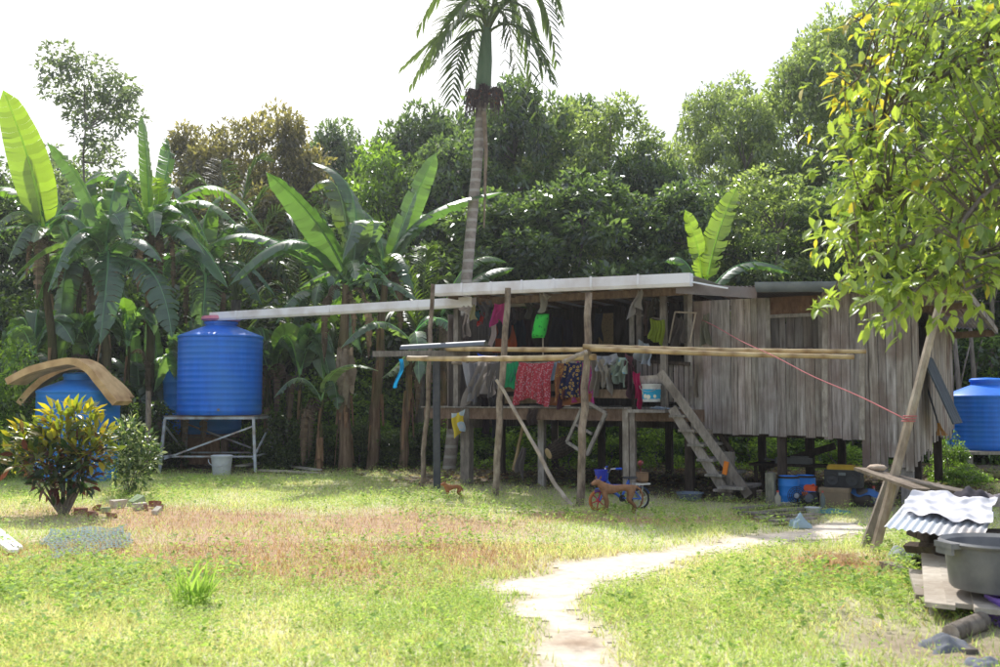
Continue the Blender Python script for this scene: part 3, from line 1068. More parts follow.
GB = 'bamboo poles laid across the porch front'
def bamboo(p, q, r, label, r1=None):
    p, q = V(p), V(q)
    b_ = MB()
    n = max(4, int((q - p).length / .38))
    pts, rad, ti = [], [], []
    r *= .86
    r1 = (r1 or r) * .86
    sag = (q - p).length * .004
    for i in range(n * 4 + 1):
        s_ = i / (n * 4)
        pts.append(p.lerp(q, s_) - UP * sag * math.sin(PI * s_))
        rr = r + (r1 - r) * s_
        node = (i % 4 == 0)
        rad.append(rr * (1.1 if node else 1))
        ti.append((.62, .55, .5) if node else tint(.9, 1.1))
    b_.tube(pts, rad, 10, ti)
    return b_.build('bamboo_pole', M['bamboo'], label=label, cat='bamboo pole', group=GB, smooth='auto')
bamboo(P(408, 358.5, 17.3), P(595, 357, 15.0), .05, 'bamboo pole at the bottom left, ending at the crooked bark pole', .055)
bamboo(P(447, 348.5, 17.35), P(655, 349, 15.35), .05, 'bamboo pole behind the others, passing just below the green pillow')
bamboo(P(583, 346.5, 14.95), P(866, 351.5, 14.1), .045, 'upper one of two bamboo poles reaching across the plank wall', .034)
bamboo(P(590, 348.5, 14.85), P(854, 357.0, 14.0), .046, 'lower one of two bamboo poles reaching across the plank wall', .038)
# short branch tied across
pole('tied_branch', 'short pale forked branch tied to the bamboo at the bark pole', 'branch', [P(563, 362, 14.9), P(577, 355, 14.85), P(587, 352, 14.85)], .03, .035, 'palestick')
# grey channel on the posts
a, b_ = P(402, 350, 17.2), P(486, 345.5, 16.6)
m_ = MB()
prof = [(math.cos(q_) * .085, math.sin(q_) * .085) for q_ in np.linspace(0, PI, 9)]
dg = (b_ - a).normalized()
sd_ = dg.cross(UP).normalized()
vs = [a + sd_ * x_ + UP * z_ for x_, z_ in prof] + [b_ + sd_ * x_ + UP * z_ for x_, z_ in prof]
m_.add(vs, [(i, i + 1, i + 10, i + 9) for i in range(8)])
m_.build('ridge_cap', plain((.15, .165, .19), .5, .3), label='curved grey metal sheet lying over the left end of the bamboo', cat='metal sheet', smooth='auto')
MB().beam(P(373, 354, 17.6), P(470, 353, 17.3), .06, .1, side=V((0, 1, 0)), tint=(.8, .8, .8)).build('cross_beam', M['timber'], label='grey timber bar jutting out left of the steel post', cat='beam')
cl = MB()
cl.grid(lambda u, v: P(399 + 4 * u - 4 * v + 2 * math.sin(v * 5), 359 + 29 * v, 17.3) + V((0, .03 * math.sin(u * 7 + v * 4), 0)), 4, 10)
cl.build('plastic_strip', fabric((.02, .36, .70)), label='light blue plastic strip dangling from the jutting timber bar', cat='plastic strip', smooth=True)

# white gutter to the tank
a, b_ = P(212, 321, 22.1), HP(474, 307, .5)
gm = ugutter(a, b_, .16, .185)
wg = gm.build('white_gutter', M['whitepvc'], label='long white gutter running from the porch corner to the water tank', cat='gutter')
for s_ in (.12, .5, .82):
    c = V(a).lerp(V(b_), s_)
    dd = (V(b_) - V(a)).normalized()
    ugutter(c - dd * .03 - UP * .006, c + dd * .03 - UP * .006, .18, .195).build('gutter_joint', M['whitepvc'], wg)

# ------------------------------------------------------------------ laundry and hanging things
def cloth(name, label, cat, q, d, ma, folds=4, amp=.035, seed=0, group='washing hung along the porch', ragged=.04, dfn=None, nu=22, nv=16):
    """q: tl,tr,br,bl in pixels on house plane d"""
    rr = random.Random(seed + 100)
    ph = rr.uniform(0, 6)
    ph2 = rr.uniform(0, 6)
    tl, tr, br, bl = [HP(x_, y_, d) for x_, y_ in q]
    rag = [ragged * (.6 * math.sin(2.2 * i / nu * 2 + ph) + .4 * math.sin(7 * i / nu + ph2)) for i in range(nu + 1)]
    def fn(u, v):
        p_ = tl.lerp(tr, u).lerp(bl.lerp(br, u), v)
        k = .25 + .75 * v
        p_ = p_ + N * amp * 1.3 * k * (math.sin(folds * 2 * PI * u + ph + v * 1.2) + .5 * math.sin(folds * 4.3 * u + ph2 - v * 3) + .3 * math.sin(v * 9 + u * 5 + ph)) + E * .02 * math.sin(v * 6 + ph2)
        p_ = p_ + UP * (rag[int(round(u * nu))] * v * v - .035 * math.sin(PI * u) * (1 - v))
        return p_
    b_ = MB()
    b_.grid(fn, nu, nv, lambda u, v: (.92 + .08 * math.cos(folds * 6 * u),) * 3)
    return b_.build(name, ma, label=label, cat=cat, group=group, smooth=True)

floral = spots('floral_red', (.42, .05, .075), (.60, .32, .34), 30, .36, (.08, .09, .25))
batik = spots('batik_navy', (.018, .022, .075), (.42, .27, .10), 16, .40, (.2, .12, .03))
batik2 = spots('batik_brown', (.23, .09, .045), (.40, .2, .06), 14, .4, (.1, .04, .05))
magenta = spots('batik_magenta', (.42, .04, .19), (.25, .1, .3), 13, .38, (.6, .25, .35))
cloth('towel', 'pale grey towel folded over the rail left of the bark pole', 'towel', [(463, 362), (482, 361), (480, 392), (466, 404)], .46, fabric((.50, .49, .53)), 2, .04, 1)
cloth('shirt', 'worn grey brown shirt hanging with its hem trailing below the rail', 'shirt', [(478, 361), (499, 360), (494, 386), (462, 409)], .52, fabric((.36, .32, .30)), 3, .05, 2, ragged=.12)
cloth('skirt', 'pleated plain green cloth hanging right of the bark pole', 'cloth', [(500, 362), (518, 361), (516, 389), (498, 388)], .5, fabric((.03, .42, .18)), 6, .02, 3)
cloth('sarong', 'red floral sarong gathered over the rail with a wavy hem', 'sarong', [(518, 362), (553, 361), (549, 404), (513, 403)], .52, floral, 6, .045, 4, ragged=.1)
cloth('cloth_rag', 'light blue cloth showing between the red sarong and the brown batik', 'cloth', [(549, 361), (560, 361), (559, 380), (551, 380)], .46, fabric((.38, .5, .68)), 2, .02, 5)
cloth('sarong', 'brown patterned batik hanging left of the navy one', 'sarong', [(556, 362), (567, 361), (566, 399), (553, 401)], .5, batik2, 2, .03, 6)
cloth('sarong', 'navy batik with gold flowers hanging beside the crooked pole', 'sarong', [(564, 361), (582, 361), (581, 396), (561, 398)], .54, batik, 3, .04, 7)
cloth('sarong', 'magenta batik showing on both sides of the crooked pole', 'sarong', [(576, 361), (593, 361), (594, 404), (572, 403)], .45, magenta, 2, .03, 8)
cloth('cloth_rag', 'orange brown hem cloth sagging under the magenta batik', 'cloth', [(548, 397), (592, 393), (592, 401), (550, 407)], .44, fabric((.42, .16, .07)), 2, .02, 9)
cloth('white_cloth', 'white crumpled cloth over the rail right of the crooked pole', 'cloth', [(595, 355), (617, 353), (618, 369), (598, 371)], .5, fabric((.55, .55, .60)), 3, .07, 10, ragged=.12)
cloth('towel', 'beige towel drooping in two long tails below the white cloth', 'towel', [(596, 357), (606, 358), (609, 388), (603, 386)], .54, fabric((.50, .44, .36)), 2, .05, 11, ragged=.15)
cloth('plastic_bag', 'pale green and blue printed sheet hung on the rail', 'cloth', [(613, 355), (629, 356), (629, 374), (610, 375)], .47, spots('print_green', (.42, .5, .40), (.2, .38, .5), 10, .4, (.6, .6, .4)), 2, .05, 12)
cloth('cloth_rag', 'dark red cloth strip hanging down the rail post', 'cloth', [(624, 352), (633, 356), (634, 372), (630, 364)], .5, fabric((.18, .07, .09)), 1, .03, 13)
cloth('cloth_rag', 'crimson cloth hanging in front of the rail board by the paint pail', 'cloth', [(634, 371), (641, 372), (643, 405), (635, 404)], .56, fabric((.52, .02, .12)), 2, .03, 14, ragged=.1)
cloth('cloth_rag', 'blue cloth peeking out behind the grey shirt', 'cloth', [(478, 353), (498, 355), (497, 360), (480, 362)], .4, fabric((.03, .08, .5)), 2, .02, 15)
# under the eave
EG = 'washing hung under the porch eave'
cloth('shirt', 'bright pink shirt hanging under the white gutter', 'shirt', [(493, 303), (506, 302), (502, 324), (491, 323)], .5, fabric((.72, .08, .34)), 2, .05, 16, EG, .1)
cloth('cloth_rag', 'white pink garment hanging below the pink shirt', 'garment', [(494, 321), (498, 321), (494, 347), (488, 347)], .3, fabric((.6, .5, .5)), 1, .03, 17, EG)
cloth('trousers', 'orange trousers hanging behind the bark pole', 'trousers', [(495, 325), (514, 325), (515, 351), (492, 352)], .15, fabric((.40, .085, .03)), 3, .04, 18, EG)
cloth('shirt', 'dark shirt hung in front of the orange trousers', 'shirt', [(497, 321), (513, 319), (509, 340), (497, 339)], .25, fabric((.045, .038, .05)), 2, .04, 19, EG)
cloth('shirt', 'grey shirt bunched under the gutter left of the pink shirt', 'shirt', [(472, 300), (493, 300), (491, 313), (482, 313)], .4, fabric((.22, .21, .23)), 3, .05, 20, EG, .12)
cloth('white_cloth', 'white rag tied at the gutter corner beside the teal rag', 'rag', [(463, 305), (472, 303), (470, 319), (461, 311)], .55, fabric((.66, .58, .58)), 2, .04, 21, EG, .1)
cloth('cloth_rag', 'yellowish rag tied next to the white one', 'rag', [(471, 304), (474, 304), (476, 320), (469, 320)], .55, fabric((.5, .46, .25)), 1, .03, 22, EG)
cloth('cloth_rag', 'teal rag hanging beside the yellowish one', 'rag', [(474, 310), (480, 309), (480, 320), (475, 321)], .45, fabric((.04, .18, .22)), 1, .03, 23, EG)
cloth('cloth_rag', 'narrow red rag hanging in the porch shade', 'rag', [(479, 312), (484, 312), (483, 326), (478, 326)], .4, fabric((.48, .04, .04)), 1, .02, 24, EG)
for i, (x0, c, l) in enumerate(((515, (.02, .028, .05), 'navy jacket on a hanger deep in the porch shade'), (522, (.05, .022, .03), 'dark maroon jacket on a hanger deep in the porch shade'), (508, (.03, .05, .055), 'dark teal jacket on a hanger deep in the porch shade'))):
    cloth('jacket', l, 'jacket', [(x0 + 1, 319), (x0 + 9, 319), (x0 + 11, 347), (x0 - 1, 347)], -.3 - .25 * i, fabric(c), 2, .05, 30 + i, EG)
cloth('plastic_bag', 'white carrier bag hanging above the green pillow', 'bag', [(541, 293), (545, 292), (551, 301), (537, 313)], .6, fabric((.56, .52, .46)), 2, .05, 34, EG, .1)
cloth('plastic_bag', 'pale cloth bag tied under the gutter right of the crooked pole', 'bag', [(637, 290), (641, 289), (641, 311), (626, 315)], .6, fabric((.50, .46, .44)), 2, .05, 35, EG, .1)
cloth('plastic_bag', 'dim brown bag hanging beside the doorway post', 'bag', [(651, 297), (656, 297), (661, 313), (646, 314)], .3, fabric((.10, .085, .06)), 2, .05, 36, EG, .1)
cloth('green_fringe', 'yellow green fringed garland hanging by the doorway', 'garland', [(651, 318), (665, 319), (664, 343), (650, 345)], .42, fabric((.34, .42, .05)), 5, .05, 37, EG, .2)
cloth('plastic_bag', 'clear white plastic bag of things slumped on the bamboo', 'bag', [(640, 339), (649, 343), (655, 364), (636, 363)], .42, fabric((.46, .5, .55)), 2, .09, 38, 'washing hung along the porch', .08)
cloth('cloth_rag', 'grey rag draped over a stick under the porch', 'rag', [(521, 445), (525, 447), (524, 485), (516, 470)], .2, fabric((.23, .2, .18)), 2, .04, 39, 'washing hung along the porch', .1)
cloth('cloth_rag', 'dark cloth hanging from the deck edge left of the bark pole', 'cloth', [(481, 396), (489, 396), (488, 436), (482, 432)], .3, fabric((.03, .02, .028)), 2, .03, 40, 'washing hung along the porch')
cloth('cloth_rag', 'charcoal cloth hanging from the deck edge beside the bark pole', 'cloth', [(490, 396), (496, 396), (496, 436), (491, 438)], .3, fabric((.05, .05, .06)), 2, .03, 41, 'washing hung along the porch')
cloth('cloth_rag', 'brown cloth hanging from the beam beneath the red sarong', 'cloth', [(527, 408), (537, 408), (536, 424), (527, 424)], .45, fabric((.09, .065, .06)), 2, .03, 42, 'washing hung along the porch')
WG = 'washing hung along the porch'
for i, (x0, y0, x1, y1, d_, c_, l) in enumerate((
    (470, 362, 479, 400, .5, (.30, .29, .32), 'slate grey towel edge hanging left of the pale grey towel'),
    (486, 362, 500, 394, .56, (.19, .17, .165), 'dark grey brown trousers hanging over the worn shirt'),
    (512, 361, 520, 384, .47, (.06, .28, .2), 'deep green cloth edge left of the red sarong'),
    (556, 375, 568, 405, .48, (.10, .03, .06), 'wine coloured cloth hanging low between the brown and navy batiks'),
    (592, 356, 600, 395, .48, (.34, .30, .25), 'beige shirt sleeve hanging right beside the crooked pole'),
    (603, 366, 612, 390, .52, (.44, .41, .38), 'off white vest hanging below the white crumpled cloth'),
    (616, 358, 627, 384, .5, (.28, .34, .28), 'sage green shirt hanging below the printed sheet'),
    (626, 360, 634, 392, .48, (.12, .06, .08), 'plum coloured cloth hanging on the rail post'))):
    cloth('cloth_rag', l, 'cloth', [(x0, y0), (x1, y0), (x1 + R.uniform(-2, 2), y1 + R.uniform(-3, 3)), (x0 + R.uniform(-2, 2), y1 + R.uniform(-3, 3))], d_, fabric(c_), 2, .05, 60 + i, WG, .12)
for i, (x0, y0, x1, y1, d_, c_, l) in enumerate((
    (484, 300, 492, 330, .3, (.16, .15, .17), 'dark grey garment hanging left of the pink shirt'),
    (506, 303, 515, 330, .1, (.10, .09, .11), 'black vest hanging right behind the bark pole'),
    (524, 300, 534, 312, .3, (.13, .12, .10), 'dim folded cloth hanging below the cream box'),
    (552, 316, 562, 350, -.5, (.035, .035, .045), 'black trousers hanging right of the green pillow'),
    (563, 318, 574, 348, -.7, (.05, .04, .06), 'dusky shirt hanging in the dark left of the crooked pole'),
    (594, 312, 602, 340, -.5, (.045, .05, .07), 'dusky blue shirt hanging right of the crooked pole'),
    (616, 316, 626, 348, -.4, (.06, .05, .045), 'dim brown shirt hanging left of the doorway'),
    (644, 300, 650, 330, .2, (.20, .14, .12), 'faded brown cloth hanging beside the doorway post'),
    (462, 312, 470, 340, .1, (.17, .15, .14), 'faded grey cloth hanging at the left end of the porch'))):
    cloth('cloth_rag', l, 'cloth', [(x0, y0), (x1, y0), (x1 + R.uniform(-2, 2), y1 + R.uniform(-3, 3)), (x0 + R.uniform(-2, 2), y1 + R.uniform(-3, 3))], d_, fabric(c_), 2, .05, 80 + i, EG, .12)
# green pillow
b_ = MB()
c = HP(540.5, 326, .55)
def pil(sgn):
    def fn(u, v):
        x_, y_ = (u - .5) * 2, (v - .5) * 2
        th = .10 * max(0, (1 - x_ ** 4) * (1 - y_ ** 4)) ** .5
        pinch = 1 - .08 * (1 - abs(x_) ** 2) * abs(y_) ** 3
        return c + E * (-x_ * .125 * pinch + .05 * y_) * 1.0 - UP * (y_ * .21) + N * sgn * th
    return fn
b_.grid(pil(1), 14, 16)
b_.grid(pil(-1), 14, 16)
pw = b_.build('pillow', spots('green_pillow', (.05, .52, .07), (.02, .27, .05), 14, .3), label='bright green patterned pillow hung up in the porch', cat='pillow', smooth=True)
MB().tube([HP(543, 337, .5), HP(543, 357, .5)], .012, 6).build('porch_stick', M['palestick'], label='thin white stick below the green pillow', cat='stick')
# yellow and blue bag on the post
cloth('plastic_bag', 'yellow and blue plastic bag hung on the left porch post', 'bag', [(450, 413), (464, 409), (464, 430), (455, 437)], .55, spots('bag_print', (.66, .50, .05), (.45, .55, .62), 4.5, .42, (.6, .6, .6)), 2, .04, 43, 'washing hung along the porch', .06)
# interior shelf, board, calendar
b_ = MB()
b_.obox(HP(518, 303, .2), E * .2, N * .05, UP * .065)
b_.build('shelf_box', fabric((.34, .31, .24)), label='cream box on a shelf under the porch roof', cat='box')
b_ = MB()
a = HP(606, 330, -1.85)
b_.obox(a, E * .16, N * .006, UP * .33)
b_.build('wall_calendar', spots('calendar', (.30, .22, .12), (.16, .12, .08), 25, .3), label='brown patterned calendar on the porch back wall', cat='calendar')
# cupboard frame at door
b_ = MB()
for a_, q_ in (((632, 314), (632, 345)), ((662, 322), (662, 345)), ((630, 313), (664, 320))):
    b_.beam(HP(*a_, .0), HP(*q_, .0), .09, .03, side=N if a_[0] != q_[0] else E, tint=(.9, .9, .9))
b_.build('door_frame', M['timber'], hroot)
for x0 in (676, 690):
    pass
b_ = MB()
b_.beam(HP(675, 312, .2), HP(669, 343, .2), .025, .02, side=N)
b_.beam(HP(696, 312, .2), HP(690, 343, .2), .025, .02, side=N)
b_.beam(HP(675, 312, .2), HP(697, 313, .2), .025, .025, side=N)
b_.build('clothes_frame', M['palestick'], label='thin wooden frame hanging beside the doorway', cat='frame')
cloth('sack', 'limp grey sack on the frame beside the doorway', 'sack', [(676, 316), (682, 316), (687, 344), (668, 344)], .15, fabric((.15, .125, .11)), 2, .05, 44, 'sacks by the doorway')
cloth('sack', 'pale sack hanging against the plank wall right of the doorway', 'sack', [(702, 314), (708, 312), (711, 345), (699, 345)], .12, fabric((.26, .25, .18)), 2, .04, 45, 'sacks by the doorway')
cloth('sack', 'thin brown strip of cloth hanging on the wall under the bamboo', 'cloth', [(694, 362), (699, 362), (700, 398), (696, 398)], .12, fabric((.30, .25, .2)), 1, .03, 46, 'sacks by the doorway')
# paint pail on landing
pr = HP(651.5, 402, .55)
pl = thing('paint_pail', 'white and blue paint pail standing on the stair landing', 'pail', pr)
MB().lathe(pr, [(.001, .003), (.145, .003), (.155, .27), (.165, .27), (.165, .30), (.15, .30), (.14, .02), (.001, .02)], 28).build('pail_body', plain((.62, .62, .60), .5, .4), pl, smooth='auto')
MB().lathe(pr, [(.1495, .05), (.1555, .21)], 28).build('paper_label', spots('pail_label', (.03, .33, .55), (.75, .7, .55), 9, .35, (.8, .8, .8), .5), pl, smooth='auto')
hb = MB()
hb.tube([pr + UP * .27 + E * .165 * math.cos(g) + N * (.1 + .05 * math.sin(g)) - UP * .1 * math.sin(g) for g in np.linspace(0, PI, 9)], .005, 5)
hb.build('handle', M['steel'], pl)
b_ = MB()
b_.grid(lambda u, v: HP(652 + 16 * u, 409 - 2 * v, .7) + N * (v - .5) * .2 + UP * .02 * math.sin(u * 9 + v * 4), 8, 4)
b_.build('plastic_bag', fabric((.45, .52, .62)), label='flattened pale plastic bag lying on the stair landing', cat='bag', smooth=True)

# red line to the leaning pole
YP = 10.3
p0, p1 = HP(702, 320, .1), P(909.5, 420, YP)
b_ = MB()
b_.tube([p0.lerp(p1, s_) - UP * .03 * math.sin(PI * s_) + UP * (.01 * math.sin(s_ * 17)) for s_ in np.linspace(0, 1, 24)], .0065, 6)
b_.build('red_string', plain((.52, .17, .18)), label='red string stretched from the wall to the leaning pole', cat='string', smooth=True)
lp = pole('leaning_pole', 'tall pale wooden pole leaning at the right, holding the red string', 'pole', [G(873, 553) - UP * .05, P(909, 420, YP + .1), P(940, 303, YP + .3)], .056, .042, 'palestick', wob=.005)
b_ = MB()
for k in range(3):
    c = P(908.5 + k * .8, 421 - k * 2.5, YP + .1)
    b_.lathe(c, [(.066, -.006), (.072, 0), (.066, .006)], 12)
b_.build('string_knot', plain((.52, .17, .18)), lp)

# ------------------------------------------------------------------ things under and around the house
# wooden window frame leaning
b_ = MB()
dF = .75
cs = [(570, 455), (586, 460), (607, 414), (587, 404)]
A, B_, C_, D_ = HP(566, 441, dF), HP(586, 453, dF), HP(605, 414, dF), HP(590, 405, dF)
A, D_ = HP(567, 442, dF), HP(581, 411, dF)
B_, C_ = HP(587, 455, dF), HP(606, 413, dF)
b_.beam(A, HP(582, 408, dF), .05, .05, side=N)
b_.beam(B_, C_, .06, .06, side=N)
b_.beam(HP(589, 403, dF), C_, .05, .05, side=N)
b_.beam(A, B_, .05, .05, side=N)
b_.beam(HP(575, 424, dF), HP(592, 434, dF), .045, .04, side=N)
b_.build('old_window', M['timber'], label='old wooden window frame leaning crooked under the porch deck', cat='frame')
# fish trap basket
c = HP(558, 449, .1)
ax = (N * .7 + E * .5 + UP * -.35).normalized()
bk = thing('trap_basket', 'dark woven basket with a round wooden end slung under the porch', 'basket', c - UP * .15)
m_ = MB()
for k in range(18):
    g = 2 * PI * k / 18
    x_ = ax.orthogonal().normalized()
    y_ = ax.cross(x_)
    o = x_ * math.cos(g) + y_ * math.sin(g)
    m_.tube([c + ax * .2 + o * .11, c + o * .16, c - ax * .25 + o * .15], .011, 5)
for s_ in (-.2, -.1, 0, .1):
    m_.lathe(c + ax * s_, [(.165 - abs(s_ + .02) * .1, -.012), (.172 - abs(s_ + .02) * .1, 0), (.165 - abs(s_ + .02) * .1, .012)], 20, ax)
m_.lathe(c, [(.15, -.24), (.155, 0), (.105, .2)], 20, ax, (.5, .5, .5))
m_.build('basket_body', M['darkwood'], bk)
MB().lathe(c + ax * .19, [(.001, .03), (.095, .03), (.1, .015), (.1, -.01)], 18, ax).build('end_disc', M['bamboo'], bk)
MB().tube([c + UP * .12, c + UP * .9], .006, 5).build('cord', M['stick'], bk)
pole('prop_stick', 'pale split bamboo stick slanting behind the bark pole under the deck', 'stick', [HP(514, 470, -.3), HP(523, 425, -.3)], .03, .03, 'bamboo')

# bicycle
def bike():
    Yb = 14.25
    rw = .155
    fw, rwc = P(598.5, 497, Yb - .1), P(640, 497, Yb + .15)
    fw.z = rwc.z = rw + .01
    d = (rwc - fw).normalized()
    s_ = V((-d.y, d.x, 0))
    root = thing('bicycle', 'small blue child bicycle with red front wheel parked behind the dog', 'bicycle', V(((fw.x + rwc.x) / 2, (fw.y + rwc.y) / 2, 0)))
    blue = plain((.03, .12, .55), .35, .5)
    def wheel(c, rimc, spokec, lab, tyre):
        wb = MB()
        prof = [(rw - .02 + .02 * math.cos(g), .018 * math.sin(g)) for g in np.linspace(0, 2 * PI, 10)[:-1]]
        wb.lathe(c, [(a_, b2) for a_, b2 in prof], 36, s_, closed=True)
        wo = wb.build('wheel', tyre, root, label=lab, smooth=True)
        rb_ = MB()
        rb_.lathe(c, [(rw - .04, -.014), (rw - .036, 0), (rw - .04, .014), (rw - .046, 0)], 36, s_, closed=True)
        rb_.build('rim', rimc, wo, smooth=True)
        sp = MB()
        for k in range(6):
            g = 2 * PI * k / 6 + .3
            o = d * math.cos(g) + UP * math.sin(g)
            sp.beam(c, c + o * (rw - .04), .016, .012, side=s_)
        sp.lathe(c, [(.001, -.03), (.026, -.03), (.026, .03), (.001, .03)], 14, s_)
        sp.build('spokes', spokec, wo)
    red = plain((.55, .03, .05), .5, .4)
    wheel(fw, red, red, 'front wheel with red spokes and orange violet tyre', spots('tyre_orange', (.45, .17, .06), (.16, .07, .25), 3.5, .5, (.16, .07, .25), .7))
    wheel(rwc, M['chrome'], M['chrome'], 'rear wheel with black tyre', M['rubber'])
    bb_ = fw.lerp(rwc, .55) + UP * .02
    seat = fw.lerp(rwc, .73) + UP * .27
    head = fw.lerp(rwc, .20) + UP * .27
    f_ = MB()
    f_.tube([head, head.lerp(bb_, .6) + UP * -.03, bb_], .022, 8)
    f_.tube([bb_, seat], .018, 8)
    f_.tube([head - UP * .06, seat.lerp(bb_, .3)], .014, 8)
    for k in (-1, 1):
        f_.tube([bb_ + s_ * .03 * k, rwc + s_ * .035 * k], .01, 6)
        f_.tube([seat.lerp(bb_, .15) + s_ * .02 * k, rwc + s_ * .035 * k], .009, 6)
    f_.build('frame', blue, root, smooth='auto')
    f_ = MB()
    for k in (-1, 1):
        f_.tube([fw + s_ * .035 * k, fw + s_ * .035 * k + (head - fw) * .62, head - UP * .02], .011, 6)
    f_.tube([head, head + UP * .11 + d * .02], .012, 6)
    f_.build('fork', blue, root, smooth='auto')
    hb_ = head + UP * .12 + d * .02
    f_ = MB()
    f_.tube([hb_ - s_ * .2 + d * .09 + UP * .06, hb_ - s_ * .09 + UP * .05, hb_ - s_ * .03, hb_ + s_ * .03, hb_ + s_ * .09 + UP * .05, hb_ + s_ * .2 + d * .09 + UP * .06], .009, 6)
    ho = f_.build('handlebar', M['chrome'], root, smooth='auto')
    for k in (-1, 1):
        e0 = hb_ + s_ * .15 * k + d * .045 + UP * .055
        MB().tube([e0, hb_ + s_ * .22 * k + d * .1 + UP * .06], .015, 8).build('grip', plain((.02, .08, .5)), ho)
    f_ = MB()
    f_.grid(lambda u, v: seat + UP * (.04 + .012 * math.cos((v - .5) * 3) - .06 * (abs(v - .5) ** 2)) + d * ((u - .45) * .2) + s_ * ((v - .5) * (.04 + .1 * u)), 8, 8)
    f_.grid(lambda u, v: seat + UP * (.015) + d * ((u - .45) * .2) + s_ * ((v - .5) * (.04 + .1 * u)), 8, 8)
    f_.tube([seat, seat + UP * .03], .012, 6)
    f_.build('saddle', M['blackplastic'], root, smooth=True)
    f_ = MB()
    rk = seat + d * .2 - UP * .06
    f_.obox(rk, d * .12, s_ * .06, UP * .012)
    f_.build('rear_rack', plain((.62, .6, .58), .5, .4), root)
    f_ = MB()
    for k in (-1, 1):
        f_.tube([rk + s_ * .05 * k, rwc + s_ * .04 * k], .006, 5)
    f_.build('rack_stay', M['chrome'], root)
    for c, l in ((fw, 0), (rwc, 1)):
        f_ = MB()
        g0, g1 = (.5, 1.9) if l == 0 else (.4, 2.3)
        f_.grid(lambda u, v: c + (d * math.cos(g0 + (g1 - g0) * u) + UP * math.sin(g0 + (g1 - g0) * u)) * (rw + .02 - .008 * (2 * v - 1) ** 2) + s_ * (v - .5) * .05, 14, 4)
        f_.build('mudguard', blue, root, smooth=True)
    f_ = MB()
    f_.lathe(bb_, [(.001, -.025), (.05, -.025), (.05, -.018), (.001, -.018)], 18, s_)
    f_.beam(bb_ - s_ * .04, bb_ - s_ * .04 + d * .06 - UP * .06, .012, .018)
    f_.beam(bb_ + s_ * .04, bb_ + s_ * .04 - d * .06 + UP * .06, .012, .018)
    for k in (-1, 1):
        f_.obox(bb_ + s_ * .07 * k + (d * -.06 + UP * .06) * k, d * .03, s_ * .03, UP * .008)
    f_.build('crank', M['blackplastic'], root)
    # basket in front
    bc = head + UP * .0 - d * .09
    f_ = MB()
    prof = [(.001, 0), (.07, 0), (.095, .15), (.1, .15), (.1, .158), (.09, .158), (.065, .008), (.001, .008)]
    f_.lathe(bc, prof, 24)
    f_.build('basket', plain((.01, .03, .45), .4, .4), root, smooth='auto')
    return root, rk, head, d, s_
br_, rk, hd, bd, bs = bike()
b_ = MB()
b_.obox(rk + UP * .1 + bd * .02, bd * .06, bs * .07, UP * .055)
b_.obox(rk + UP * .158 + bd * .02, bd * .064, bs * .074, UP * .008, (.7, .7, .7))
b_.obox(rk + UP * .03 + bd * .02, bd * .05, bs * .06, UP * .015, (.5, .5, .5))
b_.build('wooden_box', plain((.26, .16, .10)), label='small brown box sitting on the bicycle rack', cat='box')
b_ = MB()
c = P(640.5, 463, 14.7)  # disc and stake added in place of a likely motorbike tail
b_.lathe(c, [(.001, .02), (.04, .018), (.05, 0), (.04, -.015), (.001, -.02)], 16, (N + UP).normalized())
b_.lathe(c + (N + UP).normalized() * .027, [(.001, .010), (.02, .006), (.026, -.008)], 14, (N + UP).normalized(), (2.5, 2.5, 2.5))
b_.tube([c, c - UP * .3, V((c.x, c.y, 0))], .008, 5)
b_.build('disc_stake', plain((.13, .02, .02), .5, .3), label='round red reflector on a thin stake behind the bicycle', cat='disc', smooth='auto')

# dogs -------------------------------------------------------------
def skin_body(name, joints, edges, ma, parent=None, label=None, cat=None, group=None, sub=2, root=0, origin=None):
    me = bpy.data.meshes.new(name)
    me.from_pydata([tuple(j[0]) for j in joints], edges, [])
    o = bpy.data.objects.new(name + '_tmp', me)
    COL.objects.link(o)
    sk = o.modifiers.new('s', 'SKIN')
    sk.use_smooth_shade = True
    ly = me.skin_vertices[0].data
    for i, j in enumerate(joints):
        r = j[1]
        ly[i].radius = r if isinstance(r, tuple) else (r, r)
        ly[i].use_root = (i == root)
    ss = o.modifiers.new('u', 'SUBSURF')
    ss.levels = ss.render_levels = sub
    dg = bpy.context.evaluated_depsgraph_get()
    ev = o.evaluated_get(dg)
    m2 = bpy.data.meshes.new_from_object(ev)
    bpy.data.objects.remove(o)
    bpy.data.meshes.remove(me)
    m2.name = name
    n_ = len(m2.vertices)
    co_ = np.empty(n_ * 3, dtype=np.float32)
    m2.vertices.foreach_get('co', co_)
    co_ = co_.reshape(-1, 3)
    lo, hi = co_.min(0), co_.max(0)
    og = V(((lo[0] + hi[0]) / 2, (lo[1] + hi[1]) / 2, lo[2])) if origin is None else origin
    m2.vertices.foreach_set('co', (co_ - np.array(og)).ravel())
    if 'Col' not in m2.color_attributes:
        ca = m2.color_attributes.new('Col', 'FLOAT_COLOR', 'POINT')
        cc = np.ones((n_, 4), dtype=np.float32)
        zr = (co_[:, 2] - lo[2]) / (hi[2] - lo[2])
        cc[:, :3] = (0.82 + .3 * zr)[:, None]
        ca.data.foreach_set('color', cc.ravel())
    m2.polygons.foreach_set('use_smooth', [True] * len(m2.polygons))
    m2.materials.clear()
    return finish(name, m2, ma, parent, og, label, cat, group, None)

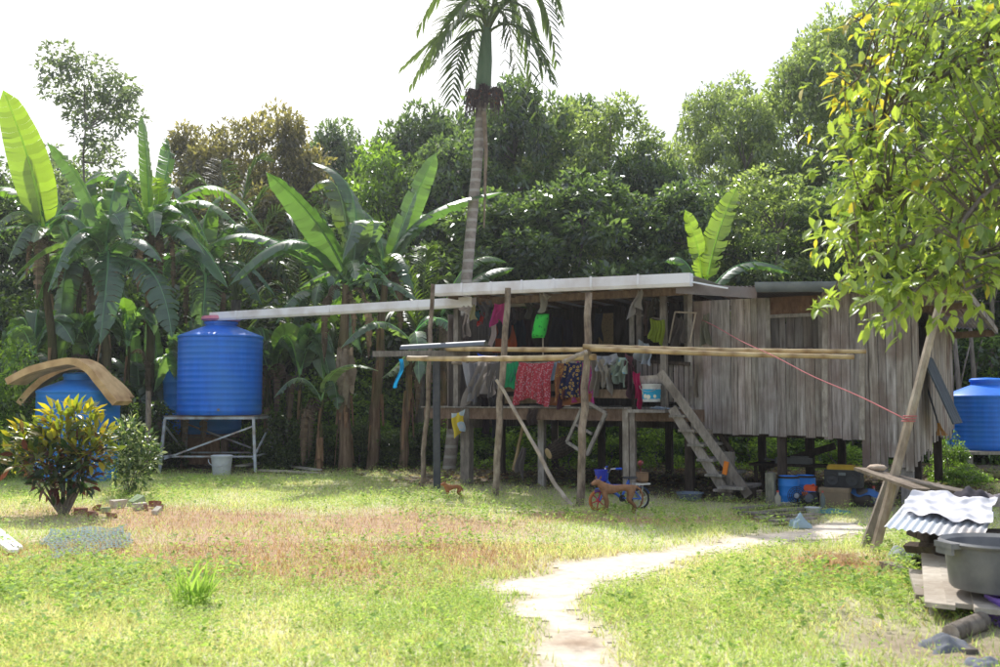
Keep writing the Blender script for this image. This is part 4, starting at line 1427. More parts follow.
def dog(base, s_, face, look, label, ma, ear=.05, tailpts=None, stocky=1.0):
    """base: ground point under chest; face: unit heading; s_: shoulder height"""
    f_ = V(face).normalized()
    l_ = V((-f_.y, f_.x, 0))
    q = lambda x_, y_, z_: base + f_ * x_ * s_ + l_ * y_ * s_ + UP * z_ * s_
    k = s_ * stocky
    J, Ed = [], []
    def j(p_, r, par=None):
        J.append((p_, r if not isinstance(r, tuple) else r))
        if par is not None:
            Ed.append((par, len(J) - 1))
        return len(J) - 1
    pel = j(q(-.88, 0, .88), .13 * k)
    loin = j(q(-.58, 0, .88), .125 * k, pel)
    rib = j(q(-.26, 0, .83), .165 * k, loin)
    che = j(q(0, 0, .85), .185 * k, rib)
    nk = j(q(.16, 0, .98), .135 * k, che)
    lk = V(look).normalized()
    hb = q(.27, 0, 1.1)
    hd_ = j(hb, .14 * k, nk)
    m1 = j(hb + lk * .15 * s_ - UP * .04 * s_, .085 * k, hd_)
    j(hb + lk * .27 * s_ - UP * .07 * s_, .05 * k, m1)
    for sy in (-1, 1):
        a_ = j(q(.02, .11 * sy, .62), .085 * k, che)
        b2 = j(q(-.05, .12 * sy, .42), .066 * k, a_)
        c2 = j(q(-.02, .12 * sy, .2), .05 * k, b2)
        d2 = j(q(0, .12 * sy, .05), .047 * k, c2)
        j(q(.07, .12 * sy, .035), .042 * k, d2)
        a_ = j(q(-.88, .1 * sy, .68), .115 * k, pel)
        b2 = j(q(-.78, .13 * sy, .47), .074 * k, a_)
        c2 = j(q(-.99, .13 * sy, .28), .05 * k, b2)
        d2 = j(q(-.95, .13 * sy, .05), .045 * k, c2)
        j(q(-.88, .13 * sy, .035), .048 * k, d2)
    pr_ = pel
    for i, (x_, y_, z_) in enumerate(tailpts):
        pr_ = j(q(x_, y_, z_), (.05 - .006 * i) * k, pr_)
    body = skin_body('dog', J, Ed, ma, label=label, cat='dog')
    # ears, nose, eyes
    side = lk.cross(UP).normalized()
    eb = MB()
    for sy in (-1, 1):
        o = hb + side * .09 * s_ * sy + UP * .08 * s_ - lk * .03 * s_
        tip = o + UP * ear * s_ * 2.6 + side * ear * s_ * 1.2 * sy - lk * .02 * s_
        w_ = .055 * s_
        eb.add([o - side * w_ - lk * .02 * s_, o + side * w_, tip, o + lk * .03 * s_], [(0, 1, 2), (1, 3, 2), (3, 0, 2)], (.7, .65, .6))
    eb.build('ears', ma, body)
    nb = MB()
    c_ = hb + lk * .325 * s_ - UP * .06 * s_
    nb.lathe(c_ - lk * .02 * s_, [(.001, .02 * s_), (.025 * s_, .012 * s_), (.032 * s_, -.01 * s_), (.02 * s_, -.03 * s_)], 10, lk)
    nb.build('nose', M['blackplastic'], body, smooth=True)
    for sy in (-1, 1):
        e_ = MB()
        c_ = hb + lk * .105 * s_ + side * .065 * s_ * sy + UP * .05 * s_
        e_.lathe(c_, [(.001, .016 * s_), (.012 * s_, .012 * s_), (.018 * s_, 0), (.012 * s_, -.012 * s_)], 8, (lk + side * sy * .6).normalized())
        e_.build('eye', M['blackplastic'], body, smooth=True)
    return body

brownfur = mat('brown_fur', (.20, .10, .052), (.33, .175, .095), 16, rough=.85, spec=.15, bump=.25)
redfur = mat('ginger_fur', (.27, .105, .045), (.38, .165, .075), 16, rough=.85, spec=.15, bump=.25)
fd = V((-1, -.12, 0)).normalized()
pb = G(605.5, 514.5)
dog(pb, .415, fd, V((-.75, -.55, -.1)), 'slim brown dog standing in front of the blue bicycle', brownfur, .045,
    [(-1.03, 0, .92), (-1.18, .02, .82), (-1.26, .04, .60), (-1.24, .04, .36), (-1.10, .04, .2)], .92)
dog(G(447.5, 500.5), .24, V((-1, -.55, 0)).normalized(), V((-.8, -.7, .02)), 'small ginger puppy with pointed ears by the steel post', redfur, .075,
    [(-.95, 0, .88), (-1.06, .02, .72), (-1.1, .04, .52)], 1.0)

# blue drums under the floor
def drum(px, pyb, Y, r, h, label):
    o = P(px, pyb, Y)
    o.z = 0
    root = thing('plastic_drum', label, 'drum', o, 'blue drums under the floor')
    MB().lathe(o, [(.001, 0), (r * .93, 0), (r, .03), (r, h * .3), (r * 1.02, h * .32), (r, h * .34), (r, h * .64), (r * 1.02, h * .66), (r, h * .68), (r, h - .05), (r * .95, h - .01), (r * .9, h), (r * .88, h - .02), (.001, h - .02)], 28).build('drum_body', M['tanklight'], root, smooth='auto')
    MB().lathe(o, [(r * .95, h), (r * 1.05, h), (r * 1.05, h - .03), (r * .99, h - .03)], 28).build('lid_ring', M['blackplastic'], root, smooth='auto')
drum(789, 505, 15.3, .155, .42, 'blue plastic drum standing left of the orange engine')
drum(806, 500, 15.7, .15, .40, 'blue plastic drum half hidden behind the orange engine')
def gp(px, py):
    g = G(px, py)
    return g
# fan guard
o = G(797, 506)
fan = thing('fan_wheel', 'round dark wire fan lying upright in front of the blue drum', 'fan', o)
ax = (N * .9 + UP * .15).normalized()
c = o + UP * .15
m_ = MB()
for r_ in (.05, .08, .11, .135):
    m_.lathe(c, [(r_, -.004), (r_ + .004, 0), (r_, .004), (r_ - .004, 0)], 26, ax, closed=True)
for k in range(14):
    g = 2 * PI * k / 14
    x_ = ax.orthogonal().normalized()
    y_ = ax.cross(x_)
    m_.tube([c, c + (x_ * math.cos(g) + y_ * math.sin(g)) * .137], .003, 4)
m_.build('guard', M['blackplastic'], fan)
MB().lathe(c, [(.001, .03), (.035, .025), (.042, 0), (.04, -.06), (.001, -.07)], 16, ax).build('hub', plain((.24, .27, .32), .5, .4), fan, smooth='auto')
MB().lathe(o, [(.001, .03), (.08, .02), (.09, 0)], 18).tube([o, c - ax * .05], .012, 6).build('base', M['blackplastic'], fan)
# engine
o = G(811, 506)
en = thing('engine', 'orange and black petrol engine beside the blue drum', 'engine', o)
U_ = -E
MB().obox(o + UP * .10, U_ * .13, N * .1, UP * .06).obox(o + UP * .02, U_ * .15, N * .04, UP * .02).obox(o + UP * .17 + U_ * .05, U_ * .06, N * .09, UP * .03).build('block', M['blackplastic'], en)
MB().obox(o + UP * .26, U_ * .085, N * .07, UP * .035).obox(o + UP * .30 - U_ * .02, U_ * .05, N * .05, UP * .012).lathe(o + UP * .3 + U_ * .04, [(.02, 0), (.02, .025), (.001, .028)], 12).build('fuel_tank', plain((.62, .075, .015), .4, .5), en)
MB().obox(o + UP * .17 - U_ * .07 + N * .06, U_ * .04, N * .03, UP * .04).build('air_filter', plain((.55, .12, .03), .5, .4), en)
MB().lathe(o + UP * .12 + N * .1, [(.001, .05), (.05, .045), (.07, .01), (.07, 0)], 18, N).build('recoil_cover', plain((.09, .1, .12), .5, .4), en, smooth='auto')
# cardboard boxes; clutter colours here darkened to paint shade under the floor
o = G(836, 507)
bx = thing('cardboard_box', 'tan cardboard box on the ground under the black speaker', 'box', o)
MB().obox(o + UP * .13, U_ * .2, N * .14, UP * .13).build('box_body', plain((.24, .18, .12)), bx)
MB().obox(o + UP * .255, U_ * .207, N * .147, UP * .03, (1.15, 1.15, 1.15)).build('box_lid', plain((.24, .18, .12)), bx)
o2 = HP(843, 487.5, -.5)
o2 = o - N * .1 + UP * .287 + U_ * .1
sp = thing('speaker_box', 'black stereo box standing on the cardboard box', 'stereo', o2)
MB().obox(o2 + UP * .13, U_ * .26, N * .12, UP * .13).build('cabinet', M['blackplastic'], sp)
for k in (-.14, .14):
    MB().lathe(o2 + UP * .12 + U_ * k + N * .12, [(.085, 0), (.085, .012), (.06, .004), (.02, .01), (.001, .015)], 20, N).build('cone', plain((.035, .036, .04), .5, .3), sp, smooth='auto')
MB().obox(o2 + UP * .2 + N * .122, U_ * .05, N * .004, UP * .02).build('display', plain((.12, .14, .15), .3, .5), sp)
o3 = o2 + UP * .26
b_ = MB()
b_.obox(o3 + UP * .022, U_ * .22, N * .1, UP * .022)
b_.obox(o3 + UP * .055 - U_ * .03, U_ * .18, N * .08, UP * .012, (.85, .85, .85))
b_.build('yellow_board', plain((.42, .27, .035)), label='mustard yellow slab resting on the black stereo box', cat='board')
b_ = MB()
o = G(863, 507)
tb = thing('old_motor', 'dark round motor lying under the blue tarpaulin', 'motor', o)
MB().lathe(o + UP * .14 - U_ * .12, [(.001, 0), (.10, 0), (.13, .03), (.13, .2), (.1, .24), (.001, .24)], 20, U_).build('casing', plain((.075, .06, .055), .6, .3), tb, smooth='auto')
MB().obox(o + UP * .02, U_ * .14, N * .1, UP * .02).build('foot', M['blackplastic'], tb)
MB().tube([o + UP * .14 + U_ * .1, o + UP * .14 + U_ * .2], .02, 8).build('shaft', M['steel'], tb)
b_ = MB()
b_.grid(lambda u, v: o + UP * (.28 - .07 * (2 * v - 1) ** 2 + .02 * math.sin(u * 11) + .012 * math.sin(v * 9 + u * 5) - .05 * u) + U_ * (u - .5) * .46 + N * (v - .5) * .3, 16, 10)
b_.build('tarpaulin', plain((.035, .12, .32), .5, .4), label='crumpled blue tarpaulin over the old motor', cat='tarpaulin', smooth=True)
b_ = MB()
o = G(813, 513)
b_.lathe(o, [(.001, .005), (.08, .005), (.115, .075), (.12, .075), (.12, .08), (.11, .08), (.075, .015), (.001, .015)], 24)
b_.build('bowl', plain((.55, .56, .57), .4, .5), label='pale plastic bowl on the boards in front of the engine', cat='bowl', smooth='auto')
def crumple(px, py, w_, dp, h_, ma, name, label, cat, seed=1, z0=0):
    o = G(px, py)
    o.z = z0
    rr = random.Random(seed)
    a1, a2, a3 = [rr.uniform(0, 6) for _ in range(3)]
    b2 = MB()
    def fn(u, v):
        x_, y_ = (u - .5), (v - .5)
        e_ = max(0, 1 - (2 * x_) ** 2) * max(0, 1 - (2 * y_) ** 2)
        return o + V((x_ * w_ * (1 + .15 * math.sin(v * 9 + a1)), y_ * dp * (1 + .15 * math.sin(u * 8 + a2)), .012 + h_ * e_ ** .5 * (.7 + .4 * math.sin(u * 11 + a3 + v * 7) * math.sin(v * 8 + a1))))
    b2.grid(fn, 18, 14)
    return b2.build(name, ma, label=label, cat=cat, smooth=True)
crumple(800, 528, .22, .2, .17, fabric((.50, .62, .70)), 'plastic_bag', 'small pale blue plastic bag lying where the path meets the house', 'bag', 4)
crumple(832, 513, .5, .3, .05, fabric((.16, .36, .40)), 'cloth_rag', 'teal and pale blue rag on the ground before the cardboard box', 'rag', 5)
crumple(786, 505.5, .16, .12, .05, fabric((.6, .58, .55)), 'cloth_rag', 'small white rag on the boards by the blue drum', 'rag', 6)
b_ = MB()
o = G(771, 504)
b_.beam(o, o + UP * .47, .13, .12, side=E, tint=(.75, .8, .7))
b_.lathe(o + UP * .47, [(.06, 0), (.04, .015), (.001, .017)], 8, tint=(.5, .5, .5))
b_.build('stub_post', M['timber'], label='short mossy timber stump standing left of the blue drum', cat='post')
# boards on ground by stairs
for i, (x0, y0, x1, y1) in enumerate(((735, 509, 800, 503), (745, 514, 815, 508), (758, 518, 818, 514), (772, 521, 812, 518), (740, 512, 790, 516))):
    a, c_ = G(x0, y0, .03 + .012 * i), G(x1, y1, .03 + .012 * i)
    MB().beam(a, c_, .17, .022, side=V((0, 1, 0)), tint=tint(.6, .95)).build('loose_board', M['timber'], label='loose grey board lying on the soil at the foot of the stairs', cat='board', group='boards at the foot of the stairs')
def bottle(px, py, r_, h_, c_, label):
    o_ = G(px, py)
    rt_ = thing('bottle', label, 'bottle', o_)
    MB().lathe(o_, [(.001, 0), (r_, .005), (r_, h_ * .62), (r_ * .4, h_ * .8), (r_ * .36, h_ * .93), (.001, h_ * .93)], 16).build('bottle_body', plain(c_, .35, .5), rt_, smooth='auto')
    MB().lathe(o_, [(r_ * .42, h_ * .9), (r_ * .42, h_), (.001, h_)], 12).build('cap', plain((.5, .08, .06), .5, .4), rt_)
bottle(823, 509, .035, .26, (.10, .13, .12), 'dull green bottle standing between the engine and the cardboard box')
bottle(778, 507, .045, .24, (.35, .32, .24), 'cloudy plastic bottle beside the timber stump')
bottle(874, 505, .05, .28, (.16, .17, .2), 'grey oil bottle right of the old motor')
def lowbox(px, py, w_, d_, h_, c_, name, label, cat, turn=0.0):
    o_ = G(px, py)
    u_ = (-E * math.cos(turn) + N * math.sin(turn))
    v_ = V((-u_.y, u_.x, 0))
    b2 = MB()
    for s_ in (-1, 1):
        b2.obox(o_ + v_ * s_ * d_ + UP * h_ / 2, u_ * w_, v_ * .01, UP * h_ / 2, tint(.8, 1.1))
        b2.obox(o_ + u_ * s_ * w_ + UP * h_ / 2, v_ * (d_ - .012), u_ * .01, UP * h_ / 2, tint(.8, 1.1))
    b2.obox(o_ + UP * .012, u_ * (w_ - .012), v_ * (d_ - .012), UP * .008)
    b2.build(name, plain(c_), label=label, cat=cat)
lowbox(822, 497, .16, .1, .16, (.11, .085, .06), 'wooden_crate', 'dark open crate behind the orange engine', 'crate', .2)
lowbox(882, 500, .18, .12, .14, (.20, .17, .13), 'wooden_crate', 'dusty open crate under the end of the plank table', 'crate', -.3)
b2 = MB()
o_ = G(752, 499)
for k in range(4):
    b2.lathe(o_, [(.13, .03 + .035 * k), (.148, .015 + .035 * k), (.165, .03 + .035 * k), (.148, .045 + .035 * k)], 22, closed=True)
b2.build('rope_coil', M['stick'], label='coil of old rope lying beneath the stair bench', cat='rope', smooth=True)
b2 = MB()
o_ = G(690, 500)
b2.lathe(o_, [(.001, .005), (.16, .005), (.21, .11), (.22, .11), (.215, .12), (.2, .115), (.155, .015), (.001, .015)], 26)
b2.build('basin', plain((.12, .15, .20), .5, .4), label='dull blue basin on the soil left of the stair foot', cat='basin', smooth='auto')
# low pallet / table behind in shade
b_ = MB()
a = HP(800, 481, -1.3)
b_.obox(V((a.x, a.y, .46)), E * .8, N * .25, UP * .02)
for t in (-.7, .7):
    for dd in (-.2, .2):
        b_.beam(V((a.x, a.y, 0)) + E * t + N * dd, V((a.x, a.y, .44)) + E * t + N * dd, .05, .05, side=E)
b_.build('low_table', M['darkwood'], label='low dark table in the shade under the floor', cat='table')
b_ = MB()
c = V((a.x, a.y, .48)) + E * .1
b_.obox(c + UP * .05, E * .3, N * .08, UP * .05)
b_.obox(c + UP * .115 - E * .1, E * .14, N * .06, UP * .015)
b_.tube([c + E * .3 + UP * .05, c + E * .5 + UP * .06], .02, 6)
b_.build('tool_case', plain((.22, .22, .22), .5, .4), label='grey tool case on the low table under the floor', cat='case')
# sloping dark beam under the floor
MB().beam(HP(760, 468, -1.6), HP(835, 446, -1.6), .08, .12, side=N).build('loose_beam', M['darkwood'], label='dark beam slanting across the shade under the floor', cat='beam')

# ------------------------------------------------------------------ water tanks
def tank_profile(r, h, ribs, dome=.2):
    pr_ = [(.001, 0), (r * .97, 0), (r, .04)]
    n = ribs
    for k in range(n):
        z = .1 + (h - .2) * k / (n - 1)
        pr_ += [(r, z - .022), (r * 1.005, z - .012), (r * 1.005, z + .012), (r, z + .022)]
    pr_ += [(r * 1.0, h - .03), (r * 1.02, h - .01), (r * 1.015, h + .02), (r * .96, h + .05), (r * .42, h + dome), (r * .38, h + dome + .01)]
    return pr_

def tank(o, r, h, label, ma, ribs=8, dome=.2, lid=None, neck=.08, nlow=None):
    root = thing('water_tank', label, 'water tank', o, 'blue plastic water tanks')
    MB().lathe(o, tank_profile(r, h, ribs, dome), 56).build('tank_body', ma, root, smooth='auto')
    t = h + dome
    MB().lathe(o, [(r * .37, t - .02), (r * .37, t + neck), (r * .40, t + neck), (r * .40, t + neck + .04), (r * .34, t + neck + .07), (.001, t + neck + .085)], 36).build('lid', lid or ma, root, smooth='auto')
    m2 = MB()
    u = V((.25, -1, 0)).normalized()
    m2.tube([o + u * (r - .02) + UP * .12, o + u * (r + .09) + UP * .12], .03, 8)
    m2.build('outlet', M['greyplastic'], root, smooth='auto')
    return root

# on the steel stand
SY = 22.3
zst = P(220, 416.5, SY - .5).z
tc_ = P(219.5, 416, SY)
tc_.z = zst + .03
r_t = 41 / 1000 * SY
ht = (417 - 340) / 1000 * SY
tank(tc_, r_t, ht, 'big blue water tank raised on the steel stand under the gutter', M['tank'], 13, .24, None, .06)
b_ = MB()
b_.lathe(tc_ + UP * (ht + .42), [(.36, -.06), (.44, -.02), (.42, .05), (.2, .07), (.001, .08)], 24)
b_.build('pink_cover', M['pinklid'], label='pink plastic cover on top of the raised tank', cat='cover', smooth='auto')
std = thing('tank_stand', 'grey painted steel angle stand under the raised tank', 'stand', V((tc_.x, tc_.y, 0)))
sx, sy = .95, .78
cr_ = [V((tc_.x - sx, tc_.y - sy, 0)), V((tc_.x + sx, tc_.y - sy, 0)), V((tc_.x + sx, tc_.y + sy, 0)), V((tc_.x - sx, tc_.y + sy, 0))]
b_ = MB()
for i in range(4):
    a, c_ = cr_[i] + UP * (zst - .03), cr_[(i + 1) % 4] + UP * (zst - .03)
    b_.beam(a, c_, .05, .05)
b_.obox(V((tc_.x, tc_.y, zst + .008)), V((sx + .03, 0, 0)), V((0, sy + .03, 0)), V((0, 0, .012)), (.45, .35, .3))
b_.build('top_frame', M['steel'], std)
for i, p_ in enumerate(cr_):
    q_ = (p_ - V((tc_.x, tc_.y, 0))) * .08
    MB().beam(p_ + q_ - UP * .02, p_ + UP * (zst - .055), .055, .055, side=V((1, 0, 0))).build('leg', M['steel'], std)
b_ = MB()
for i in range(4):
    a, c_ = cr_[i], cr_[(i + 1) % 4]
    b_.beam(a + UP * .35, c_ + UP * .35, .035, .035)
    b_.beam(a + UP * .3, c_ + UP * (zst - .2), .035, .035)
b_.build('brace', M['steel'], std)
# white bucket below
o = G(221.5, 475)
bk = thing('bucket', 'white plastic bucket standing under the steel tank stand', 'bucket', o)
MB().lathe(o, [(.001, 0), (.18, 0), (.215, .36), (.225, .36), (.225, .40), (.205, .40), (.17, .02), (.001, .02)], 28).build('bucket_body', plain((.62, .63, .62), .5, .3), bk, smooth='auto')
MB().lathe(o, [(.228, .385), (.232, .40), (.2, .415), (.001, .418)], 28).build('lid', plain((.70, .71, .70), .5, .3), bk, smooth='auto')
MB().tube([o + V((.22 * math.cos(g), -.05 - .19 * abs(math.sin(g)) * .4 - .15, .33 - .14 * math.sin(g))) for g in np.linspace(0, PI, 10)], .008, 5).build('handle', M['steel'], bk)
# tank behind on wooden base
SY2 = 24.0
zb2 = P(205, 433, SY2).z
o = P(202, 433, SY2)
tank(o, 38 / 1000 * SY2, (433 - 367) / 1000 * SY2, 'blue water tank behind the steel stand on a wooden base', M['tanklight'], 6, .22)
base_ = thing('timber_platform', 'low brown timber platform under the rear tank', 'platform', V((o.x, o.y, 0)))
b_ = MB()
for k in range(7):
    b_.obox(V((o.x - .9 + .3 * k, o.y, zb2 - .035)), V((.145, 0, 0)), V((0, .9, 0)), V((0, 0, .03)), tint(.8, 1.2))
b_.build('platform_boards', M['browntimber'], base_)
for sx_ in (-.75, .75):
    for sy_ in (-.75, .75):
        MB().beam(V((o.x + sx_, o.y + sy_, 0)), V((o.x + sx_, o.y + sy_, zb2 - .068)), .14, .14, side=V((1, 0, 0))).build('leg', M['browntimber'], base_)
MB().obox(V((o.x, o.y - .84, zb2 * .5)), V((.66, 0, 0)), V((0, .02, 0)), V((0, 0, zb2 * .4)), (1.2, 1, .8)).build('skirt_board', M['browntimber'], base_)
# left tank with foam
SY3 = 19.6
o = P(76.5, 480, SY3)
o.z = 0
r3 = 39 / 1000 * SY3
h3 = P(76, 392, SY3).z
tank(o, r3, h3, 'blue water tank on the ground with tan foam strips draped over its top', M['tanklight'], 9, .22)
def foam(pxs, Y, label, wd, th=.1, ov=0.0):
    pts = [P(x_, y_, Y) for x_, y_ in pxs]
    # catmull
    full = []
    for i in range(len(pts) - 1):
        p0_, p1_, p2_, p3_ = pts[max(0, i - 1)], pts[i], pts[i + 1], pts[min(len(pts) - 1, i + 2)]
        for k in range(8):
            t = k / 8
            full.append(.5 * ((2 * p1_) + (p2_ - p0_) * t + (2 * p0_ - 5 * p1_ + 4 * p2_ - p3_) * t * t + (3 * p1_ - p0_ - 3 * p2_ + p3_) * t ** 3))
    full.append(pts[-1])
    b2 = MB()
    n_ = len(full)
    vs, fs = [], []
    W_ = V((.25, 1, 0)).normalized() * wd / 2
    if ov:
        W_ = V((ov, 1, 0)).normalized() * wd / 2
    for i, p_ in enumerate(full):
        t = (full[min(n_ - 1, i + 1)] - full[max(0, i - 1)]).normalized()
        nn = W_.cross(t).normalized()
        if nn.z < 0:
            nn = -nn
        for a_, c_ in ((-1, 0), (1, 0), (1, 1), (-1, 1)):
            vs.append(p_ + W_ * a_ * (1 + .03 * math.sin(i * .9)) - nn * th * c_)
    for i in range(n_ - 1):
        for k in range(4):
            fs.append((i * 4 + k, i * 4 + (k + 1) % 4, i * 4 + 4 + (k + 1) % 4, i * 4 + 4 + k))
    fs += [(0, 1, 2, 3), tuple(range((n_ - 1) * 4, n_ * 4))]
    b2.add(vs, fs)
    return b2.build('foam_strip', M['foam'], label=label, cat='foam strip', group='foam strips on the left tank')
foam([(14, 379), (35, 368), (60, 361), (80, 358.5), (97, 367), (112, 385), (125, 401)], SY3 - .4, 'wide tan foam strip lying on top, its right end hanging lowest on the tank', .55, .13, .18)
foam([(20, 402), (30, 390), (46, 376), (66, 366), (84, 364), (106, 373), (121, 384), (132, 397)], SY3 + .25, 'tan foam strip lying underneath, its left end hanging down the tank', .5, .12, -.15)
# stake
o = G(146, 476)
b_ = MB()
t_ = P(148.5, 391, o.y)
b_.tube([o - UP * .05, o.lerp(t_, .5) + V((.02, 0, 0)), t_], [.07, .065, .055], 8)
b_.build('stake', M['stick'], label='brown wooden stake standing between the left tank and the raised tank', cat='stake', smooth='auto')
# right tank on platform
SY4 = 20.2
o = P(988, 449, SY4)
tank(o, 38.5 / 1000 * SY4, (449 - 397) / 1000 * SY4, 'blue water tank on the far right behind the house corner', M['tank'], 10, .22)
base_ = thing('timber_platform', 'grey timber platform under the right hand tank', 'platform', V((o.x, o.y, 0)))
b_ = MB()
for k in range(7):
    b_.obox(V((o.x - .87 + .29 * k, o.y, o.z - .035)), V((.14, 0, 0)), V((0, .9, 0)), V((0, 0, .03)), tint(.8, 1.2))
b_.build('platform_boards', M['timber'], base_)
for sx_ in (-.75, .75):
    for sy_ in (-.75, .75):
        MB().beam(V((o.x + sx_, o.y + sy_, 0)), V((o.x + sx_, o.y + sy_, o.z - .068)), .12, .12, side=V((1, 0, 0))).build('leg', M['timber'], base_)

# ------------------------------------------------------------------ yard odds and ends
for i, (x0, y0, x1, y1, w_) in enumerate(((258, 470, 318, 473, .22), (262, 462, 318, 470, .2), (240, 466, 300, 457, .25))):
    a, c_ = G(x0, y0, .05 + .02 * i), G(x1, y1, .04 + .02 * i)
    MB().beam(a, c_, w_, .03, side=V((0, 1, 0)), tint=tint(.9, 1.2)).build('loose_plank', M['paleboard'], label='bleached plank lying on the ground right of the tank stand', cat='plank', group='planks beside the tank stand')
# brick rubble
BR = [(80, 515, .16, 'brick'), (93, 518, .14, 'brick'), (112, 518, .12, 'brick'), (105, 513, .13, 'mossy'), (118, 508, .2, 'pale'), (136, 506, .22, 'mossy'), (139, 510, .17, 'pale'), (155, 508, .17, 'brick'), (160, 510, .12, 'brick'), (157, 514, .14, 'pale'), (97, 511, .12, 'brick'), (146, 511, .1, 'brick')]
brick = mat('broken_brick', (.23, .085, .06), (.36, .16, .11), 9, rough=.95, spec=.1, bump=.5, stain=(.36, .28, .22), stain_scale=8)
pale_ = mat('pale_rubble', (.45, .40, .33), (.62, .57, .48), 9, rough=.95, spec=.1, bump=.5)
mossy = mat('mossy_rubble', (.24, .32, .17), (.42, .46, .32), 9, rough=.95, spec=.1, bump=.5)
for i, (px_, py_, s_, k_) in enumerate(BR):
    o = G(px_, py_)
    rr = random.Random(i)
    b_ = MB()
    ax_ = V((rr.uniform(-1, 1), rr.uniform(-1, 1), rr.uniform(-.2, .3))).normalized()
    ay_ = ax_.cross(UP).normalized()
    az_ = ax_.cross(ay_)
    q = []
    for sz in (-1, 1):
        for sx_, sy_ in ((-1, -1), (1, -1), (1, 1), (-1, 1)):
            q.append(o + UP * s_ * .3 + ax_ * sx_ * s_ * .55 * rr.uniform(.7, 1.1) + ay_ * sy_ * s_ * .35 * rr.uniform(.7, 1.1) + UP * sz * s_ * .3 * rr.uniform(.7, 1.1))
    b_.hexa(q)
    b_.build('brick_rubble' if k_ == 'brick' else 'stone_rubble', {'brick': brick, 'pale': pale_, 'mossy': mossy}[k_],
             label={'brick': 'broken red brick lying in the rubble heap by the yellow bush', 'pale': 'pale chunk of rubble in the heap by the yellow bush', 'mossy': 'mossy green grey chunk of rubble in the heap by the yellow bush'}[k_],
             cat='rubble', group='%s pieces in the rubble heap' % k_)
# blue green netting on the grass
b_ = MB()
netp = [(35, 532), (128, 528), (138, 548), (45, 570)]
q = [G(*p_) for p_ in netp]
nn = 60
keepf = []
def netfn(u, v):
    uu = u + .05 * math.sin(v * 11) * (1 - u)
    p_ = q[0].lerp(q[1], uu).lerp(q[3].lerp(q[2], uu), v)
    return p_ + UP * (.045 + .03 * math.sin(u * 14 + v * 5) * math.sin(v * 9))
netm = mat('fishing_net', (.16, .23, .235), (.27, .35, .35), 30, rough=.9, spec=.1, trans=(.4, .5, .5), tfac=.3)
b_.grid(netfn, 60, 60)
fsel = []
for k_, f_ in enumerate(b_.f):
    i, j_ = k_ % 60, k_ // 60
    eu, ev = min(i, 59 - i) / 60, min(j_, 59 - j_) / 60
    if min(eu, ev) < (.10) * vnoise(np.array(i * .13 + j_ * .05), np.array(j_ * .11 + 3.3), 4) + .0:
        continue
    if (i % 3 == 0) or (j_ % 3 == 0) or R.random() < .2:
        fsel.append(f_)
b_.f = fsel
b_.build('fishing_net', netm, label='blue green netting spread on the grass before the yellow bush', cat='net')
for i, (x0, y0, x1, y1) in enumerate(((-6, 528, 18, 548), (-8, 536, 14, 551))):
    a, c_ = G(x0, y0, .06), G(x1, y1, .06)
    MB().beam(a, c_, .09, .03, side=V((1, 1, 0)), tint=(1.3 - .2 * i,) * 3).build('white_batten', M['whitepvc'], label='white batten lying on the grass at the left edge', cat='batten', group='battens at the left edge')
# tall grass tuft
o = G(192, 606)
b_ = MB()
for k in range(46):
    g = R.uniform(0, 2 * PI)
    l_ = R.uniform(.22, .48)
    u = V((math.cos(g), math.sin(g), 0))
    s_ = u.cross(UP)
    b0 = o + u * R.uniform(0, .1) + s_ * R.uniform(-.1, .1)
    le = R.uniform(.15, .75)
    ww = R.uniform(.010, .018)
    vs, ti = [], []
    kcol = R.uniform(.8, 1.2)
    for i in range(5):
        s2 = i / 4
        p_ = b0 + u * le * l_ * s2 ** 1.8 + UP * l_ * s2 * (1 - .25 * le * s2)
        wv = ww * (1 - s2) ** .6 + .0008
        vs += [p_ - s_ * wv, p_ + s_ * wv]
        ti += [(.32 * kcol, .47 * kcol, .11 * kcol)] * 2
    b_.add(vs, [(2 * i, 2 * i + 1, 2 * i + 3, 2 * i + 2) for i in range(4)], ti)
b_.build('grass_tuft', M['grass'], label='tall bright green grass tuft standing in the lawn at left', cat='grass tuft')

# ------------------------------------------------------------------ right foreground clutter
o = G(868, 547)
b_ = MB()
t_ = P(893, 480, o.y + .1)
b_.beam(o - UP * .03, t_, .17, .05, side=V((1, 0, 0)), tint=(.9, .85, .8))
tbx = thing('rough_table', 'rough plank table on a slanting board leg beside the leaning pole', 'table', V((o.x, o.y, 0)))
b_.build('leg', M['timber'], tbx)
m_ = MB()
m_.beam(P(862, 469, 10.2), P(922, 490, 9.6), .25, .03, side=V((.3, 1, .1)), tint=(.9, .8, .7))
m_.beam(P(880, 474, 10.5), P(1010, 503, 9.6), .22, .03, side=V((.3, 1, .1)), tint=(.7, .65, .6))
m_.build('tabletop', M['timber'], tbx)
for px_, Y in ((935, 10.0), (1005, 10.2)):
    a = P(px_, 500, Y)
    MB().beam(V((a.x, a.y, -.02)), P(px_, 494, Y), .09, .06, side=V((1, 0, 0))).build('leg', M['timber'], tbx)
b_ = MB()
c = P(877, 467.5, 10.2)
b_.lathe(c - UP * .03, [(.001, 0), (.07, .005), (.10, .03), (.07, .055), (.001, .065)], 14)
b_.build('stone', mat('pale_stone', (.45, .34, .25), (.62, .5, .4), 12, rough=.95, bump=.6), label='pale brown stone lying on the end of the plank table', cat='stone', smooth=True)
# corrugated sheet
c00, c10, c01, c11 = P(884, 527, 8.5), P(982, 541, 8.2), P(905, 503, 9.3), P(995, 511, 9.2)
m_ = MB()
corrug(m_, c00, c10, c01, c11, 12, .008)
m_.build('zinc_sheet', M['zinc'], label='corrugated zinc sheet roofing the pile of boards at right', cat='metal sheet', smooth=True)
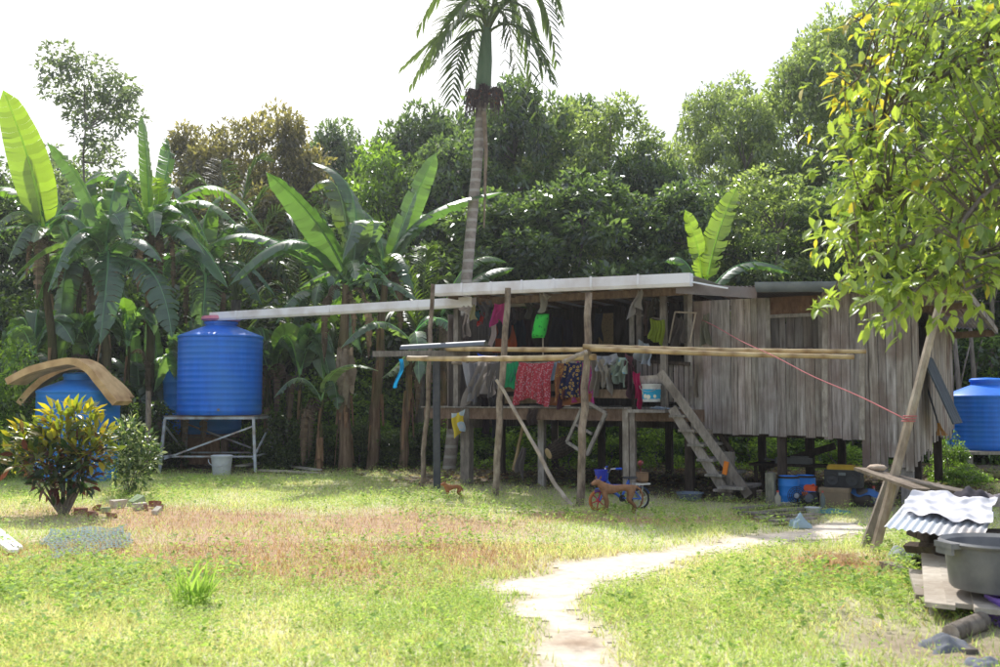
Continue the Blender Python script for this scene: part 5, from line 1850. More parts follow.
# cloth over it
m_ = MB()
k0, k1, k2, k3 = P(893, 505, 8.85), P(990, 526, 8.4), P(912, 490, 9.6), P(985, 500, 9.4)
def shfn(u, v):
    uu = .06 + .95 * u + .03 * math.sin(v * 6 + 1)
    vv = .42 + .8 * v + .035 * math.sin(u * 8) + .02 * math.sin(u * 19)
    p_ = c00.lerp(c10, uu).lerp(c01.lerp(c11, uu), vv)
    fl = abs(math.sin(u * 9 + v * 4 + 1)) ** 3 * .02 + abs(math.sin(u * 4 - v * 9)) ** 4 * .025 + abs(math.sin(u * 15 + v * 2)) ** 4 * .012
    return p_ + UP * (.022 + fl + .03 * v * v)
m_.grid(shfn, 60, 36)
m_.build('white_sheet', spots('sheet_print', (.78, .75, .79), (.66, .52, .58), 3.2, .16, (.55, .55, .62)), label='crumpled white bed sheet drying on the zinc sheet', cat='bed sheet', smooth=True)
for i, (x_, y_, Y, c_, l) in enumerate(((972, 500, 9.5, (.12, .11, .13), 'dark grey bundle of cloth behind the white bed sheet'), (991, 505, 9.5, (.42, .38, .4), 'pale grey bundle of cloth at the right edge behind the bed sheet'))):
    p_ = P(x_, y_, Y)
    b_ = MB()
    b_.grid(lambda u, v: p_ + V(((u - .5) * .3, (v - .5) * .3, .1 * max(0, (1 - (2 * u - 1) ** 2) * (1 - (2 * v - 1) ** 2)) ** .5 * (1 + .4 * math.sin(u * 12 + i) * math.sin(v * 9)))), 14, 14)
    b_.build('cloth_bundle', fabric(c_), label=l, cat='cloth', smooth=True)
# timber pile under sheet
TP = 'timbers stacked under the zinc sheet'
for i in range(11):
    Y = 8.75 + (i % 4) * .27
    z = .1 + (i // 4) * .13
    x0 = 3.85 + R.uniform(-.12, .15)
    MB().beam(V((x0, Y, z)), V((x0 + 1.6, Y + R.uniform(-.15, .15), z + R.uniform(-.02, .02))), R.uniform(.12, .26), .06, side=V((0, 1, 0)), tint=tint(.5, .9)).build('stacked_board', M['darkwood'], label='dark board in the stack under the zinc sheet', cat='board', group=TP)
MB().beam(P(908, 547, 9.0), P(985, 553, 8.0), .08, .07, side=V((0, 1, 0))).build('loose_beam', M['darkwood'], label='dark squared timber sticking out left from under the zinc sheet', cat='beam')
a, c_ = G(884, 565, .06), G(925, 577, .06)
MB().beam(a, c_, .1, .07, side=V((0, 1, 0)), tint=(.7, .65, .6)).build('loose_beam', M['timber'], label='grey timber lying on the ground at the foot of the leaning pole', cat='beam')
# pale plank bench
BN = 'pale planks of the low bench'
bn = thing('plank_bench', 'low bench of bleached planks beside the grey tub', 'bench', G(940, 600))
for i, (x0, y0, Y0, x1, y1, Y1, w_, t_) in enumerate(((934, 556, 8.6, 940, 606, 7.2, .2, 1.1), (950, 556, 8.6, 962, 606, 7.2, .2, 1.0), (922, 572, 8.3, 930, 598, 7.6, .2, .8), (975, 556, 8.6, 992, 612, 7.0, .22, 1.0), (1000, 556, 8.6, 1022, 612, 7.0, .22, .9))):
    MB().beam(P(x0, y0, Y0), P(x1, y1, Y1), w_, .035, side=V((1, .1, 0)), tint=(t_, t_ * .98, t_ * .95)).build('plank', M['paleboard'], bn)
for px_, py_, Y in ((938, 600, 7.45), (1010, 600, 7.4), (938, 565, 8.3), (1005, 565, 8.3)):
    a = P(px_, py_, Y)
    MB().beam(V((a.x, a.y, -.02)), a - UP * .03, .1, .09, side=V((1, 0, 0))).build('leg', M['timber'], bn)
# tub
o = P(998, 592, 7.35)
tbz = thing('plastic_tub', 'large dark grey plastic tub with flared rim on the plank bench', 'tub', o)
rt, htb = .36, .33
MB().lathe(o + UP * .03, [(.001, 0), (rt * .86, 0), (rt * .9, .02), (rt * .98, htb * .92), (rt * 1.06, htb * .95), (rt * 1.09, htb), (rt * 1.05, htb + .015), (rt * .95, htb - .01), (rt * .85, .03), (.001, .03)], 44).build('tub_body', M['greyplastic'], tbz, smooth='auto')
for g in (PI * 1.06, .1):
    u = V((math.cos(g), math.sin(g), 0))
    s_ = u.cross(UP)
    MB().obox(o + u * rt * 1.1 + UP * (htb + .02), u * .04, s_ * .1, UP * .02).obox(o + u * rt * 1.16 + UP * (htb - .01), u * .012, s_ * .09, UP * .035).build('handle', M['greyplastic'], tbz)
# purple crate
o = P(1028, 640, 7.1)
o.z = .0
cr2 = thing('plastic_crate', 'violet plastic crate on the ground below the grey tub', 'crate', o)
vi = plain((.22, .12, .50), .5, .4)
b_ = MB()
hx, hy, hz = .2, .14, .19
for s_ in (-1, 1):
    b_.obox(o + V((0, s_ * hy, hz / 2)), V((hx, 0, 0)), V((0, .008, 0)), V((0, 0, hz / 2)))
    b_.obox(o + V((s_ * hx, 0, hz / 2)), V((.008, 0, 0)), V((0, hy - .01, 0)), V((0, 0, hz / 2)))
b_.obox(o + V((0, 0, .01)), V((hx - .01, 0, 0)), V((0, hy - .01, 0)), V((0, 0, .008)))
b_.build('crate_body', vi, cr2)
b_ = MB()
for s_ in (-1, 1):
    b_.obox(o + V((0, s_ * (hy + .006), hz)), V((hx + .02, 0, 0)), V((0, .014, 0)), V((0, 0, .012)), (1.2, 1.2, 1.2))
    b_.obox(o + V((s_ * (hx + .006), 0, hz)), V((.014, 0, 0)), V((0, hy - .01, 0)), V((0, 0, .012)), (1.2, 1.2, 1.2))
b_.build('rim', vi, cr2)
# log, rags, stones
o = G(951, 633, .055)
b_ = MB()
b_.tube([o, o + V((.35, .3, .01))], [.06, .065], 14)
lg = b_.build('log', M['bark'], label='short cut log lying under the plank bench', cat='log', smooth='auto')
MB().lathe(o, [(.001, .006), (.053, .006), (.058, 0)], 14, V((-.35, -.3, 0))).build('cut_end', M['palestick'], lg)
crumple(947, 650, .28, .28, .09, fabric((.28, .29, .32)), 'cloth_rag', 'grey blue rag lying on the bare soil at the bottom right', 'rag', 7)
crumple(985, 668, .2, .15, .06, fabric((.35, .36, .42)), 'cloth_rag', 'small grey rag at the bottom right corner', 'rag', 8)
crumple(905, 560, .3, .3, .14, fabric((.55, .60, .55)), 'plastic_bag', 'pale clear plastic bag in the weeds left of the plank bench', 'bag', 9)
a, c_ = G(945, 636, .03), G(972, 652, .03)
MB().beam(a, c_, .08, .03, side=V((0, 1, 0)), tint=(.8, .8, .8)).build('loose_board', M['timber'], label='short grey board on the soil below the cut log', cat='board')
# hay at the pole foot
b_ = MB()
for k in range(420):
    g = R.uniform(0, 2 * PI)
    rad = abs(R.gauss(0, .28))
    p_ = G(848, 562) + V((rad * math.cos(g) * 1.1, rad * math.sin(g) * 1.4, .02 + R.uniform(0, .05)))
    h_ = R.uniform(0, 2 * PI)
    l_ = R.uniform(.06, .18)
    u = V((math.cos(h_), math.sin(h_), R.uniform(-.15, .3))) * l_
    s_ = u.cross(UP).normalized() * .004
    t = R.uniform(.6, 1.15)
    b_.add([p_ - s_, p_ + s_, p_ + u + s_ * .4, p_ + u - s_ * .4], [(0, 1, 2, 3)], (.50 * t, .33 * t, .20 * t))
b_.build('dry_twigs', M['grass'], label='heap of dry brown grass left of the leaning pole foot', cat='dry grass', kind='stuff')

# broom hanging on side wall
p0, p1 = P(925, 380, 16.2), P(938, 423, 16.0)
br = thing('broom', 'broom with straw coloured head leaning on the side wall', 'broom', p1)
MB().tube([p0, p1], .014, 6).build('handle', M['darksteel'], br)
b_ = MB()
for k in range(26):
    b_.tube([p1 + V((R.uniform(-.02, .02), R.uniform(-.02, .02), 0)), p1 + V((.06 + R.uniform(-.07, .07), R.uniform(-.06, .06), -.2))], .004, 4)
b_.build('bristles', plain((.55, .28, .08)), br)

# ------------------------------------------------------------------ vegetation: generic trees
def crown_arrays(rng, blobs, nleaf, lsize, cdark, clight, aspect=.45, up=.6):
    """blobs: (x,y,z,r) clump list -> leaf quads"""
    bl = np.array(blobs)
    wts = bl[:, 3] ** 2
    ix = rng.choice(len(bl), nleaf, p=wts / wts.sum())
    o = rand_unit(nleaf, rng)
    rad = bl[ix, 3] * rng.uniform(.35, 1.0, nleaf) ** .6
    pos = bl[ix, :3] + o * rad[:, None] * np.array([1, 1, .75])
    d = o * .8 + rng.normal(size=(nleaf, 3)) * .6 - np.array([0, 0, .25])
    nrm = np.array([[0, 0, up]]) + rng.normal(size=(nleaf, 3)) * .45 + o * .35
    L = rng.uniform(lsize[0], lsize[1], nleaf)
    v, f = leaf_quads(pos, d, nrm, L, L * aspect * rng.uniform(.8, 1.2, nleaf))
    cl = rng.uniform(size=len(bl))[ix]
    k = np.clip(.35 * cl + .4 * (o[:, 2] * .5 + .5) + rng.normal(size=nleaf) * .25 + .1, 0, 1)[:, None]  # clump tops lighter, undersides darker: canopy light painted into leaf colour
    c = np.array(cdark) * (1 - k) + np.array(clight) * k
    return v, f, np.repeat(c, 4, 0)

def tree_proto(seed, height, width, cbase, nblob, rb, nleaf, lsize, cd, cl, shape='oval', trunk_r=.12):
    rng = np.random.default_rng(seed)
    rr = random.Random(seed)
    blobs = []
    for i in range(nblob):
        u = rr.random()
        if shape == 'oval':
            prof = math.sin(PI * min(.97, u * .85 + .13)) ** .7
        elif shape == 'column':
            prof = .75 * (1 - .6 * abs(u - .45))
        elif shape == 'spread':
            prof = (.35 + .65 * math.sin(PI * min(.93, .2 + u * .7))) if u < .9 else .45
        else:
            prof = math.sqrt(max(.05, 1 - (u * .95) ** 2))
        g = rr.uniform(0, 2 * PI)
        rad = width / 2 * prof * math.sqrt(rr.uniform(.12, 1))
        blobs.append((rad * math.cos(g), rad * math.sin(g), height * (cbase + (1 - cbase) * u) - rb * .4, rb * rr.uniform(.55, 1.2)))
    tr = MB()
    nseg = 8
    pts = [V((.12 * math.sin(k * .9 + seed), .12 * math.cos(k * 1.1 + seed) - .12, height * .82 * k / nseg)) for k in range(nseg + 1)]
    tr.tube(pts, [trunk_r * (1.25 if k == 0 else 1 - .82 * k / nseg) for k in range(nseg + 1)], 8)
    for bx_ in rr.sample(blobs, min(len(blobs), 16)):
        t_ = V(bx_[:3])
        zs = max(.1, min(t_.z - .25 * math.hypot(t_.x, t_.y) - .2, height * .78))
        k = zs / (height * .82) * nseg
        i = min(nseg - 1, int(k))
        s0 = pts[i].lerp(pts[i + 1], k - i)
        tr.tube([s0, s0.lerp(t_, .5) + V((0, 0, -.12)), t_], [trunk_r * .34, trunk_r * .22, trunk_r * .08], 5)
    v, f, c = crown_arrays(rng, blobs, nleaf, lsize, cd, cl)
    return tr, (v, f, c)

class Tree:
    def __init__(s, name, cat, *a, **k):
        s.name, s.cat, s.n = name, cat, 0
        s.h, s.w = a[1], a[2]
        s.tr, s.cr = tree_proto(*a, **k)
        s.root = None
    def place(s, loc, scale, rot, label, group):
        if s.root is None:
            r = thing(s.name, label, s.cat, (0, 0, 0), group)
            s.tr.build('trunk', M['bark'], r, origin=(0, 0, 0), smooth=True)
            np_mesh('crown', *s.cr, M['leaf'], parent=r)
            s.root = r
        else:
            r = s.root.copy()
            COL.objects.link(r)
            r['label'] = label
            r['group'] = group
            for ch in list(s.root.children):
                c_ = ch.copy()
                COL.objects.link(c_)
                c_.parent = r
        r.location = loc
        r.scale = scale
        r.rotation_euler = (0, 0, rot)
        return r

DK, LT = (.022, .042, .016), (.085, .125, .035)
T_dense = Tree('broadleaf_tree', 'tree', 3, 10.0, 6.2, .14, 105, .66, 17000, (.15, .30), (.020, .038, .028), (.13, .18, .08))
T_olive = Tree('olive_tree', 'tree', 5, 10.0, 6.6, .2, 110, .85, 26000, (.15, .29), (.06, .058, .032), (.22, .18, .105), shape='dome')
T_airy = Tree('slender_tree', 'tree', 8, 11.5, 3.4, .38, 56, .5, 7500, (.11, .2), (.06, .08, .07), (.15, .18, .13), shape='column', trunk_r=.09)
T_rub = Tree('rubber_tree', 'tree', 13, 12.0, 6.4, .18, 105, .6, 14500, (.14, .28), (.075, .105, .06), (.26, .30, .15), shape='oval', trunk_r=.13)
T_lime = Tree('bright_tree', 'tree', 21, 8.5, 5.2, .18, 85, .62, 13000, (.14, .26), (.035, .065, .016), (.19, .28, .05))
T_low = Tree('leafy_shrub', 'shrub', 34, 4.4, 3.6, .02, 60, .6, 7500, (.13, .32), (.022, .04, .018), (.11, .16, .045), shape='dome', trunk_r=.06)
T_low2 = Tree('bushy_shrub', 'shrub', 55, 3.2, 3.2, .0, 48, .5, 5200, (.09, .22), (.035, .065, .018), (.22, .32, .07), shape='dome', trunk_r=.05)  # leaf colours lightened to paint sun specks among shaded shrubs

T_sunpaint = Tree('sun_painted_shrub', 'shrub', 66, 2.2, 2.4, .0, 26, .4, 1700, (.08, .22), (.06, .10, .02), (.30, .40, .08), shape='dome', trunk_r=.04)  # bright leaf colours paint sunlight on shrubs standing in tree shade

def put(T, px, top, Y, wpx, label, group, rot=None):
    z = P(px, top, Y).z
    sz = z / T.h
    sw = wpx * (1.3 if T.h > 5 else 1.1) / 1000 * Y / T.w
    x = (px - 500) / 1000 * Y
    T.place((x, Y, -.05), (sw, sw, sz), R.uniform(0, 6.28) if rot is None else rot, label, group)

FT = 'forest trees behind the house'
put(T_airy, 87, 42, 31, 100, 'tall thin see-through tree rising above the left banana plants', FT)
for T, px, top, Y, wpx, lab in (
    (T_dense, 478, 92, 35, 110, 'far dark tree filling the gap between the palm trunk and the tallest dark tree'),
    (T_dense, 582, 92, 35, 105, 'far dark tree between the green tree and the yellow tipped tree'),
    (T_rub, 828, 22, 37, 130, 'far airy tree between the two tallest ones on the right'),
    (T_rub, 735, 78, 38, 110, 'far pale tree above the upright banana leaves behind the roof'),
    (T_dense, -30, 150, 29, 150, 'dark broadleaf tree at the left edge behind the banana plants'),
    (T_dense, 40, 178, 33, 150, 'dark broadleaf tree under the thin see-through tree'),
    (T_lime, 128, 165, 31, 120, 'fresh green tree behind the upright banana leaf at left'),
    (T_olive, 205, 126, 33, 115, 'olive brown tree whose crown is left of the two brown ones'),
    (T_olive, 272, 113, 32, 115, 'taller olive brown tree above the drooping palm fronds'),
    (T_dense, 335, 116, 36, 90, 'distant dark tree between the olive tree and the bright tree'),
    (T_lime, 378, 135, 31, 120, 'bright green tree just left of the upright banana leaf by the palm'),
    (T_dense, 418, 96, 33, 110, 'dark tree with its crown just left of the palm trunk'),
    (T_dense, 455, 130, 30, 120, 'dark tree right behind the palm trunk'),
    (T_dense, 512, 72, 32, 130, 'tallest dark tree just right of the palm trunk'),
    (T_rub, 556, 100, 33, 120, 'green tree right of the tallest dark tree'),
    (T_rub, 612, 96, 31, 120, 'yellow tipped tree above the middle of the roof'),
    (T_dense, 648, 140, 30, 105, 'dark tree at the left side of the gap in the treetops'),
    (T_dense, 585, 165, 27, 150, 'dense dark tree close behind the porch roof'),
    (T_dense, 500, 185, 27, 150, 'dense dark tree behind the palm trunk and porch gutter'),
    (T_rub, 706, 86, 34, 95, 'slim pale green tree at the right side of the gap in the treetops'),
    (T_rub, 752, 92, 33, 105, 'pale green tree behind the upright banana leaves'),
    (T_rub, 802, 52, 34, 120, 'tall airy tree above the grey gutter'),
    (T_rub, 850, 10, 33, 130, 'tallest airy tree left of the foreground branches'),
    (T_rub, 915, -35, 32, 160, 'tall tree hidden behind the foreground branches'),
    (T_rub, 1000, -20, 31, 170, 'tall tree at the right edge behind the foreground branches'),
    (T_dense, 690, 178, 27, 130, 'dark tree behind the banana leaves over the roof'),
    (T_rub, 775, 170, 27, 150, 'mid green tree close behind the room roof'),
    (T_dense, 860, 165, 27, 170, 'dark tree behind the right half of the roof'),
    (T_dense, 960, 180, 27, 170, 'dark tree behind the right hand tank'),
    (T_dense, 1060, 130, 29, 180, 'dark tree just beyond the right edge'),
    (T_dense, 165, 200, 29, 150, 'dark tree behind the middle of the left banana plants'),
    (T_dense, 320, 205, 30, 150, 'dark tree behind the middle banana plants'),
    (T_olive, 245, 190, 30, 140, 'low olive tree behind the palm fronds'),
    (T_dense, -120, 120, 31, 180, 'dark tree beyond the left edge'),
    (T_dense, 1150, 60, 32, 200, 'tall dark tree far beyond the right edge'),
):
    put(T, px, top, Y, wpx, lab, FT)

US = 'shrubs along the edge of the forest'
places = ['at the left edge', 'behind the left tank', 'right of the left tank', 'behind the rear tank', 'behind the raised tank', 'right of the raised tank', 'left of the brown banana stem', 'between the banana stems', 'right of the banana stems', 'behind the steel post', 'behind the left porch post',
          'under the porch deck', 'behind the basket', 'behind the bicycle', 'behind the stairs', 'behind the stump post', 'behind the blue drums', 'behind the stereo box', 'behind the house corner', 'left of the right tank', 'behind the right tank', 'beyond the right edge']
for i, pl_ in enumerate(places):
    px = -15 + i * 49 + R.uniform(-10, 10)
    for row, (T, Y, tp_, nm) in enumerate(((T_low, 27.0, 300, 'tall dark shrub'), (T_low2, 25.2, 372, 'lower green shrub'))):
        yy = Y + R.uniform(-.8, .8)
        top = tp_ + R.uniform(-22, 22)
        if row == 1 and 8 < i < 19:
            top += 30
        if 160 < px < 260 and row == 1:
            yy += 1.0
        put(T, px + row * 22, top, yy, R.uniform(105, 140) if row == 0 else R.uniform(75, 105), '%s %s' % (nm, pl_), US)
# front-left bushes
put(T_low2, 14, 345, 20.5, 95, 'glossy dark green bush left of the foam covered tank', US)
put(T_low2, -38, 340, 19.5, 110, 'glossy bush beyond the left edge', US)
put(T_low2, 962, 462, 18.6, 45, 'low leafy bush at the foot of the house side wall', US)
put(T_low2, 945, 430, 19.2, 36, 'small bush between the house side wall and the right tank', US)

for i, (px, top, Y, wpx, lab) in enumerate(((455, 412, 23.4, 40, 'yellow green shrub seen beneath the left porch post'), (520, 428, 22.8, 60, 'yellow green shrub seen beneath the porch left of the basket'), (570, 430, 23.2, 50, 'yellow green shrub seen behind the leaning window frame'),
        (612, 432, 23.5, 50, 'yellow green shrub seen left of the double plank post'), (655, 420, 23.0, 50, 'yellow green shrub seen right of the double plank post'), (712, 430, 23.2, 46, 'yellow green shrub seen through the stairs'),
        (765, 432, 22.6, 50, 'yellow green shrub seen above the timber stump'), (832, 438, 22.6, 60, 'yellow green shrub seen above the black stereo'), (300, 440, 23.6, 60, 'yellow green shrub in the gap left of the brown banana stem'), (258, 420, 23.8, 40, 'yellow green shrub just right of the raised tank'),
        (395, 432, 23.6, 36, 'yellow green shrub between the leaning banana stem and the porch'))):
    put(T_sunpaint, px, top, Y, wpx, lab, 'shrubs with sunlight painted into their leaves, seen under the house')
put(T_low, 100, 372, 21.6, 70, 'dark shrub between the foam covered tank and the rear tank', US)
put(T_low, 150, 402, 22.4, 60, 'dark shrub just left of the rear tank', US)
put(T_low, 60, 368, 22.6, 80, 'dark shrub right behind the foam covered tank', US)
for px, top, Y, w_, l in ((283, 412, 22.9, 46, 'dark leafy shrub just left of the brown banana stem'), (322, 425, 23.0, 40, 'dark leafy shrub at the foot of the brown banana stem'), (362, 418, 23.3, 44, 'dark leafy shrub between the two banana stems'), (394, 428, 23.0, 40, 'dark leafy shrub right of the leaning banana stem'), (425, 420, 23.8, 44, 'dark leafy shrub behind the brown pole at the porch')):
    put(T_low, px, top, Y, w_, l, US)
# far forest as one mass
rng = np.random.default_rng(77)
bl = []
for i in range(420):
    px = rng.uniform(-250, 1250)
    Y = rng.uniform(38, 50)
    hm = 9.2 + 1.5 * math.sin(px * .02) + (3.0 if px > 760 else 0) + (1.5 if px < 350 else 0) - (1.8 if 640 < px < 700 else 0)
    z = hm * rng.uniform(0, 1)
    bl.append(((px - 500) / 1000 * Y, Y, z, rng.uniform(1.0, 1.7)))
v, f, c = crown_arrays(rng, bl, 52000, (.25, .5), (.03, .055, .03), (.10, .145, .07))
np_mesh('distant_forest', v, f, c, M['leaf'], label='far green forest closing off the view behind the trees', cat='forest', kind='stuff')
# undergrowth mass
bl = []
for i in range(260):
    Y = rng.uniform(23.8, 30)
    px = rng.uniform(-80, 1080)
    bl.append(((px - 500) / 1000 * Y, Y, rng.uniform(0, .5), rng.uniform(.3, .6)))
v, f, c = crown_arrays(rng, bl, 16000, (.08, .22), (.03, .055, .015), (.14, .2, .045))
np_mesh('undergrowth', v, f, c, M['leaf'], label='low tangled green undergrowth at the forest edge', cat='undergrowth', kind='stuff')
# thin bare trunks showing in the dark at right
for i, (px, y0, y1, Y) in enumerate(((955, 460, 320, 23), (970, 455, 300, 24), (988, 380, 240, 25), (945, 470, 330, 24.5))):
    a = P(px, y0, Y)
    a.z = 0
    b_ = MB()
    b_.tube([a, P(px + 4, (y0 + y1) / 2, Y), P(px - 2, y1, Y)], [.07, .06, .04], 7)
    b_.tube([P(px + 4, (y0 + y1) / 2, Y), P(px + 16, y1 + 20, Y + .3)], [.03, .015], 5)
    b_.build('sapling_trunk', M['bark'], label='bare thin grey trunk in the dark wood by the right tank', cat='trunk', group='bare trunks by the right tank', smooth=True)

# ------------------------------------------------------------------ banana plants
def bez(a, m, t, n):
    a, m, t = V(a), V(m), V(t)
    c = m * 2 - (a + t) / 2
    return [a * (1 - s) ** 2 + c * 2 * s * (1 - s) + t * s * s for s in [i / n for i in range(n + 1)]]

def banana_leaf(parent, a, m, t, width, fold=.55, roll=0.0, tear=.25, col=(.055, .105, .045), seed=0, name='leaf', ma='banana', petiole=.08, tipw=.0):
    rr = random.Random(seed * 13 + 5)
    n = 30
    pts = bez(a, m, t, n)
    b_ = MB()
    fr = []
    for i, p_ in enumerate(pts):
        tg = (pts[min(n, i + 1)] - pts[max(0, i - 1)]).normalized()
        sd2 = tg.cross(UP)
        if sd2.length < .2:
            sd2 = tg.cross(V((0, -1, 0)))
        sd2.normalize()
        fr.append((tg, sd2))
    # keep the frame continuous
    for i in range(1, n + 1):
        if fr[i][1].dot(fr[i - 1][1]) < 0:
            fr[i] = (fr[i][0], -fr[i][1])
    if roll:
        fr = [(tg, Quaternion(tg, roll) @ s_) for tg, s_ in fr]
    def wid(s):
        if s < petiole:
            return .02
        u = (s - petiole) / (1 - petiole)
        return width / 2 * (math.sin(PI * min(1, .06 + .94 * u ** .75)) ** .42) * (1 if u < .9 else max(.05, (1 - u) / .1) ** .6)
    for hf in (-1, 1):
        tr_ = [rr.random() < tear for _ in range(n + 1)]
        ext = 0
        for i in range(n):
            s0, s1 = i / n, (i + 1) / n
            if s0 < petiole * .6:
                continue
            d0 = fold + rr.uniform(-.08, .08) + (rr.uniform(-.1, .5) if tr_[i] else 0)
            vs = []
            for s_, j in ((s0, i), (s1, i + 1)):
                tg, sd2 = fr[j]
                nn = sd2.cross(tg)
                if nn.z < 0 and not roll:
                    nn = -nn
                w_ = wid(s_)
                cut = 1.0
                off = tg * (.014 if (j == i and tr_[i]) else 0) - tg * (.014 if (j == i + 1 and tr_[i + 1]) else 0)
                mid_ = pts[j] + sd2 * hf * w_ * .55 * math.cos(d0 * .5) - nn * w_ * .55 * math.sin(d0 * .5)
                out_ = pts[j] + sd2 * hf * w_ * .97 * math.cos(d0 * .85) - nn * w_ * .97 * math.sin(d0 * .85) + tg * w_ * .18
                vs.append((pts[j], mid_ + off * .5, out_ + off))
            k = rr.uniform(.76, 1.2)
            cc = tuple(x_ * k for x_ in col)
            ce = tuple(x_ * k * 1.12 for x_ in col)
            b_.add([vs[0][0], vs[0][1], vs[0][2], vs[1][0], vs[1][1], vs[1][2]], [(0, 1, 4, 3), (1, 2, 5, 4)], [cc, cc, ce, cc, cc, ce])
    rc = tuple(min(.5, x_ * 2.4) for x_ in col)
    b_.tube(pts, [max(.006, .028 * (1 - i / n)) * (width / .6) for i in range(n + 1)], 6, rc)
    return b_.build(name, M[ma], parent, smooth=True)

BG, BY, BL = (.065, .115, .065), (.17, .23, .035), (.085, .145, .04)  # BY is brightened to paint sun glowing through certain leaves

def banana_plant(label, base, top, r, leaves, Y, group, stemY=None):
    a = P(base[0], base[1], Y)
    a.z = -.03
    root = thing('banana_plant', label, 'banana plant', V((a.x, a.y, 0)), group)
    tp_ = P(top[0], top[1], Y)
    b_ = MB()
    n_ = 7
    pts = [a.lerp(tp_, k / n_) + V((.03 * math.sin(k * 2.1), 0, 0)) for k in range(n_ + 1)]
    b_.tube(pts, [r * (1.02 - .5 * k / n_) for k in range(n_ + 1)], 10, (.3, .42, .2) if r < .07 else ((.42, .48, .36) if base[0] < 260 else (.8, .8, .78)))
    # leaf sheath flaps
    for k in range(9):
        s_ = R.uniform(.15, .95)
        p_ = a.lerp(tp_, s_)
        g = R.uniform(PI, 2 * PI)
        u = V((math.cos(g), math.sin(g), 0))
        rr_ = r * (1.2 - .6 * s_)
        q_ = p_ + u * rr_
        l_ = R.uniform(.3, .8)
        sd2 = u.cross(UP) * R.uniform(.03, .07)
        b_.add([q_ - sd2, q_ + sd2, q_ + sd2 * .5 + u * .06 - UP * l_, q_ - sd2 * .5 + u * .06 - UP * l_], [(0, 1, 2, 3)], (1.1, .95, .8))
    b_.build('pseudostem', M['bananastem'], root, smooth='auto')
    for k in range(R.randint(1, 3)):       # old leaves hanging down dry
        g = R.uniform(PI * .9, PI * 2.1)
        u = V((math.cos(g), math.sin(g) * .6, 0))
        ln = min(R.uniform(.9, 1.7), tp_.z * .75)
        s0 = tp_ - UP * R.uniform(.05, .35)
        banana_leaf(root, s0, s0 + u * ln * .32 + UP * .02, s0 + u * ln * .38 - UP * ln, R.uniform(.22, .4), fold=R.uniform(.5, 1.0), roll=R.uniform(-.5, .5), tear=.85,
                    col=R.choice(((.8, .76, .7), (.5, .47, .42), (.62, .56, .48), (.36, .34, .3))), seed=k + int(base[0]) * 3, name='dry_leaf', ma='drybanana')
    for i, lf in enumerate(leaves):
        bpx, mpx, tpx, wpx, dy, c_, kw = lf
        Ys = Y
        A_ = P(bpx[0], bpx[1], Ys)
        B2 = P(mpx[0], mpx[1], Ys + dy * .5)
        C2 = P(tpx[0], tpx[1], Ys + dy)
        banana_leaf(root, A_, B2, C2, wpx * (.84 if wpx > 30 else 1) / 1000 * Ys, col=c_, seed=i + int(base[0]), **kw)
    if r >= .1 and base[0] < 420:
        rq = random.Random(int(base[0]) * 7)
        for k in range(3):
            g = PI * 1.5 + rq.uniform(-1.5, 1.5)
            u = V((math.cos(g), math.sin(g), 0))
            ln = rq.uniform(1.3, 2.0)
            s0 = tp_ + UP * rq.uniform(-.1, .2)
            up_ = rq.uniform(.1, .55)
            banana_leaf(root, s0, s0 + u * ln * .5 + UP * up_, s0 + u * ln + UP * (up_ - rq.uniform(.5, 1.1)), rq.uniform(.36, .52), fold=rq.uniform(.3, .7), roll=rq.uniform(-.5, .5), tear=rq.choice((.1, .3, .6)),
                        col=tuple(q_ * rq.uniform(.85, 1.15) for q_ in rq.choice((BG, (.10, .155, .11), (.08, .13, .075)))), seed=k + 50 + int(base[0]))
    return root

BGp = 'banana plants behind the yard'
# left cluster
banana_plant('banana plant at the left edge with one huge upright leaf coloured as if sunlit', (60, 470), (44, 235), .13, [
    ((44, 232), (30, 165), (3, 90), 48, -.6, BY, dict(fold=.12, roll=1.25, tear=.05)),
    ((46, 235), (42, 170), (34, 128), 34, .6, BG, dict(fold=.3, roll=1.2, tear=.05)),
    ((42, 240), (20, 212), (-12, 235), 44, -.8, (.10, .13, .07), dict(fold=.5, tear=.7)),
    ((44, 238), (15, 190), (-30, 200), 40, -.3, BL, dict(fold=.6, tear=.3)),
    ((46, 240), (30, 225), (8, 262), 36, -1.0, (.09, .13, .08), dict(fold=.6, tear=.8)),
    ((47, 236), (72, 200), (92, 215), 36, .8, BG, dict(fold=.5)),
], 23.0, BGp)
banana_plant('banana plant with arching leaves above the foam covered tank', (108, 470), (104, 262), .14, [
    ((104, 262), (88, 195), (47, 143), 30, .2, BG, dict(fold=.45, roll=.9, tear=.05)),
    ((103, 260), (78, 232), (48, 292), 52, -1.2, (.065, .12, .075), dict(fold=.45, roll=.5, tear=.35)),
    ((105, 262), (108, 262), (100, 345), 46, -1.2, (.06, .11, .07), dict(fold=.35, roll=.2, tear=.8)),
    ((106, 260), (118, 178), (140, 184), 36, .3, BG, dict(fold=.5, tear=.2)),
    ((105, 258), (112, 215), (128, 246), 34, -.6, (.07, .12, .08), dict(fold=.5, roll=.4)),
    ((106, 262), (150, 270), (172, 338), 46, -.9, (.06, .11, .075), dict(fold=.45, roll=.4, tear=.8)),
    ((106, 262), (70, 245), (35, 305), 42, .8, BG, dict(fold=.5, tear=.4)),
    ((106, 258), (135, 238), (162, 262), 40, -.8, (.07, .12, .08), dict(fold=.5, tear=.3)),
], 22.2, BGp)
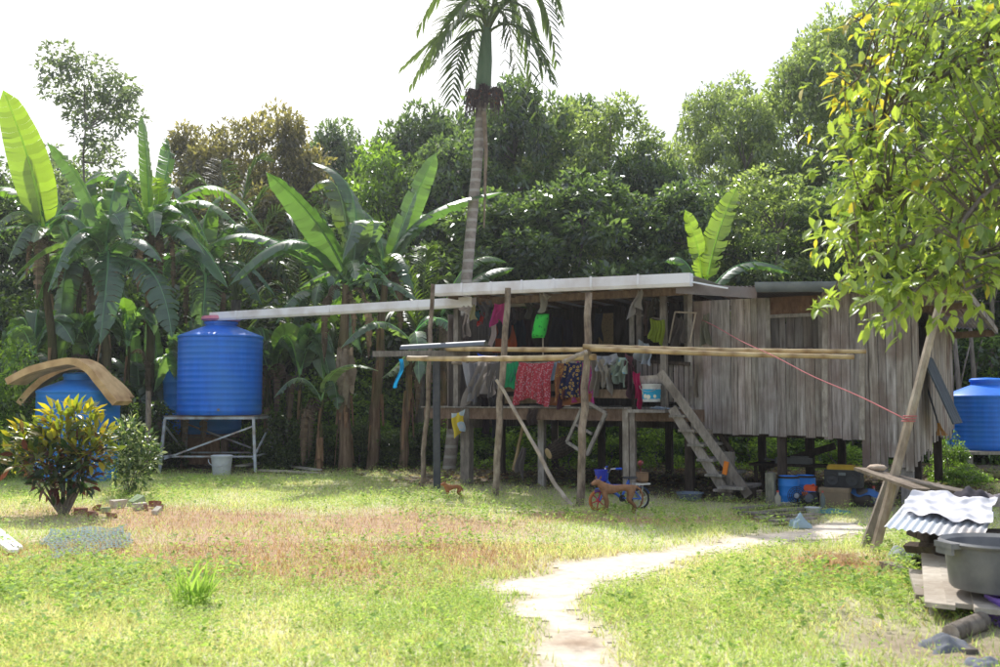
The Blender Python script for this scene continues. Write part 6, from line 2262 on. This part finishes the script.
banana_plant('banana plant with a narrow upright leaf behind the two left ones', (150, 470), (150, 232), .13, [
    ((150, 228), (147, 165), (142, 116), 24, 0, BL, dict(fold=.2, roll=1.35, tear=.03)),
    ((151, 230), (168, 165), (166, 138), 22, .3, BG, dict(fold=.4, roll=1.0)),
    ((150, 232), (118, 178), (83, 186), 34, -.3, BG, dict(fold=.5, tear=.2)),
    ((151, 232), (195, 200), (237, 226), 34, -.5, BL, dict(fold=.5, tear=.25)),
    ((151, 232), (210, 186), (264, 232), 36, .6, BL, dict(fold=.5, tear=.3)),
    ((151, 235), (190, 235), (228, 288), 42, -1.0, (.07, .13, .08), dict(fold=.45, tear=.3)),
    ((151, 234), (160, 205), (184, 215), 34, -.9, (.10, .16, .09), dict(fold=.4, tear=.2)),
    ((150, 230), (158, 200), (155, 178), 26, -.6, BY, dict(fold=.3, roll=1.0)),
    ((151, 236), (175, 225), (205, 255), 36, -1.2, (.08, .13, .09), dict(fold=.5, tear=.4)),
    ((150, 236), (132, 235), (118, 262), 34, -.8, (.08, .13, .09), dict(fold=.5, tear=.4)),
], 23.4, BGp)
banana_plant('young banana plant with low leaves behind the left tank', (66, 470), (64, 390), .08, [
    ((64, 388), (58, 340), (62, 305), 26, 0, BL, dict(fold=.3, roll=1.1, tear=.05)),
    ((64, 390), (82, 350), (98, 340), 26, .2, BG, dict(fold=.4)),
    ((64, 390), (45, 355), (25, 365), 28, .1, BG, dict(fold=.4)),
], 24.0, BGp)
# middle cluster
banana_plant('brown stemmed banana plant with one large diagonal leaf in the middle', (345, 462), (345, 285), .16, [
    ((352, 290), (318, 225), (266, 172), 46, -.9, (.05, .095, .04), dict(fold=.5, roll=.5, tear=.04)),
    ((345, 282), (292, 240), (229, 286), 46, -.7, BG, dict(fold=.75, tear=.1)),
    ((344, 280), (262, 236), (209, 247), 30, .2, BG, dict(fold=.6, tear=.15)),
    ((349, 282), (338, 190), (308, 193), 34, .6, (.08, .11, .04), dict(fold=.6, tear=.4)),
    ((350, 280), (352, 195), (311, 163), 26, 1.0, BG, dict(fold=.5, tear=.2)),
    ((350, 285), (356, 222), (342, 262), 42, -1.0, (.075, .11, .085), dict(fold=.35, roll=.3, tear=.2)),
    ((350, 282), (372, 222), (370, 250), 30, .3, (.085, .13, .1), dict(fold=.5, tear=.2)),
    ((350, 290), (330, 310), (318, 340), 26, .6, BL, dict(fold=.5, tear=.4)),
], 22.3, BGp)
banana_plant('leaning banana plant beside the gutter with leaves reaching the palm', (372, 462), (385, 275), .14, [
    ((386, 270), (412, 205), (436, 153), 26, .3, BL, dict(fold=.3, roll=1.15, tear=.04)),
    ((386, 272), (425, 216), (504, 192), 38, -.3, (.055, .10, .06), dict(fold=.55, tear=.15)),
    ((386, 270), (408, 222), (440, 218), 28, .7, BL, dict(fold=.6, tear=.2)),
    ((386, 275), (400, 262), (414, 290), 28, -.6, BG, dict(fold=.5, tear=.3)),
    ((384, 272), (362, 226), (345, 262), 34, -.7, (.075, .11, .085), dict(fold=.4, tear=.3)),
    ((384, 270), (375, 225), (352, 205), 30, .8, BG, dict(fold=.5, tear=.3)),
    ((388, 270), (404, 222), (416, 192), 18, -.2, (.12, .17, .12), dict(fold=.3, roll=.8)),
], 22.8, BGp)
banana_plant('short brown banana stem right of the leaning one', (402, 462), (413, 340), .11, [
    ((413, 345), (400, 362), (382, 378), 22, -.5, (.12, .16, .09), dict(fold=.5, tear=.4)),
    ((413, 342), (425, 345), (418, 380), 26, -.5, BG, dict(fold=.5, tear=.4)),
    ((413, 340), (425, 318), (440, 320), 24, .3, BG, dict(fold=.5)),
], 22.6, BGp)
# small leaves lower
banana_plant('young banana plant with pale leaves in the shade of the brown stems', (318, 462), (322, 400), .06, [
    ((322, 402), (300, 378), (274, 398), 22, -.3, (.10, .14, .10), dict(fold=.5, tear=.4)),
    ((322, 400), (340, 368), (378, 371), 20, -.8, (.15, .19, .14), dict(fold=.3, tear=.05)),
    ((322, 398), (332, 380), (338, 410), 26, -.2, BG, dict(fold=.5, tear=.4)),
], 22.0, BGp)
# dead leaf skirt on the brown stem
b_ = MB()
for k in range(26):
    p_ = P(345 + R.uniform(-7, 8), R.uniform(345, 385), 22.1)
    l_ = R.uniform(.4, .95)
    ww = R.uniform(.04, .12)
    s_ = V((R.uniform(-.25, .25), R.uniform(-.2, .1), -1)).normalized()
    x_ = V((1, R.uniform(-.5, .5), 0)).normalized() * ww
    b_.add([p_ - x_ * .4, p_ + x_ * .4, p_ + s_ * l_ * .5 + x_, p_ + s_ * l_ * .5 - x_, p_ + s_ * l_ + x_ * .3, p_ + s_ * l_ - x_ * .3], [(0, 1, 2, 3), (3, 2, 4, 5)], tint(.7, 1.2))
b_.build('dead_leaves', M['drybanana'], label='bundle of dead brown banana leaves hanging on the brown stem', cat='dead leaves')
# more leaves filling the banana thicket
def extra(label, base, top, Y, leaves, r=.1):
    banana_plant(label, base, top, r, leaves, Y, BGp)
DG = (.045, .085, .045)
GG = (.12, .18, .13)
extra('banana plant hidden behind the leftmost two with arching grey green leaves', (84, 470), (78, 270), 24.3, [
    ((78, 268), (58, 195), (40, 150), 40, .2, DG, dict(fold=.4, roll=.8, tear=.1)),
    ((78, 268), (100, 200), (122, 222), 40, -.4, GG, dict(fold=.5, tear=.3)),
    ((78, 270), (50, 215), (18, 225), 44, -.8, GG, dict(fold=.5, tear=.5)),
    ((78, 270), (68, 260), (60, 330), 44, -.6, DG, dict(fold=.4, tear=.5)),
    ((78, 270), (110, 265), (128, 320), 44, -.2, DG, dict(fold=.5, tear=.5)),
    ((78, 268), (85, 190), (108, 172), 36, .5, DG, dict(fold=.4, tear=.2))])
extra('banana plant right of the raised tank with leaves over the white gutter', (205, 470), (205, 275), 24.0, [
    ((205, 272), (190, 222), (160, 240), 40, -.5, GG, dict(fold=.45, tear=.3)),
    ((205, 272), (232, 225), (262, 248), 40, -.3, DG, dict(fold=.5, tear=.3)),
    ((205, 274), (180, 250), (152, 300), 44, -.6, GG, dict(fold=.45, tear=.6)),
    ((205, 274), (235, 265), (262, 305), 40, -.5, DG, dict(fold=.5, tear=.4)),
    ((205, 270), (205, 220), (222, 195), 34, .4, BL, dict(fold=.5, tear=.1)),
    ((205, 274), (205, 290), (200, 345), 42, -.6, GG, dict(fold=.4, tear=.6)),
    ((205, 272), (185, 205), (178, 188), 30, .5, DG, dict(fold=.4, roll=.6))])
extra('banana plant behind the middle ones with dark hanging leaves', (328, 470), (325, 300), 24.6, [
    ((325, 298), (300, 250), (272, 262), 40, -.2, DG, dict(fold=.5, tear=.3)),
    ((325, 298), (352, 255), (380, 300), 42, -.3, GG, dict(fold=.5, tear=.3)),
    ((325, 300), (305, 295), (288, 345), 40, -.3, DG, dict(fold=.5, tear=.5)),
    ((325, 298), (330, 240), (322, 212), 34, .4, DG, dict(fold=.4, roll=.7)),
    ((325, 300), (345, 300), (362, 355), 40, -.4, DG, dict(fold=.5, tear=.5))])
for i, (px, py, ww) in enumerate(((140, 470, .7), (160, 470, .8), (20, 470, .9))):
    extra(('young banana shoots in the shade left of the rear tank', 'leafy banana shoot behind the wooden stake', 'young banana plant behind the glossy bush at the left edge')[i], (px, py), (px, 400), 23.6 + .3 * i, [
        ((px, 398), (px - 4, 350), (px - 8, 318), 30 * ww, .1, DG, dict(fold=.35, roll=1.0, tear=.1)),
        ((px, 400), (px - 22, 360), (px - 42, 372), 34 * ww, -.2, DG, dict(fold=.5, tear=.2)),
        ((px, 400), (px + 18, 358), (px + 38, 380), 34 * ww, -.2, GG, dict(fold=.5, tear=.2)),
        ((px, 402), (px + 8, 385), (px + 14, 430), 34 * ww, -.4, DG, dict(fold=.4, tear=.3))], .07)
rz = random.Random(99)
LOWL = ['leftmost', 'second', 'third', 'fourth', 'fifth', 'sixth', 'seventh']
spots_ = ((34, 'low leafy banana sucker behind the glossy bush'), (92, 'low leafy banana sucker above the foam covered tank'), (128, 'low leafy banana sucker left of the wooden stake'), (182, 'low leafy banana sucker above the rear tank'), (268, 'low leafy banana sucker right of the raised tank'), (300, 'low leafy banana sucker left of the brown stem'))
for i, (px, l) in enumerate(spots_):
    tpy = rz.uniform(335, 385)
    lv = []
    for k in range(6):
        dx = rz.uniform(-34, 34)
        lv.append(((px, tpy + 2), (px + dx * .6, tpy - rz.uniform(22, 46)), (px + dx * 1.35, tpy + rz.uniform(-34, 22)), rz.uniform(24, 34), rz.uniform(-.8, .3), rz.choice((BG, GG, BL)), dict(fold=rz.uniform(.3, .6), roll=rz.uniform(0, .7), tear=rz.choice((.1, .3)))))
    extra(l, (px + rz.uniform(-4, 4), 470), (px, tpy), 22.9 + rz.uniform(0, .9), lv, .065)
# behind the roof
banana_plant('banana plant behind the porch with two leaves over the gutter', (448, 470), (440, 318), .12, [
    ((441, 316), (470, 263), (507, 263), 26, .3, BL, dict(fold=.7, tear=.05)),
    ((441, 316), (475, 278), (514, 268), 30, -.3, (.06, .11, .045), dict(fold=.7, tear=.05)),
    ((441, 318), (450, 330), (448, 372), 26, .6, BG, dict(fold=.5, tear=.4)),
], 24.2, BGp)
banana_plant('banana plant with bright upright leaves sticking up behind the roof', (705, 470), (703, 300), .12, [
    ((704, 300), (716, 240), (737, 187), 34, -.3, BY, dict(fold=.12, roll=1.25, tear=.3)),
    ((703, 300), (698, 250), (685, 210), 20, -.2, BY, dict(fold=.5, roll=1.0, tear=.3)),
    ((704, 302), (742, 264), (792, 274), 34, .3, BG, dict(fold=.6, tear=.1)),
    ((703, 300), (685, 262), (665, 262), 30, .3, BG, dict(fold=.6, tear=.2)),
], 23.6, BGp)

# ------------------------------------------------------------------ palms
def frond(parent, a, m, t, leaf_len, n=34, col=(.075, .12, .045), droop=.8, w=.045, spread=.7, seed=0, start=.18):
    rr = random.Random(seed)
    pts = bez(a, m, t, n)
    b_ = MB()
    b_.tube(pts, [max(.006, .035 * (1 - i / n)) for i in range(n + 1)], 6, (.16, .2, .08))
    for i in range(int(n * start), n + 1):
        s_ = i / n
        tg = (pts[min(n, i + 1)] - pts[max(0, i - 1)]).normalized()
        sd2 = tg.cross(UP)
        if sd2.length < .15:
            sd2 = V((1, 0, 0))
        sd2.normalize()
        u_ = sd2.cross(tg)
        if u_.z < 0:
            u_ = -u_
        L = leaf_len * (math.sin(PI * min(1, .15 + .8 * (s_ - start) / (1 - start))) ** .6) * rr.uniform(.85, 1.1)
        for hf in (-1, 1):
            d0 = (sd2 * hf * spread + tg * .65 + u_ * rr.uniform(.0, .3)).normalized()
            k = rr.uniform(.8, 1.25)
            cc = tuple(x_ * k for x_ in col)
            vs = []
            p_ = pts[i]
            wd = d0.cross(UP).normalized() if abs(d0.z) < .95 else tg
            wd = (wd * .8 + tg * .4).normalized()
            for q_ in range(4):
                v_ = q_ / 3
                c_ = p_ + d0 * L * v_ - UP * L * droop * v_ * v_ * .6
                ww = w * [.5, 1, .8, .1][q_]
                vs += [c_ - wd * ww / 2, c_ + wd * ww / 2]
            b_.add(vs, [(0, 1, 3, 2), (2, 3, 5, 4), (4, 5, 7, 6)], cc)
    return b_.build('frond', M['palm'], parent)

YPm = 22.6
a = P(449, 468, YPm)
a.z = -.05
pm = thing('betel_palm', 'tall betel palm with ringed trunk rising behind the porch', 'palm', V((a.x, a.y, 0)))
tk = [a, P(456, 400, YPm), P(463, 320, YPm), P(470, 240, YPm), P(477, 165, YPm), P(482, 100, YPm)]
full = []
for i in range(len(tk) - 1):
    for k in range(8):
        full.append(tk[i].lerp(tk[i + 1], k / 8))
full.append(tk[-1])
b_ = MB()
b_.tube(full, [.135 + .025 * math.exp(-i / 4) - .0004 * i for i in range(len(full))], 14)
b_.build('trunk', M['palmtrunk'], pm, smooth='auto')
b_ = MB()
ct = P(487, 25, YPm)
b_.tube([P(482, 102, YPm), P(483, 88, YPm), P(485, 60, YPm), ct], [.15, .19, .17, .1], 14)
b_.build('crownshaft', M['shaft'], pm, smooth='auto')
cw = P(487, 34, YPm)
FR = [((466, 18), (404, 66), -.5), ((455, 20), (412, 84), .5), ((460, -25), (418, 30), .6), ((465, 40), (452, 100), -.9), ((470, 0), (436, 60), -1.2), ((478, 10), (470, 90), 1.2),
      ((505, 15), (520, 105), -.6), ((520, 5), (543, 92), -.2), ((530, -15), (556, 60), .6), ((530, -30), (560, 20), -.7), ((512, -10), (536, 112), .9), ((500, -10), (505, 60), -1.5),
      ((475, -45), (440, -30), .4), ((500, -60), (530, -60), .2), ((520, 28), (552, 80), -1.0), ((462, 2), (424, 68), 1.0)]
for i, (m_px, t_px, dy) in enumerate(FR):
    frond(pm, cw, P(m_px[0], m_px[1], YPm + dy * .6), P(t_px[0], t_px[1], YPm + dy), .66, n=28, col=(.085, .12, .06), droop=.6, w=.075, seed=i, start=.2)
# inflorescences / fruit
for i in range(10):
    g = PI * .9 + PI * 1.2 * i / 9
    c = P(484, 92, YPm) + V((math.cos(g) * .18, math.sin(g) * .2 + .03, R.uniform(-.1, .1)))
    b_ = MB()
    for k in range(20):
        g2 = g + R.uniform(-.8, .8)
        u = V((math.cos(g2), math.sin(g2), 0))
        l_ = R.uniform(.12, .6)
        o_ = u * R.uniform(.04, .24)
        b_.tube([c, c + o_ + UP * .05, c + o_ * 1.35 - UP * l_], [.012, .010, .006], 4, tint(.6, 1.3))
        p_ = c + o_ * 1.2 - UP * l_ * R.uniform(.2, .8)
        b_.lathe(p_, [(.001, -.03), (.022, -.01), (.022, .012), (.001, .03)], 6, tint=(2.2, 1.2, .6) if R.random() < .25 else (1, 1, 1))
    b_.build('fruit_bunch', mat('fruit_bunch_%d' % i, (.055, .04, .045), (.13, .09, .08), 9, rough=.8) if i == 0 else bpy.data.materials['fruit_bunch_0'], pm)
b_ = MB()      # hanging dead sheath
b_.tube([P(484, 112, YPm - .2), P(486, 150, YPm - .2), P(484, 228, YPm - .15)], [.06, .05, .02], 6)
b_.build('dead_sheath', M['drybanana'], pm)

def palm_bush(label, px, pyb, top, Y, fr, name='palm', ll=.55, col=(.06, .095, .05), group=None, r=.13):
    a_ = P(px, pyb, Y)
    a_.z = -.05
    root = thing(name, label, 'palm', V((a_.x, a_.y, 0)), group)
    t_ = P(top[0], top[1], Y)
    b2 = MB()
    b2.tube([a_, a_.lerp(t_, .5), t_], [r * 1.2, r, r * .9], 10)
    b2.build('trunk', M['bark'], root, smooth='auto')
    for i, (m_, t2, dy) in enumerate(fr):
        frond(root, t_, P(m_[0], m_[1], Y + dy * .6), P(t2[0], t2[1], Y + dy), ll, n=34, col=col, droop=.55, w=.05, seed=i + px, start=.12)
palm_bush('coconut palm with feathery fronds between the two banana groups', 232, 462, (236, 300), 25.3,
          [((245, 190), (268, 158), .4), ((215, 200), (185, 180), .2), ((275, 215), (300, 245), -.4), ((255, 205), (290, 190), .6), ((200, 230), (168, 240), -.5), ((262, 240), (292, 300), -.9),
           ((225, 205), (222, 162), .9), ((210, 250), (190, 300), -1.0), ((240, 230), (255, 270), -1.4)], ll=.75, col=(.065, .10, .05))
palm_bush('low feathery palm in the shade behind the raised tank gutter', 300, 462, (300, 360), 24.6,
          [((285, 290), (255, 300), -.3), ((315, 290), (345, 310), -.2), ((300, 270), (308, 240), .2), ((275, 310), (245, 345), -.6), ((325, 320), (340, 350), -.6), ((295, 285), (275, 262), .5)], ll=.6, col=(.085, .13, .045))
palm_bush('low feathery palm behind the leaning banana stem', 420, 462, (420, 345), 25.0,
          [((410, 280), (395, 262), -.3), ((435, 285), (450, 290), -.2), ((405, 310), (385, 320), -.6), ((425, 270), (428, 250), .3), ((440, 310), (455, 335), -.4)], ll=.55, col=(.10, .15, .04))
palm_bush('distant palm top showing in the gap of the treetops', 676, 440, (674, 178), 37,
          [((682, 150), (692, 160), 0), ((666, 150), (655, 165), 0), ((676, 140), (680, 130), 0), ((684, 165), (696, 185), -.5), ((665, 165), (652, 185), -.5)], ll=.7, col=(.10, .14, .09))

# ------------------------------------------------------------------ yard bushes
def yard_bush(name, label, cat, base, blobs, nleaf, lsize, aspect, colfn, stems, seed, Y, group=None):
    rng_ = np.random.default_rng(seed)
    a_ = P(base[0], base[1], Y)
    a_.z = 0
    root = thing(name, label, cat, V(a_), group)
    bl_ = []
    for px, py, rp, dy in blobs:
        p_ = P(px, py, Y + dy)
        bl_.append((p_.x, p_.y, p_.z, rp / 1000 * Y))
    B3 = np.array(bl_)
    b2 = MB()
    for q_ in bl_:
        e_ = V(q_[:3])
        b2.tube([a_ + V((R.uniform(-.04, .04), R.uniform(-.04, .04), -.02)), a_.lerp(e_, .5) + V((0, 0, -.03)), e_], [stems, stems * .6, stems * .3], 6)
    b2.build('stems', M['bark'], root, smooth='auto')
    ix = rng_.choice(len(B3), nleaf, p=B3[:, 3] ** 2 / (B3[:, 3] ** 2).sum())
    o_ = rand_unit(nleaf, rng_)
    pos = B3[ix, :3] + o_ * (B3[ix, 3] * rng_.uniform(.1, 1, nleaf) ** .5)[:, None]
    d_ = o_ + np.array([[0, 0, .35]]) + rng_.normal(size=(nleaf, 3)) * .35
    nr = np.array([[0, 0, .9]]) + rng_.normal(size=(nleaf, 3)) * .4
    L = rng_.uniform(lsize[0], lsize[1], nleaf)
    v_, f_ = leaf_big(pos, d_, nr, L, L * aspect)
    c_ = colfn(pos, o_, rng_, nleaf)
    np_mesh('foliage', v_, f_, np.repeat(c_, 8, 0), M['leafnear'], parent=root, origin=tuple(a_), smooth=True)
    return root
YC = 13.8
def croton_col(pos, o_, rng_, n):
    z = (pos[:, 2] - .35) / 1.0
    k = np.clip(z * 1.25 - .42 + rng_.normal(size=n) * .3, 0, 1)[:, None]
    dark = np.where(rng_.uniform(size=(n, 1)) < .35, np.array([.08, .025, .03]), np.array([.022, .05, .018]))
    yel = np.where(rng_.uniform(size=(n, 1)) < .4, np.array([.42, .36, .03]), np.array([.22, .27, .035]))
    return dark * (1 - k) + yel * k
yard_bush('croton_bush', 'yellow and dark green croton bush standing before the left tank', 'bush', (64, 515),
          [(60, 425, 18, 0), (80, 420, 16, .1), (38, 432, 18, 0), (22, 442, 16, -.1), (95, 435, 16, .1), (60, 448, 24, -.1), (40, 460, 20, -.2), (85, 455, 20, -.1), (100, 450, 14, .2), (20, 460, 14, .1), (65, 472, 22, 0), (48, 482, 14, -.1), (82, 478, 14, 0), (75, 412, 8, 0), (65, 490, 8, 0)],
          1150, (.12, .23), .36, croton_col, .022, 3, YC)
def pale_col(pos, o_, rng_, n):
    w_ = (rng_.uniform(size=(n, 1)) < .3)
    return np.where(w_, np.array([.34, .38, .30]), np.array([.07, .12, .05]) * rng_.uniform(.6, 1.4, (n, 1)))
yard_bush('variegated_bush', 'small grey green variegated bush right of the croton bush', 'bush', (128, 494),
          [(128, 430, 14, 0), (115, 440, 14, .1), (142, 442, 14, 0), (125, 455, 17, -.1), (145, 460, 14, .1), (118, 468, 14, 0), (135, 475, 15, 0), (152, 452, 9, .2)],
          1500, (.06, .13), .42, pale_col, .012, 4, 16.4)

# ------------------------------------------------------------------ foreground tree at right
rr = random.Random(5)
fr = thing('foreground_tree', 'yellow green leafy tree reaching in from the right in the foreground', 'tree', (6.4, 8.8, 0))
base = V((6.4, 8.8, 0))
tb_ = MB()
tb_.tube([base - UP * .05, base + V((-.05, 0, 1.2)), base + V((.05, .05, 2.4)), base + V((0, 0, 3.6)), base + V((-.2, -.1, 5.2))], [.2, .16, .13, .1, .05], 12)
limbs = []
def limb(pxs, depths, r):
    pts = [P(px, py, Y) for (px, py), Y in zip(pxs, depths)]
    s0 = base + V((0, 0, max(1.6, min(4.6, pts[0].z - .3))))
    pts = [s0] + pts
    full = []
    for i in range(len(pts) - 1):
        p0_, p1_, p2_, p3_ = pts[max(0, i - 1)], pts[i], pts[i + 1], pts[min(len(pts) - 1, i + 2)]
        for k in range(6):
            t = k / 6
            full.append(.5 * ((2 * p1_) + (p2_ - p0_) * t + (2 * p0_ - 5 * p1_ + 4 * p2_ - p3_) * t * t + (3 * p1_ - p0_ - 3 * p2_ + p3_) * t ** 3))
    full.append(pts[-1])
    n_ = len(full)
    tb_.tube(full, [r * (1 - .85 * i / (n_ - 1)) for i in range(n_)], 7)
    limbs.extend(full[4:])
limb([(1040, 120), (990, 140), (940, 180), (880, 200), (845, 240)], [8.4, 8.2, 8.0, 7.9, 7.8], .05)
limb([(1040, 60), (980, 60), (920, 90), (870, 130)], [8.4, 8.4, 8.3, 8.2], .045)
limb([(1030, 20), (960, 10), (900, 45), (845, 90)], [8.6, 8.6, 8.5, 8.4], .04)
limb([(1040, 200), (980, 210), (920, 240), (860, 265), (812, 318)], [8.2, 7.9, 7.6, 7.5, 7.4], .045)
limb([(1040, 240), (990, 250), (940, 270), (905, 300), (890, 312)], [8.0, 7.7, 7.4, 7.2, 7.1], .035)
limb([(1040, 0), (970, -30), (900, -20), (860, 20)], [8.8, 8.8, 8.7, 8.6], .04)
limb([(1050, 150), (1000, 180), (960, 230), (965, 290)], [7.8, 7.4, 7.2, 7.1], .035)
limb([(1040, 90), (1000, 100), (950, 130), (900, 160), (850, 175)], [8.9, 9.1, 9.2, 9.2, 9.2], .04)
tpts = limbs
reg = np.array([(885, -10), (868, 60), (862, 120), (875, 165), (850, 178), (838, 215), (832, 240), (858, 255), (880, 262), (878, 300), (892, 318), (903, 312), (915, 296), (940, 300), (955, 315), (985, 290), (1060, 300), (1060, -10)], float)
dens_pts = []
while len(dens_pts) < 700:
    px, py = rr.uniform(800, 1060), rr.uniform(-10, 325)
    if in_poly(np.array([px]), np.array([py]), reg)[0]:
        if px < 890 and py < 130 and rr.random() < .7:
            continue
        dens_pts.append((px, py, rr.uniform(7.1, 9.2) if py < 255 else rr.uniform(7.0, 7.7)))
for k in range(26):
    dens_pts.append((rr.uniform(822, 895), rr.uniform(15, 125), rr.uniform(8.2, 8.7)))
for k in range(60):
    dens_pts.append((rr.uniform(832, 885), rr.uniform(130, 262), rr.uniform(7.5, 8.4)))
for px, py in ((816, 314), (830, 299), (843, 285), (856, 270), (823, 306), (885, 298), (893, 306), (902, 300), (880, 285), (897, 290), (888, 312), (905, 290)):
    dens_pts.append((px, py, 7.35))
LP, LD, LN_, LL, LC = [], [], [], [], []
for px, py, Y in dens_pts:
    e_ = P(px, py, Y)
    near = min(tpts, key=lambda q_: (q_ - e_).length)
    if (near - e_).length > 1.3:
        near = near.lerp(e_, .3)
    mid_ = near.lerp(e_, .55) + UP * .06
    tb_.tube([near, mid_, e_], [.009, .006, .003], 4)
    dr_ = (e_ - near)
    if dr_.length < .05:
        dr_ = V((-.3, 0, -.2))
    dr_.normalize()
    dr_ = (dr_ + V((-.45, -.1, -.35))).normalized()
    nl = rr.randint(6, 10)
    tone = rr.random()
    young = py < 140 and px < 905
    for k in range(nl):
        s_ = k / nl
        p_ = mid_.lerp(e_, s_ * 1.0) if s_ < .6 else e_ + dr_ * .03 * k
        g = rr.uniform(0, 2 * PI)
        a1 = dr_.orthogonal().normalized()
        a2 = dr_.cross(a1)
        d_ = dr_ * .7 + (a1 * math.cos(g) + a2 * math.sin(g)) * .8 + V((0, 0, -.25))
        LP.append(tuple(p_))
        LD.append(tuple(d_))
        LN_.append((rr.gauss(0, .35), rr.gauss(0, .35) - .15, 1))
        LL.append(rr.uniform(.08, .13) if (px < 870 and py > 255) else rr.uniform(.07, .155))
        c1, c2, c3 = (.12, .20, .07), (.38, .46, .13), (.50, .42, .09)
        m1 = rr.random() * .6 + tone * .4
        cc = tuple(a_ * (1 - m1) + b2 * m1 for a_, b2 in zip(c1, c2))
        if rr.random() < (.3 if young else .025):
            cc = c3
        LC.append(cc)
tb_.build('trunk', M['bark'], fr, smooth=True)
L = np.array(LL)
v, f = leaf_big(np.array(LP), np.array(LD), np.array(LN_), L, L * .40, .15)
np_mesh('crown', v, f, np.repeat(np.array(LC), 8, 0), M['leafnear'], parent=fr, origin=tuple(base), smooth=True)
print('objects', len(bpy.data.objects))
